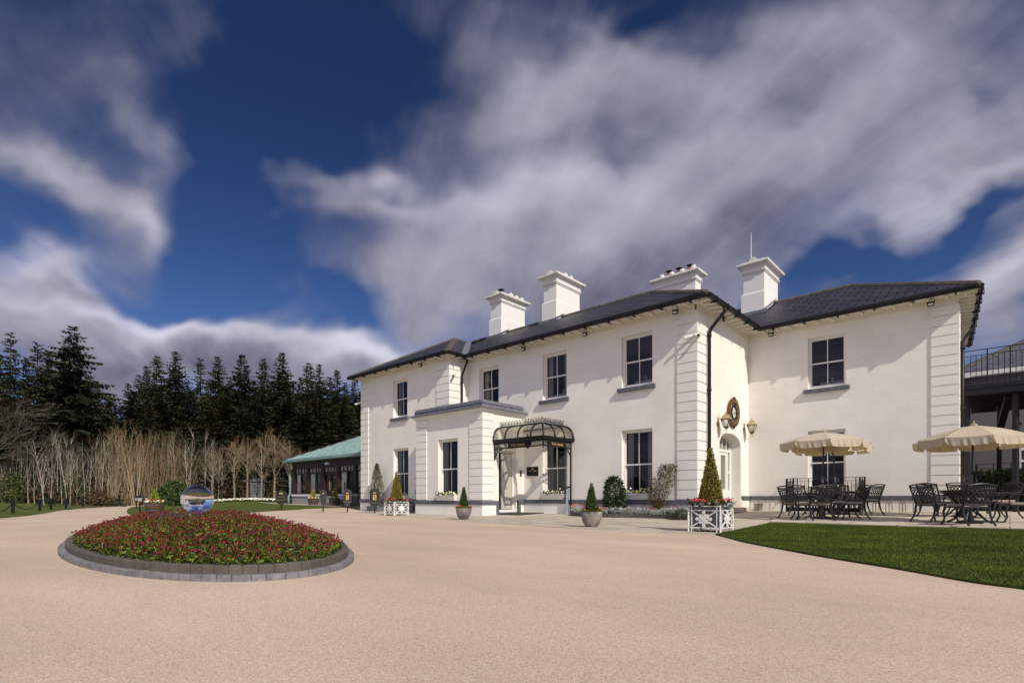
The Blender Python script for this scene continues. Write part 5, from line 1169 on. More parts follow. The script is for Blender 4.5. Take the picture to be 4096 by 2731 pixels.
# ================================================================== patio furniture
M.update(cast=mat('black_cast_aluminium', (.014, .013, .014), .38, noise=(20, .3)), cushion=mat('taupe_cushion', (.30, .245, .215), .9, noise=(9, .15), bump=(60, .3)), canvas=mat('cream_canvas', (.66, .57, .43), .85, noise=(3, .05)))
def canvas_translucent():
    m = M['canvas']; t = m.node_tree; L = t.links.new; b = t.nodes['Principled BSDF']; o = t.nodes['Material Output']
    tr = t.nodes.new('ShaderNodeBsdfTranslucent'); tr.inputs[0].default_value = (.55, .42, .22, 1); mx = t.nodes.new('ShaderNodeMixShader'); mx.inputs[0].default_value = .25
    L(b.outputs[0], mx.inputs[1]); L(tr.outputs[0], mx.inputs[2]); L(mx.outputs[0], o.inputs[0])
canvas_translucent()
def chair():
    "cast chair with a lattice back; local x is the way the sitter faces"
    t = thing('patio_chair', 'x', 'chair', group='black lattice chairs on the patio')
    W = .265
    b = MB(); b.hull([(-.22, -W+.02, .40), (.26, -W, .40), (.26, W, .40), (-.22, W-.02, .40)], [(-.22, -W+.02, .425), (.26, -W, .425), (.26, W, .425), (-.22, W-.02, .425)]); b.build('seat', M['cast'], t)
    c = MB(); n = 14
    def cr_(z, k): return [(.02+(.235-k)*math.copysign(abs(math.cos(2*math.pi*q/n))**.35, math.cos(2*math.pi*q/n)), (W-.005-k)*math.copysign(abs(math.sin(2*math.pi*q/n))**.35, math.sin(2*math.pi*q/n)), z) for q in range(n)]
    c.hull(cr_(.426, .02), cr_(.435, 0), 0, True, False); c.hull(cr_(.435, 0), cr_(.475, 0), 0, False, False); c.hull(cr_(.475, 0), cr_(.488, .025), 0, False, True); c.build('cushion', M['cushion'], t)
    bk = MB(); B = lambda a, h: V3((-.20-.30*(h-.45)-.03*(1-(a/.24)**2)*1.0, a, h))   # the leaning, slightly dished back
    top = lambda a: .90+.045*(1-(a/.26)**2)
    for s in (-1, 1): bk.tube([B(s*.235, .42), B(s*.25, .65), B(s*.262, .93)], .018, 6)
    bk.tube([B(a, top(a)) for a in [x*.262/6 for x in range(-6, 7)]], .019, 6); bk.tube([B(a, .80+.03*(1-(a/.26)**2)) for a in [x*.258/6 for x in range(-6, 7)]], .012, 5); bk.tube([B(a, .50-.02*(1-(a/.24)**2)) for a in [x*.24/6 for x in range(-6, 7)]], .012, 6)
    for k in range(-4, 5):
        for s in (-1, 1):
            a0, a1, h0, h1 = k*.085-s*.12, k*.085+s*.12, .50, .81; pts = []
            for q in range(7):
                a, h = a0+(a1-a0)*q/6, h0+(h1-h0)*q/6
                if abs(a) <= .25: pts.append(B(a, h))
            if len(pts) > 1: bk.tube(pts, .013, 4)
    for k in range(-5, 6): bk.tube([B(k*.045+.02*math.cos(q*math.pi/4), .865+.022*math.sin(q*math.pi/4)) for q in range(9)], .010, 4, caps=False)
    bk.build('backrest', M['cast'], t)
    for s in (-1, 1):
        l = MB(); l.tube([(.235, s*(W-.02), .41), (.27, s*(W-.01), .30), (.245, s*(W-.015), .15), (.30, s*W, .012)], [.024, .021, .018, .019], 6); l.build('leg', M['cast'], t)
        l = MB(); l.tube([(-.205, s*(W-.03), .42), (-.22, s*(W-.03), .28), (-.26, s*(W-.03), .13), (-.35, s*(W-.03), .012)], [.024, .021, .019, .020], 6); l.build('leg', M['cast'], t)
        a = MB(); a.tube([B(s*.255, .70)+V3((0, s*.01, 0)), (-.12, s*.29, .665), (.05, s*.295, .675), (.17, s*.29, .66), (.215, s*.285, .63), (.19, s*.285, .60), (.165, s*.285, .625)], [.012, .013, .014, .015, .013, .011, .010], 6)
        a.tube([(.175, s*.285, .655), (.235, s*.28, .58), (.21, s*.27, .50), (.225, s*(W-.01), .41)], [.013, .012, .012, .013], 6); a.build('armrest', M['cast'], t)
    return t
def table():
    t = thing('patio_table', 'x', 'table', group='round black patio tables')
    b = MB(); r = .54; b.lathe([(r, .70), (r+.01, .71), (r, .725), (r-.06, .727)], n=40); b.build('tabletop', M['cast'], t)
    for k in range(4):
        a = k*math.pi/2+.4; c, s = math.cos(a), math.sin(a); l = MB(); l.tube([(.40*c, .40*s, .70), (.30*c, .30*s, .56), (.14*c, .14*s, .40), (.15*c, .15*s, .25), (.30*c, .30*s, .08), (.42*c, .42*s, .015)], [.026, .028, .028, .028, .025, .026], 6); l.build('leg', M['cast'], t)
    b = MB(); b.lathe([(.15, .40), (.15, .43)], n=16); b.lathe([(r-.05, .655), (r-.05, .70)], n=24); b.build('frame', M['cast'], t)
    return t
def parasol(rad, zr, zp, lean_, label, n=8, a0=.2):
    t = thing('parasol', label, 'parasol', group='cream parasols over the tables')
    top = V3((lean_[0], lean_[1], zp)); C = MB(); rim = []
    base = lambda k: V3((lean_[0]*.85+rad*math.cos(a0+2*math.pi*k/n), lean_[1]*.85+rad*math.sin(a0+2*math.pi*k/n), zr))
    NK = 5
    def pt(k, u, t_):
        p, q = base(k), base(k+1); e = p.lerp(q, u); z = top.lerp(e, t_); sag = .045*math.sin(t_*math.pi)*1.0-.05*t_*(4*u*(1-u))*.6; z = z+V3((0, 0, sag*.8)); return z
    for k in range(n):
        for i in range(NK):
            for j in range(6):
                u0, u1, t0, t1 = i/NK, (i+1)/NK, max(.02, j/6), (j+1)/6; C.face([pt(k, u0, t1), pt(k, u1, t1), pt(k, u1, t0), pt(k, u0, t0)])
        NV = 12                                       # hanging valance, cut back to the rim at the ribs
        for i in range(NV):
            def vp(u, low):
                p = pt(k, u, 1); o = (p-V3((top.x, top.y, p.z))).normalized()*(.012*math.sin(u*31+k*2)); d = .19*min(1, (math.sin(min(u, 1-u)*math.pi)/.22))**.5 if 0 < u < 1 else 0.0
                return p+(o-V3((0, 0, max(.02, d))) if low else V3((0, 0, 0)))
            u0, u1 = .012+.976*i/NV, .012+.976*(i+1)/NV; C.face([vp(u0, False), vp(u1, False), vp(u1, True), vp(u0, True)])
    C.build('canopy', M['canvas'], t)
    b = MB(); b.tube([(0, 0, .03), (lean_[0], lean_[1], zp)], .021, 10); b.build('pole', M['cast'], t)
    b = MB(); b.lathe([(.06, 0), (.075, .03), (.02, .05)], tuple(top-V3((0, 0, .01))), 10); b.tube([top+V3((0, 0, .03)), top+V3((0, 0, .10))], .012, 6); b.build('finial', M['canvas'], t)
    b = MB(); b.lathe([(.27, 0), (.27, .02), (.20, .055), (.05, .09), (.03, .11), (.03, .38)], n=24); b.build('base', M['cast'], t)
    b = MB(); f = .45; p = V3((lean_[0], lean_[1], 0))*f+V3((0, 0, zp*f)); b.lathe([(.032, -.09), (.032, .09)], tuple(p), 8); b.tube([p+V3((.03, 0, .03)), p+V3((.08, -.02, .03)), p+V3((.09, -.02, -.05)), p+V3((.12, -.02, -.05))], .008, 5); b.build('crank', M['zinc'], t)
    rb_ = MB()
    for k in range(n): rb_.tube([top-V3((0, 0, .04)), pt(k, 0, .5)-V3((0, 0, .025)), pt(k, 0, .98)-V3((0, 0, .012))], .007, 4)
    rb_.build('ribs', M['cast'], t); return t
def gnd(px, py): x, y = at(px, py, .04); return (x, y, zg(x, y)+.040)
tb0 = table(); ch0 = chair()
tabs = [((3286, 2073), 'round black table under the left parasol, nearest the lawn'), ((3352, 2057), 'round black table under the left parasols, behind the nearer one'), ((3877, 2091), 'round black table under the right parasol, nearest the lawn'), ((3851, 2063), 'round black table under the right parasols, close to the house corner')]
TP = []
for i, (p, lab) in enumerate(tabs):
    g_ = gnd(*p); g_ = g_ if g_[1] < 19.4 else (onV(p[0], 19.4), 19.4, zg(0, 19.4)+.040); TP.append(g_); o = tb0 if i == 0 else dup(tb0, g_); o.location = g_; o.rotation_euler = (0, 0, i*.5); o['label'] = lab
CAMR = math.atan2(YS, YC)
def scr(a): return CAMR+a            # facing angle: 0 = to the photo's right, 90 deg = away from the camera
chairs = [((3186, 2074), 8, 'lattice chair facing right, at the far left of the left parasol group'), ((3222, 2060), 15, 'lattice chair facing right, half hidden behind the leftmost chair'), ((3262, 2080), 92, 'lattice chair seen from behind in front of the left nearer table'),
          ((3330, 2069), -100, 'lattice chair facing the camera between the two left tables'), ((3374, 2052.5), -95, 'lattice chair facing the camera behind the back left table, by the railing'), ((3400, 2076), 172, 'lattice chair facing left, right of the left nearer table'), ((3462, 2058), 178, 'lattice chair facing left at the far right of the left group, before the bicycle rack'),
          ((3737, 2087), 4, 'lattice chair facing right, nearest one left of the right parasols'), ((3752, 2066), 6, 'lattice chair facing right, behind the nearest one left of the right parasols'), ((3871, 2100), 90, 'lattice chair seen from behind in front of the right parasol poles'), ((3868, 2054), -92, 'lattice chair facing the camera behind the right tables'),
          ((3992, 2072), 172, 'lattice chair facing left in front of the hedge and fence'), ((4075, 2090), 150, 'lattice chair turned half left at the right edge of the patio')]
tree = [(c, kids(c)) for c in kids(ch0)]
for i, (p, a, lab) in enumerate(chairs):
    g_ = gnd(*p); o = ch0 if i == 0 else dup(ch0, g_, tree=tree); o.location = g_; o.rotation_euler = (0, 0, scr(R(a))); o.scale = (1.10, 1.24, .98); o['label'] = lab
ps = [(0, 1.12, 2.14, 2.43, (.05, .06), 'cream parasol with a valance over the left table nearest the lawn'), (1, 1.06, 2.10, 2.40, (-.16, -.06), 'cream parasol mostly hidden behind the left nearer one'), (2, 1.09, 1.98, 2.31, (.08, .08), 'cream parasol over the right table nearest the lawn, cut by the picture edge'), (3, 1.14, 2.06, 2.38, (.02, .03), 'cream parasol behind the right nearer one, its rim showing at the left')]
for i, rad, zr, zp, ln, lab in ps:
    o = parasol(rad, zr, zp, ln, lab, 8, scr(R(22.5)) if i != 3 else scr(R(10))); o.location = TP[i]
# ---- black railing round the window well
def railing(name, label, cat, segs, h, gap, post=.045, low=.10, bars=.014, second=.10, group=None):
    "bar railing: segs is a list of corner points on the ground"
    t = thing(name, label, cat, segs[0], 0, group); b = MB(); P = [V3(p)-V3(segs[0]) for p in segs]
    for p, q in zip(P, P[1:]):
        L_ = (q-p).length; n = max(1, int(L_/gap)); u = V3((0, 0, 1))
        b.bar(p+u*h, q+u*h, .04, .016); b.bar(p+u*(h-second), q+u*(h-second), .02, .014); b.bar(p+u*low, q+u*low, .03, .014)
        for k in range(1, n):
            c = p+(q-p)*k/n; big_ = k % 3 == 0; b.bar(c+u*low, c+u*(h if big_ else h-second), .024 if big_ else bars)
    b.build('bars', M['black'], t)
    for p in P: q = MB(); q.bar(p, p+V3((0, 0, h+.01)), post); q.build('post', M['black'], t)
    return t
xl, xr = onV(3146, 20.95), onV(3440, 20.95)
railing('window_railing', 'black bar railing round the window well of the right wing, behind the left tables', 'railing', [(xl, VR-.06, .235), (xl, 20.95, .20), (xr, 20.95, .20), (xr, VR-.06, .235)], 1.17, .115)
b = MB(); b.box(xl+.02, 20.97, .19, xr-.02, 20.99, .36); tag(b.build('well_upstand', M['black']), 'low black upstand at the foot of the window railing', 'kerb')
t = thing('bicycle_rack', 'low metal bicycle rack of paired hoops along the right wing', 'rack', (onV(3490, VR-.40), VR-.40, .205)); x0 = onV(3490, VR-.40); b = MB(); x1 = onV(3690, VR-.40); b.box(0, -.03, .0, x1-x0, .03, .03); b.build('rail', M['zinc'], t)
for k in range(4):
    for d in (0, .085):
        x = .05+k*(x1-x0-.25)/3+d; q = MB(); q.tube([(x-.02, -.16, .015), (x-.02, -.16, .26), (x, -.14, .33), (x, 0, .36), (x+.0, .14, .33), (x+.02, .16, .26), (x+.02, .16, .015)], .010, 6); q.build('hoop', mat('steel_tube', (.10, .09, .09), .35, metal=.7) if not k and not d else bpy.data.materials['steel_tube'], t)
xt = onV(3120, VR-.02); t = thing('garden_tap', 'brass garden tap with a short dark hose on the wall left of the railing', 'tap', (xt, VR, .53)); b = MB(); b.tube([(0, 0, 0), (0, -.10, 0), (0, -.12, -.06)], .014, 6); b.build('spout', brass, t); b = MB(); b.bar((-.04, -.09, .05), (.04, -.09, .05), .02); b.build('handle', M['black'], t); b = MB(); b.tube([(0, -.05, 0), (.12, -.04, -.02), (.28, -.04, -.06), (.42, -.04, -.10)], .016, 6); b.build('hose', M['black'], t)

# ================================================================== right of the house: black deck, neighbouring building, hedge
M.update(rough=mat('grey_roughcast', (.155, .148, .155), .95, noise=(30, .3), bump=(28, 1.0)), slate2=brickmat('grey_blue_slate', (.125, .125, .155), (.015, .015, .02), .50, .235, .016, rough=.5, uv='UV', noise=(7, .25), bumpd=.014, var=.22), hedge=mat('hedge_leaf', (.030, .060, .010), .55, island=.7))
DV, DZ = 23.0, 4.22; dk = thing('black_deck', 'raised black steel deck with a bar railing right of the house', 'deck', (4, DV+2, .21))
b = MB(); b.box(URR+.06, DV, DZ-.22, 9, DV+.10, DZ+.10); b.box(URR+.06, DV-.02, DZ-.02, 9, DV, DZ+.10); b.box(URR+.06, DV+4.9, DZ-.22, 9, DV+5, DZ+.1); b.build('edge_beam', M['black'], dk, True)
b = MB(); b.box(URR+.06, DV+.1, DZ, 9, DV+4.9, DZ+.06); b.build('deck_floor', M['black'], dk, True)
for k in range(1, 10): b = MB(); b.box(URR+.08, DV+.1+k*.47, DZ-.18, 9, DV+.16+k*.47, DZ-.002); b.build('joist', M['black'], dk, True)
for x, y, zt in ((onV(4063, DV+.35), DV+.35, DZ-.22), (onV(3997, DV+3.6), DV+3.6, DZ-.18), (URR+.16, DV+.3, DZ-.22), (7.0, DV+.35, DZ-.22)):
    b = MB(); b.tube([(x, y, .15), (x, y, zt)], .085 if x > 0 and y < DV+1 else .07, 14); b.lathe([(.20, 0), (.20, .03)], (x, y, .20), 10); b.build('post', M['black'], dk, True)
b = MB(); px1 = onV(4063, DV+.35); b.bar((px1-.15, DV+.6, DZ-.25), (onV(3997, DV+3.6), DV+3.55, DZ-1.1), .20, .12); b.bar((px1, DV+.4, DZ-1.2), (px1+.1, DV+3.5, DZ-.9), .16, .10); b.build('brace', M['black'], dk, True)
b = MB(); zb_, zt_ = DZ+.10, DZ+1.22; b.bar((URR+.1, DV+.05, zt_), (9, DV+.05, zt_), .045, .02); b.bar((URR+.1, DV+.05, zt_-.17), (9, DV+.05, zt_-.17), .02, .014)
x = URR+.25; k = 0
while x < 9:
    b.bar((x, DV+.05, zb_), (x, DV+.05, zt_ if k % 4 == 3 else zt_-.17), .035 if k % 4 == 3 else .018); x += .135; k += 1
b.bar((URR+.1, DV+4.95, zt_), (9, DV+4.95, zt_), .045, .02); b.bar((URR+.1, DV+4.95, zt_-.17), (9, DV+4.95, zt_-.17), .02, .014); x = URR+.3
while x < 9: b.bar((x, DV+4.95, zb_), (x, DV+4.95, zt_-.17), .02); x += .25
b.build('deck_railing', M['black'], dk, True)
NV_ = 31.5; nb = thing('neighbouring_building', 'grey roughcast building with a slate roof behind the black deck', 'building', (8, NV_+4, .21))
FN = Fr('F', NV_); wx0, wx1 = onV(4078, NV_), onV(4078, NV_)+1.5; nz = zV(3960, 1500, NV_); nx0 = onV(3842, NV_)-.9
b = MB(); wallface(b, FN, nx0-3, 20, 0, nz, [(wx0, wx1, zV(4090, 1890, NV_), zV(4090, 1795, NV_))], .15); b.build('wall', M['rough'], nb, True)
b = MB(); z0, z1 = zV(4090, 1890, NV_), zV(4090, 1795, NV_); FN.box(b, wx0-.1, wx0+.06, z0, z1+.1, -.1, .03); FN.box(b, wx0+.06, wx1, z1-.06, z1+.1, -.1, .03); FN.box(b, wx0, wx1, (z0+z1)/2-.04, (z0+z1)/2+.04, -.1, .0); w = b.build('window', M['trim'], nb, True)
b = MB(); FN.quad(b, wx0+.06, wx1, z0, z1, -.10); b.build('pane', mat('dark_pane', (.02, .02, .03), .05), w, True)
b = MB(); b.box(nx0-3.2, NV_-.30, nz-.05, 20, NV_-.14, nz+.16); b.build('gutter', M['trim'], nb, True)
rz0 = nz+.14; ax = onV(3842, NV_-.3); za_ = zV(3842, 1465, NV_-.3); rb2 = MB()
k2 = .62; w_ = 6.0; hx0 = ax-(za_-rz0)/k2*1.0; slope(rb2, [(hx0, NV_-.3, rz0), (22, NV_-.3, rz0), (22, NV_-.3+w_, rz0+k2*w_), (hx0+w_, NV_-.3+w_, rz0+k2*w_)]); slope(rb2, [(hx0, NV_-.3+2*w_, rz0), (hx0, NV_-.3, rz0), (hx0+w_, NV_-.3+w_, rz0+k2*w_)]); rb2.build('roof', M['slate2'], nb, True)
b = MB(); p, q_ = V3((hx0, NV_-.3, rz0)), V3((hx0+w_, NV_-.3+w_, rz0+k2*w_)); b.bar(p, q_, .30, .10); b.build('hip_tiles', M['ridge'], nb, True)
hz_ = MB(); rnd = random.Random(61); HV = 25.4; hx = onV(3845, HV); HT = zV(3960, 1893, HV)
t = thing('hedge', 'clipped green hedge behind the black fence under the deck', 'hedge', (4, HV+.5, .21))
def hedgefn(r): 
    u = r.random()
    return (V3((r.uniform(hx-.5, 9), HV+r.uniform(-.06, .06), r.uniform(.2, HT))), V3((0, -1, .2))) if u < .75 else (V3((r.uniform(hx-.5, 9), r.uniform(HV, HV+1), HT+r.uniform(-.05, .06))), V3((0, 0, 1)))
foliage(hz_, rnd, hedgefn, 7000, .15, .07, (0,), .5); hz_.build('foliage', M['hedge'], t, True); b = MB(); b.box(hx-.45, HV+.06, .2, 9, HV+1, HT-.05); b.build('dark_filler', M['core'], t, True)  # near-black filler box behind the hedge leaves
railing('bar_fence', 'tall black bar fence in front of the hedge', 'fence', [(URR+.35, 24.2, .21), (3.2, 24.2, .21), (8.5, 24.2, .21)], 1.62, .14, .06, .10, .02, .16)
b = MB(); b.box(URR+.1, 23.6, .10, 9, 25.3, .245); tag(b.build('kerb', M['path']), 'pale concrete kerb at the foot of the bar fence', 'kerb')
# ================================================================== pavilion with the green copper roof
M.update(copper=mat('green_copper', (.165, .275, .265), .6, noise=(2.2, .3), col2=(.29, .41, .395), bump=(8, .2)), maroon=mat('dark_red_timber', (.040, .012, .010), .45, noise=(6, .3)), greyrender=mat('grey_pebbledash', (.30, .28, .28), .95, bump=(40, .8)), pane2=glassmat('pavilion_glass', (.93, .95, .93)), cream=mat('cream_curtain', (.86, .87, .80), .9, noise=(10, .1)))
PV = 19.0; FP = Fr('F', PV); pvl = thing('garden_pavilion', 'low garden pavilion with green copper roof and dark red timber windows left of the house', 'building', (-33, 22, .2))
PX = lambda x: onV(x, PV); k_ = 340/1568; Q = lambda X: PX(1140+X*k_); ZQ = lambda X, Y, o=0.: zV(1140+X*k_, 1720+Y*k_, PV-o)
xl = PX(1169); xr = -24.6; zs = ZQ(500, 1180); zc_ = ZQ(500, 1215); ze_ = ZQ(500, 560, .0); zw = zs
b = MB(); FP.box(b, xl, xr, -.05, zc_, -.3, .0); FP.box(b, xl, xl+.25, -.05, zc_, -9, -.3); b.build('base_wall', M['greyrender'], pvl, True)
b = MB(); FP.box(b, xl-.04, Q(720), zc_, zs, -.3, .06); FP.box(b, Q(945), xr, zc_, zs, -.3, .06); b.build('sill', M['trim'], pvl, True)
b = MB(); zt0 = ZQ(500, 700); FP.box(b, xl, xr, zt0, ze_+.1, -.3, .0); b.build('fascia_board', M['maroon'], pvl, True)
bays = [(190, 290, 400), (440, 560, 665), (1005, 1140, 1265), (1320, 1440, 1560)]
zh = ZQ(500, 805); zl = zs
fr_ = MB(); prev = xl
for a, m_, c in bays+[(725, 835, 945)]: pass
cols = [(xl, Q(190)), (Q(400), Q(440)), (Q(665), Q(725)), (Q(945), Q(1005)), (Q(1265), Q(1320))]
for a, c in cols: b = MB(); FP.box(b, a, c, zs-.02 if a != cols[2][0] else zs-.02, zt0, -.25, .04); b.build('pillar', M['maroon'], pvl, True)
for bi, (a, m_, c) in enumerate(bays):
    A, Bm, Cc = Q(a), Q(m_), Q(c); b = MB()
    for x in (A, Bm, Cc): FP.box(b, x-.04, x+.04, zs, zt0, -.14, -.02)
    for k in (1, 3): x = A+(Cc-A)*k/4; FP.box(b, x-.025, x+.025, zh+.10, zt0, -.13, -.03)
    FP.box(b, A+.04, Bm-.04, zh, zh+.10, -.14, -.021); FP.box(b, Bm+.04, Cc-.04, zh, zh+.10, -.14, -.021); FP.box(b, A+.04, Cc-.04, zs, zs+.07, -.14, -.022); w = b.build('window', M['maroon'], pvl, True)
    b = MB(); FP.quad(b, A, Cc, zs, zh+.05, -.09); b.build('pane', M['pane2'], w, True)
    b = MB(); FP.quad(b, A, Cc, zh+.05, zt0, -.09); b.build('obscured_pane', mat('obscured_glass', (.36, .37, .34), .5) if bi == 0 else bpy.data.materials['obscured_glass'], w, True)
    b = MB(); n = 10; wd = (Bm-A)*.72
    for j in range(n): u0, u1 = j/n, (j+1)/n; f = lambda u, h: FP.p(A+.05+wd*u*(1 if h > .5 else .45+.4*(1-h)), zs+.05+(zh-zs)*h, -.125-.02*math.sin(u*22)); b.face([f(u0, 0), f(u1, 0), f(u1, 1), f(u0, 1)])
    b.build('curtain', M['cream'], w, True)
A, Cc = Q(725), Q(945); mid = (A+Cc)/2; b = MB(); FP.box(b, A, Cc, zh, zh+.1, -.14, -.02)
for k in range(5): x = A+(Cc-A)*k/4; FP.box(b, x-.025, x+.025, zh+.1, zt0, -.13, -.03)
dd = b.build('double_door', M['maroon'], pvl, True); zd = ZQ(830, 1330)
b = MB(); FP.quad(b, A, Cc, zh+.1, zt0, -.09); b.build('obscured_pane', bpy.data.materials['obscured_glass'], dd, True)
for p, q_ in ((A, mid), (mid, Cc)):
    b = MB(); FP.box(b, p+.01, p+.10, zd, zh, -.13, -.03); FP.box(b, q_-.10, q_-.01, zd, zh, -.13, -.03); FP.box(b, p+.10, q_-.10, zd, zs+.1, -.13, -.04); FP.box(b, p+.10, q_-.10, zh-.1, zh, -.13, -.03); b.build('door_leaf', M['maroon'], dd, True)
b = MB(); FP.quad(b, A, Cc, zs, zh, -.09); b.build('pane', M['pane2'], dd, True)
b = MB(); b.bar(FP.p(mid-.06, zs+.25, 0), FP.p(mid-.06, zs+.85, 0), .03); b.build('door_handle', M['gold'], dd, True)
b = MB(); FP.box(b, A-.3, Cc+.3, .05, zd-.01, -.02, .55); b.build('step', M['path'], pvl, True)
b = MB(); P = FP.p; b.face([P(xl+.3, .2, -3.5), P(xr, .2, -3.5), P(xr, 4.2, -3.5), P(xl+.3, 4.2, -3.5)]); b.face([P(xl+.3, .2, -3.5), P(xr, .2, -3.5), P(xr, .2, -.3), P(xl+.3, .2, -.3)]); b.face([P(xl+.3, ze_, -3.5), P(xr, ze_, -3.5), P(xr, ze_, -.3), P(xl+.3, ze_, -.3)]); b.build('dark_room_box', mat('pavilion_room', (.035, .038, .025), .9), pvl, True)  # dark colour stands in for the unlit pavilion room
b = MB(); eo = .35; kk = .46; zr0 = ZQ(500, 500, eo); xe = xl-eo-.05; ye = PV-eo; w_ = 6.5
slope(b, [(xe, ye, zr0), (xr+3, ye, zr0), (xr+3, ye+w_, zr0+kk*w_), (xe+w_, ye+w_, zr0+kk*w_)]); slope(b, [(xe, ye+2*w_, zr0), (xe, ye, zr0), (xe+w_, ye+w_, zr0+kk*w_)])
for k in range(30):
    x = xe+.3+k*.52; y1 = min(w_, (x-xe)); b.bar((x, ye, zr0+.02), (x, ye+y1, zr0+kk*y1+.02), .03, .05)
b.build('copper_roof', M['copper'], pvl, True)
b = MB(); b.bar((xe, ye, zr0+.02), (xe+w_, ye+w_, zr0+kk*w_+.02), .16, .07); b.build('hip_roll', mat('dark_copper', (.04, .035, .035), .7), pvl, True)
b = MB(); b.box(xe-.03, ye-.13, zr0-.19, xr, ye-.001, zr0-.06); b.box(xe-.02, ye-.05, zr0-.06, xr, ye-.002, zr0-.004); b.box(xe-.0, ye, zr0-.22, xr, PV-.002, zr0-.19); b.build('copper_gutter', M['copper'], pvl, True)
b = MB(); xx = Q(125); b.tube([(xx, PV-.25, zr0-.15), (xx+.0, PV-.2, zr0-.5), (xx, PV-.12, zr0-.7), (xx, PV-.12, 1.0), (xx-.08, PV-.2, .85), (xx-.08, PV-.2, .22)], .075, 10); b.build('downpipe', M['copper'], pvl, True, True)
b = MB(); FP.box(b, Q(760), Q(822), ZQ(790, 635), ZQ(790, 595), 0, .12); b.build('wall_lamp', M['trim'], pvl, True)
x0, x1 = onV(1396, 17.0), ULL-.02
railing('side_railing', 'black bar railing with a low gate between the pavilion and the left wing', 'railing', [(x0, 18.9, .17), (x0, 16.95, .075), (x1, 16.95, .075)], 1.25, .13, .05, .12)
railing('ramp_railing', 'black handrail standing close to the pavilion beside the left wing', 'railing', [(onV(1385, 18.3), 18.2, .13), (-24.9, 18.2, .13)], 1.55, .16, .05, .12)
# ---- barrels
def barrel(px, py, label, s=1., bright=True, seed=1):
    x, y = (onV(px, py), py) if py < 100 else at(px, py, .02); t = thing('barrel_planter', label, 'planter', (x, y, zg(x, y)+.02), 0, 'half-barrel planters with lime cones'); b = MB()
    b.lathe([(.34*s, 0), (.385*s, .2*s), (.41*s, .46*s), (.37*s, .46*s), (.36*s, .40*s)], n=22); b.build('barrel', M['barrel'], t)
    b = MB()
    for z, r in ((.08, .36), (.34, .405)): b.lathe([(r*s+.004, z*s), (r*s+.010, z*s+.045*s)], n=22)
    b.build('hoop', M['zinc'], t); b = MB(); b.lathe([(.36*s, .40*s), (.36*s, .41*s)], n=14); b.build('soil', M['soil'], t)
    topiary(t, .42*s, .23*s, .70*s, M['leaflime'], 900, .06*s, seed, 1.1); rnd = random.Random(seed); b = MB(); c = MB()
    for _ in range(260): a = rnd.uniform(0, 6.283); q = rnd.uniform(.2, .44)*s; leaf(c, (q*math.cos(a), q*math.sin(a), .44*s+rnd.uniform(0, .08)), (rdir(rnd)+V3((0, 0, .4))).normalized(), rdir(rnd), .09*s, .05*s)
    flowers(b, rnd, [(q*s*math.cos(a), q*s*math.sin(a), (.50+rnd.uniform(0, .07))*s) for a, q in [(rnd.uniform(0, 6.283), rnd.uniform(.25, .44)) for _ in range(75)]], .045*s, [0, 0, 0, 1], 5, None)
    flowers(b, rnd, [(q*s*math.cos(a), q*s*math.sin(a), (.58+rnd.uniform(0, .07))*s) for a, q in [(rnd.uniform(0, 6.283), rnd.uniform(.15, .34)) for _ in range(22)]], .04*s, 1, 5, None)
    c.build('leaves', M['leafday'], t); b.build('flower_heads', [M['white'], M['red']], t)
barrel(1254, 18.25, 'half-barrel planter left of the pavilion door, behind a plain black sign', .88, True, 3); barrel(1340, 18.0, 'half-barrel planter right of the pavilion door between two black signs', .92, True, 4)
barrel(1384, 17.7, 'dark half-barrel planter hidden behind the disabled parking sign by the railing', .85, True, 6); barrel(619, 2049, 'half-barrel planter on the island lawn beside the small lamp posts, left of the glass ball', .95, True, 5)
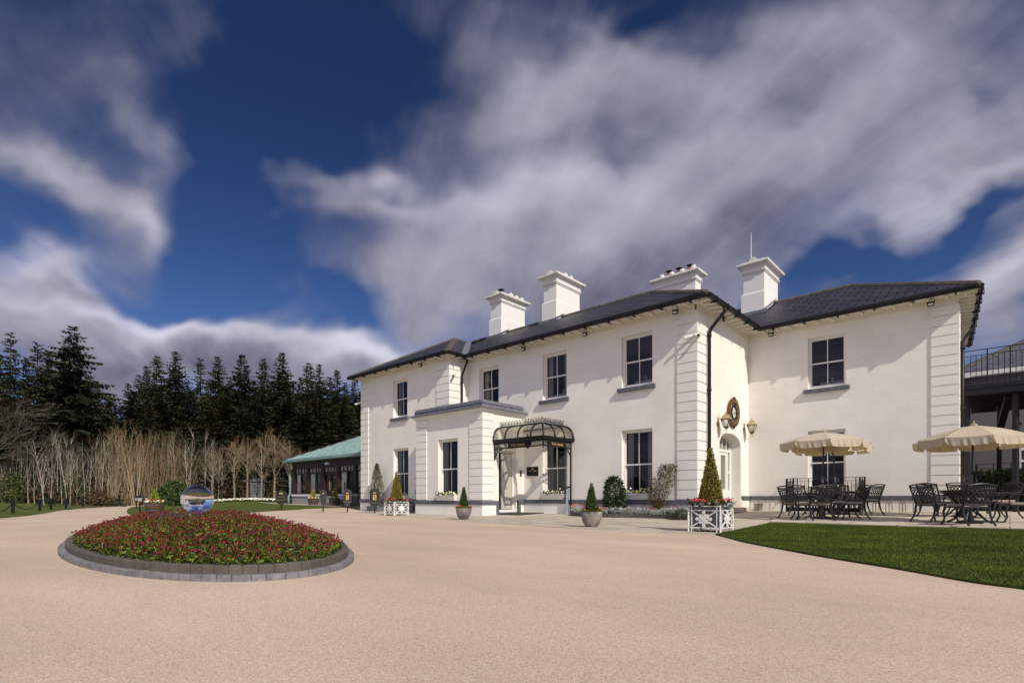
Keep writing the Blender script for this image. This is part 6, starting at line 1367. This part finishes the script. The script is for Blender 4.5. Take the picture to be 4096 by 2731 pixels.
# ---- black signs with gold lettering
def signboard(px, py, w, h, zt, label, kind, turn=0.):
    x, y = at(px, py); z = zg(x, y); t = thing('parking_sign', label, 'sign', (x, y, z), CAMR+turn, 'black signs with gold emblems'); b = MB(); n = 8; out = []
    hw, h0, h1 = w/2, zt-h, zt
    prof = [(0, h0), (hw*.30, h0+.02), (hw*.55, h0+h*.07), (hw*.85, h0+h*.2), (hw*.98, h0+h*.36), (hw, h0+h*.6), (hw*.97, h0+h*.80), (hw*.82, h0+h*.93), (hw*.45, h0+h*.945), (hw*.36, h0+h*.985), (hw*.2, h1), (0, h1)]
    pts = prof+[(-a, c) for a, c in reversed(prof[1:-1])]
    b.prism([(a, -.012, c) for a, c in pts], (0, .024, 0)); bo = b.build('board', M['signblack'], t)
    e = MB(); L_ = len(pts)
    for i in range(L_): p, q_ = pts[i], pts[(i+1) % L_]; e.bar((p[0], -.008, p[1]), (q_[0], -.008, q_[1]), .012, .022, up=(0, 1, 0))
    e.build('edge_trim', M['signedge'], bo)
    p = MB(); p.bar((0, .02, 0), (0, .02, zt-.1), .055); p.build('post', M['black'], t)
    xf = lambda xx, zz, o: V3((xx, -.0135-o, zz))
    eb = MB(); s = w*(.17 if kind == 'R' else .15); ez = h1-h*.27
    for x0, x1, z1 in ((-1, -.62, .7), (-.55, -.2, .95), (-.14, .14, 1.05), (.2, .55, .95), (.62, 1, .7)): eb.prism([(x0*s, -.0125, ez), (x1*s, -.0125, ez), (x1*s, -.0125, ez+z1*s), (x0*s, -.0125, ez+z1*s)], (0, -.004, 0))
    eb.build('emblem', M['gold'], t)
    OFF[t.name] = (0, 0, 0)
    if kind == 'R': lettering([('Parking', .135, 0, h0+h*.50, 0), ('Reserved', .135, 0, h0+h*.28, 0)], 'lettering', M['goldtext'], t, xf)
    if kind == 'D':
        d = MB(); d.prism([(-w*.17, -.0125, h0+h*.38), (w*.17, -.0125, h0+h*.38), (w*.17, -.0125, h0+h*.66), (-w*.17, -.0125, h0+h*.66)], (0, -.004, 0)); d.build('gold_panel', M['gold'], t)
        d = MB(); cz = h0+h*.48; r = w*.085; d.tube([(r*math.cos(q*math.pi/7-2.4)-.0, -.018, cz-.01+r*math.sin(q*math.pi/7-2.4)) for q in range(11)], .008, 4); d.tube([(-.01, -.018, cz+h*.13), (-.005, -.018, cz+.03), (r*.9, -.018, cz+.02), (r*1.3, -.018, cz-.06)], .010, 4); d.prism([(-.012+.016*math.cos(q*math.pi/4), -.017, cz+h*.15+.016*math.sin(q*math.pi/4)) for q in range(8)], (0, -.004, 0)); d.build('wheelchair_symbol', M['black'], t)
        lettering([('Parking', .085, 0, h0+h*.22, 0)], 'lettering', M['goldtext'], t, xf)
M.update(signblack=mat('sign_black', (.020, .020, .024), .5), signedge=mat('sign_edge', (.10, .085, .04), .5), goldtext=mat('dull_gold_text', (.24, .16, .06), .5))
signboard(1125, 2037.5, .64, .83, 1.12, 'wide black sign reading Parking Reserved in gold on the island lawn', 'R'); signboard(1293, 2047, .31, .77, 1.09, 'narrow plain black sign with a faint gold emblem in front of the pavilion', 'N', .55)
signboard(1390, 2048.5, .37, .80, 1.10, 'black disabled parking sign in front of the side railing', 'D', .25); signboard(1499, 2050.5, .46, .86, 1.12, 'black disabled parking sign against the left wing beside the iron planter', 'D', .05)
# ---- posts and chains along the verge, small lamps, gate pier
cbs = [(52, 2053), (159, 2042), (204, 2036), (264, 2032.5), (331, 2028.5), (400, 2024.5), (467, 2021.5)]
cps = []; post0 = None
for i, p in enumerate(cbs):
    x, y = at(*p, .02); z = zg(x, y)+.02; loc = (x, y, z); cps.append(V3(loc))
    if post0 is None:
        post0 = thing('chain_post', 'x', 'bollard', loc, group='black posts carrying the chain along the drive'); b = MB(); b.lathe([(.062, 0), (.062, .50), (.075, .50), (.075, .53), (.05, .54), (.05, .56), (.01, .60)], n=12); b.build('post', M['black'], post0); b = MB(); b.tube([(0, -.06, .47), (0, -.1, .47)], .012, 5); b.build('chain_eye', M['black'], post0); o = post0
    else: o = dup(post0, loc)
    o['label'] = ORD[i]+(' of the black chain posts along the left drive edge' if i == 0 else ' black chain post from the left along the drive edge')
x, y = at(-60, 2062); cps = [V3((x, y, zg(x, y)))]+cps
for i, (p, q_) in enumerate(zip(cps, cps[1:])):
    b = MB(); n = 22; pts = [p.lerp(q_, k/n)+V3((0, 0, .47-.34*(1-(2*k/n-1)**2))) for k in range(n+1)]
    for k in range(n): b.bar(pts[k], pts[k].lerp(pts[k+1], .95), .036 if k % 2 else .022, .022 if k % 2 else .036)
    o = b.build('drooping_chain', M['black']); tag(o, ('black chain hanging left of the leftmost chain post' if i == 0 else 'black chain hanging between the %s and %s chain posts from the left' % (('first' if i == 1 else ORD[i-1]), ORD[i])), 'chain', 'chains between the black posts')
def lamppost(px, py, h, label):
    x, y = at(px, py, .02); t = thing('lamp_post', label, 'lamp post', (x, y, zg(x, y)+.02), .3, 'small black lamp posts'); b = MB(); b.lathe([(.05, 0), (.045, .05), (.035, .06), (.035, h*.62), (.05, h*.63)], n=8); b.build('post', M['black'], t)
    b = MB(); sq = lambda r, z: [(-r, -r, z), (r, -r, z), (r, r, z), (-r, r, z)]; b.hull(sq(.115, h*.87), sq(.03, h*.97)); b.hull(sq(.02, h*.97), sq(.015, h))
    for q_ in ((-1, -1), (1, -1), (1, 1), (-1, 1)): b.bar((q_[0]*.055, q_[1]*.055, h*.63), (q_[0]*.09, q_[1]*.09, h*.87), .014)
    b.build('lantern_frame', M['black'], t); b = MB(); b.hull(sq(.05, h*.64), sq(.084, h*.865)); b.build('lantern_glass', mat('frosted_glass', (.55, .56, .58), .15) if 'frosted_glass' not in bpy.data.materials else bpy.data.materials['frosted_glass'], t)
lamppost(559, 2047, .80, 'small black lamp post nearest the barrel on the island lawn'); lamppost(546, 2033, .80, 'small black lamp post just behind the nearest one at the lawn tip'); lamppost(585, 2024, .80, 'small black lamp post behind the island barrel'); lamppost(669, 2018, .80, 'small black lamp post in front of the green yew, left of the glass ball')
x, y = atd(1030, 49); z = zg(x, y); t = thing('gate_pier', 'square grey stone gate pier among the tree trunks', 'pier', (x, y, z), .5); b = MB(); b.box(-.42, -.42, 0, .42, .42, 1.55); b.build('shaft', brickmat('pier_stone', (.19, .18, .19), (.07, .065, .065), .4, .26, .02, noise=(5, .3), var=.2, bumpd=.01), t); b = MB(); b.box(-.5, -.5, 1.55, .5, .5, 1.70); b.hull([(-.45, -.45, 1.7), (.45, -.45, 1.7), (.45, .45, 1.7), (-.45, .45, 1.7)], [(-.1, -.1, 1.85), (.1, -.1, 1.85), (.1, .1, 1.85), (-.1, .1, 1.85)]); b.build('cap', M['grey'], t)
b = MB(); b.lathe([(.08, 1.85), (.11, 2.1), (.02, 2.2)], n=6); b.build('lantern', M['black'], t)

# ================================================================== trees
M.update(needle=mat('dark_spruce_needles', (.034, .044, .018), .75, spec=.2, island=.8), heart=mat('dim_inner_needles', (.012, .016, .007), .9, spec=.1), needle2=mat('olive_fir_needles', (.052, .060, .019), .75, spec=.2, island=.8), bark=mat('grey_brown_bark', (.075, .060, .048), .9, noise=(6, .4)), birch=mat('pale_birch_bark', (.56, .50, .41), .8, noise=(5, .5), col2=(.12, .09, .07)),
    limebark=mat('pale_mossy_bark', (.34, .28, .20), .85, noise=(7, .4), col2=(.12, .095, .06)), twigred=mat('red_brown_twigs', (.115, .070, .038), .9, island=.5), twiggrey=mat('grey_brown_twigs', (.065, .050, .036), .9, island=.5), saplings=mat('tan_saplings', (.36, .26, .15), .85, island=.5), twiggold=mat('golden_twigs', (.23, .15, .08), .9, island=.5), spring=mat('new_green_leaves', (.075, .105, .018), .6, island=.6), yew=mat('yew_green', (.040, .075, .012), .6, island=.7), under=mat('undergrowth_leaf', (.030, .036, .011), .8, island=.8), bracken=mat('dead_bracken', (.10, .055, .025), .9, island=.6))
def conifer(seed, h, r, m, bare=.12, open_=0.):
    "spruce: a tapered trunk carrying whorls of drooping, spray-covered branches"
    rnd = random.Random(seed); tr = MB(); tr.tube([(0, 0, -.3), (rnd.uniform(-.1, .1), 0, h*.5), (0, rnd.uniform(-.1, .1), h*.97)], [h*.016, h*.010, .02], 7)
    f = MB(); z = h*bare
    while z < h*.985:
        t = (z-h*bare)/(h*(1-bare)); L0 = 1.1*r*(1-t)**.86*(1 if t > .1 else .75+2.5*t)+.14; nb = rnd.randint(5, 7) if t < .85 else 4; off = rnd.uniform(0, 6.283)
        for k in range(nb):
            if rnd.random() < open_: continue
            a = off+6.283*k/nb+rnd.uniform(-.35, .35); L_ = L0*rnd.uniform(.55, 1.18); up = .35*t+rnd.uniform(-.18, .12); c, s = math.cos(a), math.sin(a)
            P = lambda q: V3((c*L_*q, s*L_*q, z+L_*q*up-.28*L_*q*q+.10*L_*q**4))
            tr.tube([P(0), P(.5), P(.95)], [.03+.012*L_, .02+.006*L_, .008], 3, caps=False)
            n = max(3, int(L_/.34)); sd = V3((-s, c, 0))
            for j in range(1, n+1):
                q = (j-rnd.uniform(0, .6))/n; p = P(min(1, q)); dirn = (P(min(1, q)+.05)-P(min(1, q)-.05)).normalized(); w = (.30+.55*(1-q))*min(1., L_*.4)*rnd.uniform(.7, 1.25)
                for sg in (-1, 1):
                    d = (dirn*.75+sd*sg*rnd.uniform(.5, 1.0)+V3((0, 0, rnd.uniform(-.45, .05)))).normalized(); LL = w*1.05+.16; pn = d.cross(V3((0, 0, 1))).normalized(); wd = LL*.2; e = p+d*LL
                    f.face([p, p+d*LL*.3+pn*wd, p+d*LL*.55+pn*wd*.55, p+d*LL*.72+pn*wd*.75, e, p+d*LL*.68-pn*wd*.7, p+d*LL*.5-pn*wd*.5, p+d*LL*.3-pn*wd])
                    if rnd.random() < .5: f.face([p+d*LL*.2, p+d*LL*.4+V3((0, 0, -.30*w-.08))+pn*.05, p+d*LL*.75+V3((0, 0, -.12*w))])
                    hv = (dirn*.4+sd*sg*.35+V3((0, 0, -1))).normalized(); hl = w*.85+.12; hw = V3((c, s, 0))*(hl*.34)
                    f.face([p-hw, p+hw, p+hw*.55+hv*hl*.5, p+hw*.75+hv*hl*.62, p+hv*hl, p-hw*.7+hv*hl*.66, p-hw*.5+hv*hl*.45])
            d = (P(1)-P(.85)).normalized(); pn = d.cross(V3((0, 0, 1))).normalized(); f.face([P(.85), P(.93)+pn*.12, P(1)+d*.28, P(.93)-pn*.12])
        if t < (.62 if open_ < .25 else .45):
            for k in range(5):                        # the dim heart of the tree, its shade put into a darker needle colour
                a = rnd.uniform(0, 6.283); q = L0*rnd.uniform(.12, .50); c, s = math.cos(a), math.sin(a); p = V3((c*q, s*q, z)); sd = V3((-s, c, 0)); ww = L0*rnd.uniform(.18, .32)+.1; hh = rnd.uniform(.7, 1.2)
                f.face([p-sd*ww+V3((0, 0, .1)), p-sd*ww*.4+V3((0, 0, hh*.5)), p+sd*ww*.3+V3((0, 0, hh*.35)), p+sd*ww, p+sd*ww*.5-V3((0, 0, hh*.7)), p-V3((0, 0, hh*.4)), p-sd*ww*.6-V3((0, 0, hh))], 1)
        z += (.30+.50*(1-t))*rnd.uniform(.75, 1.2)*h/22
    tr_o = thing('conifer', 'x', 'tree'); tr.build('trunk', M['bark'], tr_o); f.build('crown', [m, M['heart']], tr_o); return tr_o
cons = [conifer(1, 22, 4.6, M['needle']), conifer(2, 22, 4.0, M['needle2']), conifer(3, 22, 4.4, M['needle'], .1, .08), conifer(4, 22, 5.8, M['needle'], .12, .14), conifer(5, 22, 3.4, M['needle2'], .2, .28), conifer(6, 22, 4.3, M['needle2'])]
ctree = [[(c, []) for c in kids(o)] for o in cons]; cused = set()
TOP = [(0, 805, 70, 0), (24, 752, 66, 4), (62, 812, 74, 2), (86, 776, 76, 4), (112, 792, 72, 1), (168, 738, 60, 3), (140, 835, 80, 0), (205, 850, 78, 1), (222, 868, 84, 0), (248, 895, 88, 5), (296, 872, 86, 2), (318, 852, 80, 4), (336, 832, 76, 0), (361, 806, 72, 1), (385, 862, 80, 2), (403, 798, 70, 0), (432, 866, 80, 5), (460, 812, 82, 4), (480, 864, 78, 1), (500, 808, 68, 5), (528, 866, 80, 0), (556, 806, 68, 0), (582, 864, 82, 2), (606, 812, 68, 1), (628, 868, 80, 0), (648, 801, 66, 0), (676, 866, 76, 5), (692, 858, 80, 2), (709, 822, 70, 1), (733, 828, 66, 0), (757, 856, 72, 5), (775, 842, 64, 2), (793, 868, 62, 1), (812, 862, 74, 0)]
rnd = random.Random(8)
DESC = ['dark dense conifer', 'olive green conifer', 'dark ragged conifer', 'big spreading dark conifer', 'thin open-topped conifer', 'olive bushy conifer']
for i, (xd, yd, d, kind) in enumerate(TOP):
    px, py = xd*1.7415, yd*1.7415; x, y = atd(px, d); z = zg(x, y)-.1; top = CAM_H+(YH-py)*d/F0; s = (top-z)/22.3
    o = cons[kind] if kind not in cused else dup(cons[kind], (0, 0, 0), tree=ctree[kind]); cused.add(kind); w = s*rnd.uniform(.92, 1.12)*(1.25 if kind == 3 else 1.15)
    o.location = (x, y, z); o.rotation_euler = (0, 0, rnd.uniform(0, 6.28)); o.scale = (w, w, s); o['group'] = 'conifers of the tree line'
    o['label'] = DESC[kind]+', '+(ORD[i] if i < 30 else ['thirty-first', 'thirty-second', 'thirty-third', 'thirty-fourth'][i-30])+(' treetop of the conifer line' if i == 0 else ' treetop from the left in the conifer line')
for i, (xd, yd, d) in enumerate([(60, 900, 62), (130, 900, 64), (255, 905, 68), (310, 890, 66), (370, 880, 62), (440, 885, 62), (520, 880, 60), (590, 890, 60), (660, 880, 58), (730, 885, 58), (790, 900, 58), (30, 905, 60), (200, 905, 60), (830, 890, 68), (480, 910, 58), (560, 905, 58), (700, 905, 55), (345, 915, 58)]):
    px, py = xd*1.7415, yd*1.7415; x, y = atd(px, d); z = zg(x, y)-.1; s = (CAM_H+(YH-py)*d/F0-z)/22.3; k = (0, 1, 5, 2)[i % 4]; o = dup(cons[k], (x, y, z), rnd.uniform(0, 6.28), tree=ctree[k]); w = s*1.9; o.scale = (w, w, s)
    o['label'] = 'shorter dark conifer standing in front of the tall conifer line'; o['group'] = 'shorter conifers in front of the tree line'
def branches(b, rnd, p, d, L_, r, depth, spread, up, n, mi=0, seg=3, fine=.35, tw=None):
    pts = [p]; dd = d.normalized()
    for k in range(seg): dd = (dd+rdir(rnd)*.16+V3((0, 0, up*.12))).normalized(); pts.append(pts[-1]+dd*L_/seg)
    (tw if tw is not None and depth <= 1 else b).tube(pts, [r*(1-.65*k/seg) for k in range(seg+1)], 5 if r > .04 else 3, mi, caps=False)
    if depth <= 0: return
    for k in range(n):
        q = rnd.uniform(fine, 1.0); i = min(seg-1, int(q*seg)); c = pts[i].lerp(pts[i+1], q*seg-i); o = rdir(rnd); o = (o-dd*o.dot(dd)).normalized(); nd = (dd*(1-spread)+o*spread+V3((0, 0, up))).normalized()
        branches(b, rnd, c, nd, L_*rnd.uniform(.40, .68), r*.48, depth-1, spread, up, n, mi, seg, fine*.6, tw)
def baretree(name, label, seed, h, r, lean_, crotch, n, spread, up, mb, mt, depth=3, lead=True, cnt=9, leaves=None):
    rnd = random.Random(seed); b, tw = MB(), MB(); t = thing(name, label, 'tree'); pts = [V3((lean_[0]*h*(k/6)**1.3+rnd.uniform(-.04, .04), lean_[1]*h*(k/6)**1.3+rnd.uniform(-.04, .04), h*k/6*(1 if lead else crotch*1.1)-.1)) for k in range(7)]
    b.tube(pts, [r*(1-.14*k) for k in range(7)], 7)
    for k in range(cnt):
        q = crotch+(1-crotch)*rnd.random()**1.3*.9; q = q if lead else rnd.uniform(.75, 1); i = min(5, int(q*6)); c = pts[i].lerp(pts[i+1], q*6-i); a = rnd.uniform(0, 6.283); nd = V3((math.cos(a)*spread, math.sin(a)*spread, 1-spread+up))
        branches(b, rnd, c, nd, h*(1-q*.75)*rnd.uniform(.38, .60), r*.42, depth-1, .45, up*.6, n, 0, 3, .25, tw)
    b.build('trunk', mb, t); tw.build('crown', mt, t)
    if leaves:
        f = MB()
        for _ in range(leaves[1]): v = rnd.choice(tw.v); leaf(f, V3(v)+rdir(rnd)*.12, rdir(rnd), rdir(rnd), .13, .09)
        f.build('spring_leaves', leaves[0], t)
    return t
# the row of pale, upswept trees behind the lawn
rowp = [baretree('upswept_tree', 'x', 60+k, 6.6, .115, (.01*k-.01, 0), .36, 4, .55, .35, M['limebark'], M['twiggold'], 4, True, 12) for k in range(3)]
rowt = [[(c, []) for c in kids(o)] for o in rowp]
for i, (px, ytop, d) in enumerate([(848, 1775, 50), (889, 1775, 53), (937, 1745, 48), (989, 1722, 47), (1046, 1745, 46), (1097, 1712, 44.5), (1162, 1732, 43)]):
    x, y = atd(px, d); z = zg(x, y)-.02; k = i % 3; o = rowp[k] if i < 3 else dup(rowp[k], (0, 0, 0), tree=rowt[k]); s = (CAM_H+(YH-ytop)*d/F0-z)/7.2
    o.location = (x, y, z); o.scale = (s, s, s); o.rotation_euler = (0, 0, i*1.3); o['label'] = (ORD[i] if i else 'leftmost')+(' tree of the row of pale bare trees behind the island lawn' if i == 0 else ' tree from the left in the row of pale bare trees behind the lawn'); o['group'] = 'row of bare trees behind the lawn'
# birch saplings at the wood's edge
sap = [baretree('birch_sapling', 'x', 80+k, 7.0, .044, (rnd.uniform(-.12, .12), rnd.uniform(-.12, .12)), .22, 3, .34, .34, M['birch'], M['twiggrey'], 3, True, 12, (M['spring'], 60) if k % 3 == 1 else None) for k in range(7)]
sapt = [[(c, []) for c in kids(o)] for o in sap]
def sapling(i, px, ytop, d, lab):
    x, y = atd(px, d); z = zg(x, y)-.05; k = i % 7; o = sap[k] if i < 7 else dup(sap[k], (0, 0, 0), tree=sapt[k]); s = (CAM_H+(YH-ytop)*d/F0-z)/7.3
    o.location = (x, y, z); o.scale = (s*rnd.uniform(.8, 1.05),)*2+(s,); o.rotation_euler = (0, 0, rnd.uniform(0, 6.28)); o['label'] = lab; o['group'] = "birch saplings along the wood's edge"
front = [(10, 1860, 40), (62, 1780, 41), (85, 1750, 43), (112, 1760, 40), (138, 1765, 41), (170, 1755, 42), (178, 1740, 39), (205, 1730, 40), (248, 1760, 41), (268, 1720, 40), (281, 1735, 40), (308, 1790, 42), (340, 1745, 42), (358, 1770, 43), (382, 1745, 44), (405, 1740, 45), (432, 1720, 46), (455, 1745, 46), (470, 1725, 47)]
for i, (px, yt, d) in enumerate(front): sapling(i, px, yt, d, (ORD[i] if i else 'leftmost')+(' of the white-stemmed birch saplings at the wood edge' if i == 0 else ' white-stemmed birch sapling from the left at the wood edge'))
for i in range(34):
    px = rnd.uniform(-40, 1180); d = rnd.uniform(50, 58); sapling(i+19, px, rnd.uniform(1700, 1800), d, 'thin bare sapling in the second rank of the thicket')
# thin upright stems of the coppice
cop = []
for k in range(5):
    r2 = random.Random(130+k); b, tw = MB(), MB(); t = thing('coppice_clump', 'x', 'shrub')
    for _ in range(24):
        a = r2.uniform(0, 6.283); q = r2.uniform(0, .35); h = r2.uniform(3.6, 6.4); lx, ly = math.cos(a)*r2.uniform(.1, 1.5), math.sin(a)*r2.uniform(.1, 1.5); pts = [V3((q*math.cos(a)+lx*(j/5)**1.2+r2.uniform(-.05, .05), q*math.sin(a)+ly*(j/5)**1.2+r2.uniform(-.05, .05), h*j/5-.1)) for j in range(6)]
        b.tube(pts, [.017, .015, .012, .010, .007, .003], 3, caps=False)
        for _ in range(3): j = r2.randrange(2, 5); c = pts[j].lerp(pts[j+1], r2.random()); d = (V3((lx*.3, ly*.3, 1.6))+rdir(r2)).normalized(); branches(tw, r2, c, d, r2.uniform(.5, 1.2), .008, 1, .4, .3, 3, 0, 2)
    b.build('stems', M['saplings'], t); tw.build('twigs', M['twiggold'], t); cop.append(t)
copt = [[(c, []) for c in kids(o)] for o in cop]
cpos = [(300, 56, .8), (420, 48, 1.0), (460, 46, 1.08), (500, 48, 1.15), (545, 47, 1.08), (590, 49, 1.1), (635, 49, 1.12), (680, 50, 1.05), (730, 52, .95), (790, 56, .85), (850, 58, .95), (910, 58, 1.0), (970, 57, 1.0), (1030, 56, 1.0), (1090, 55, 1.0), (520, 55, 1.2), (610, 56, 1.2)]
for i, (px, d, s) in enumerate(cpos):
    x, y = atd(px, d); o = cop[i % 5] if i < 5 else dup(cop[i % 5], (0, 0, 0), tree=copt[i % 5]); o.location = (x, y, zg(x, y)-.05); o.rotation_euler = (0, 0, i*1.7); s *= .98; o.scale = (s, s, s); o['label'] = 'clump of thin tan upright stems in the bare thicket at the edge of the wood'; o['group'] = 'bare coppice clumps of the thicket'
# big bare tree reaching in from the left
t = baretree('bare_tree', 'grey bare tree leaning in from the left edge above the thicket', 170, 9.5, .2, (-.10, .0), .28, 5, .72, .12, M['bark'], M['twiggrey'], 4, True, 11); x, y = atd(-70, 40); t.location = (x, y, zg(x, y)); t.rotation_euler = (0, 0, 2.2)
# yew, undergrowth, white edging flowers
x, y = atd(690, 46); bush('yew_bush', 'rounded bright green yew at the end of the drive, left of the glass ball', (x, y, zg(x, y)-.1), lambda r: (lambda d, q: (V3((d.x*2.1*q, d.y*1.5*q, abs(d.z)*2.15*q*(1+.12*math.sin(4*d.x)))), d))(rdir(r), r.uniform(.7, 1)), 5200, .26, .10, (M['yew'],), 181, 'shrub', 5)
x, y = atd(590, 50); bush('beech_shrub', 'small brown-leaved shrub behind the island barrel', (x, y, zg(x, y)-.05), ell(.9, .7, 1.1, 1.0), 700, .16, .11, (M['bracken'],), 182); x, y = atd(395, 42); bush('beech_shrub', 'low brown-leaved shrub among the birch stems behind the chain posts', (x, y, zg(x, y)-.05), ell(1.3, .7, .8, .6), 900, .14, .10, (M['bracken'],), 183)
x, y = atd(45, 40.5); bush('hawthorn_shrub', 'fresh green leafing shrub among the stems at the far left', (x, y, zg(x, y)-.05), ell(1.9, .8, 1.3, 1.1), 1500, .15, .11, (M['spring'], M['under']), 184); x, y = atd(290, 45); bush('hawthorn_shrub', 'pale green leafing shrub among the birch stems right of the far left one', (x, y, zg(x, y)-.05), ell(1.6, .8, 1.9, 1.5), 900, .14, .10, (M['spring'], M['under']), 185)
rnd = random.Random(190); b = MB()
for _ in range(15000):
    px = rnd.uniform(-120, 1230); d = rnd.uniform(41 if px < 500 else 51, 64) if rnd.random() < .7 else rnd.uniform(41.5 if px < 350 else 52, 55); x, y = atd(px, d); z = zg(x, y); h = abs(rnd.gauss(0, .7))*(1.5 if d > 50 else .55); leaf(b, (x, y, z+h), (rdir(rnd)+V3((0, 0, .3))).normalized(), rdir(rnd), rnd.uniform(.2, .45), rnd.uniform(.08, .2), 0 if rnd.random() < .6 else 1)
for _ in range(1500):
    px = rnd.uniform(-120, 1230); d = rnd.uniform(52, 68); x, y = atd(px, d); z = zg(x, y); p = V3((x, y, z)); b.tube([p, p+V3((rnd.gauss(0, .4), rnd.gauss(0, .4), rnd.uniform(1.5, 4.5)))], [.02, .006], 3, 2, caps=False)
o = b.build('undergrowth', [M['under'], M['bracken'], M['twiggrey']]); o['kind'] = 'stuff'; tag(o, 'dim tangle of leaves and thin stems on the floor of the wood', 'undergrowth')
b = MB(); rnd = random.Random(191)
for _ in range(900):
    px = rnd.uniform(860, 1165); x, y = atd(px, 45.5+(1010-px)*.012+rnd.uniform(-.5, .5)); z = zg(x, y)+.02
    for _ in range(3): leaf(b, (x, y, z+rnd.uniform(.02, .14)), (rdir(rnd)+V3((0, 0, .5))).normalized(), rdir(rnd), .16, .08, 0)
    flowers(b, rnd, [(x+rnd.gauss(0, .08), y+rnd.gauss(0, .08), z+rnd.uniform(.12, .2))], .075, 1, 4)
o = b.build('white_edging_flowers', [M['leafday'], M['white']]); o['kind'] = 'stuff'; tag(o, 'low white flowers edging the back of the island lawn below the bare trees', 'flowers')
for i in range(0):
    pass
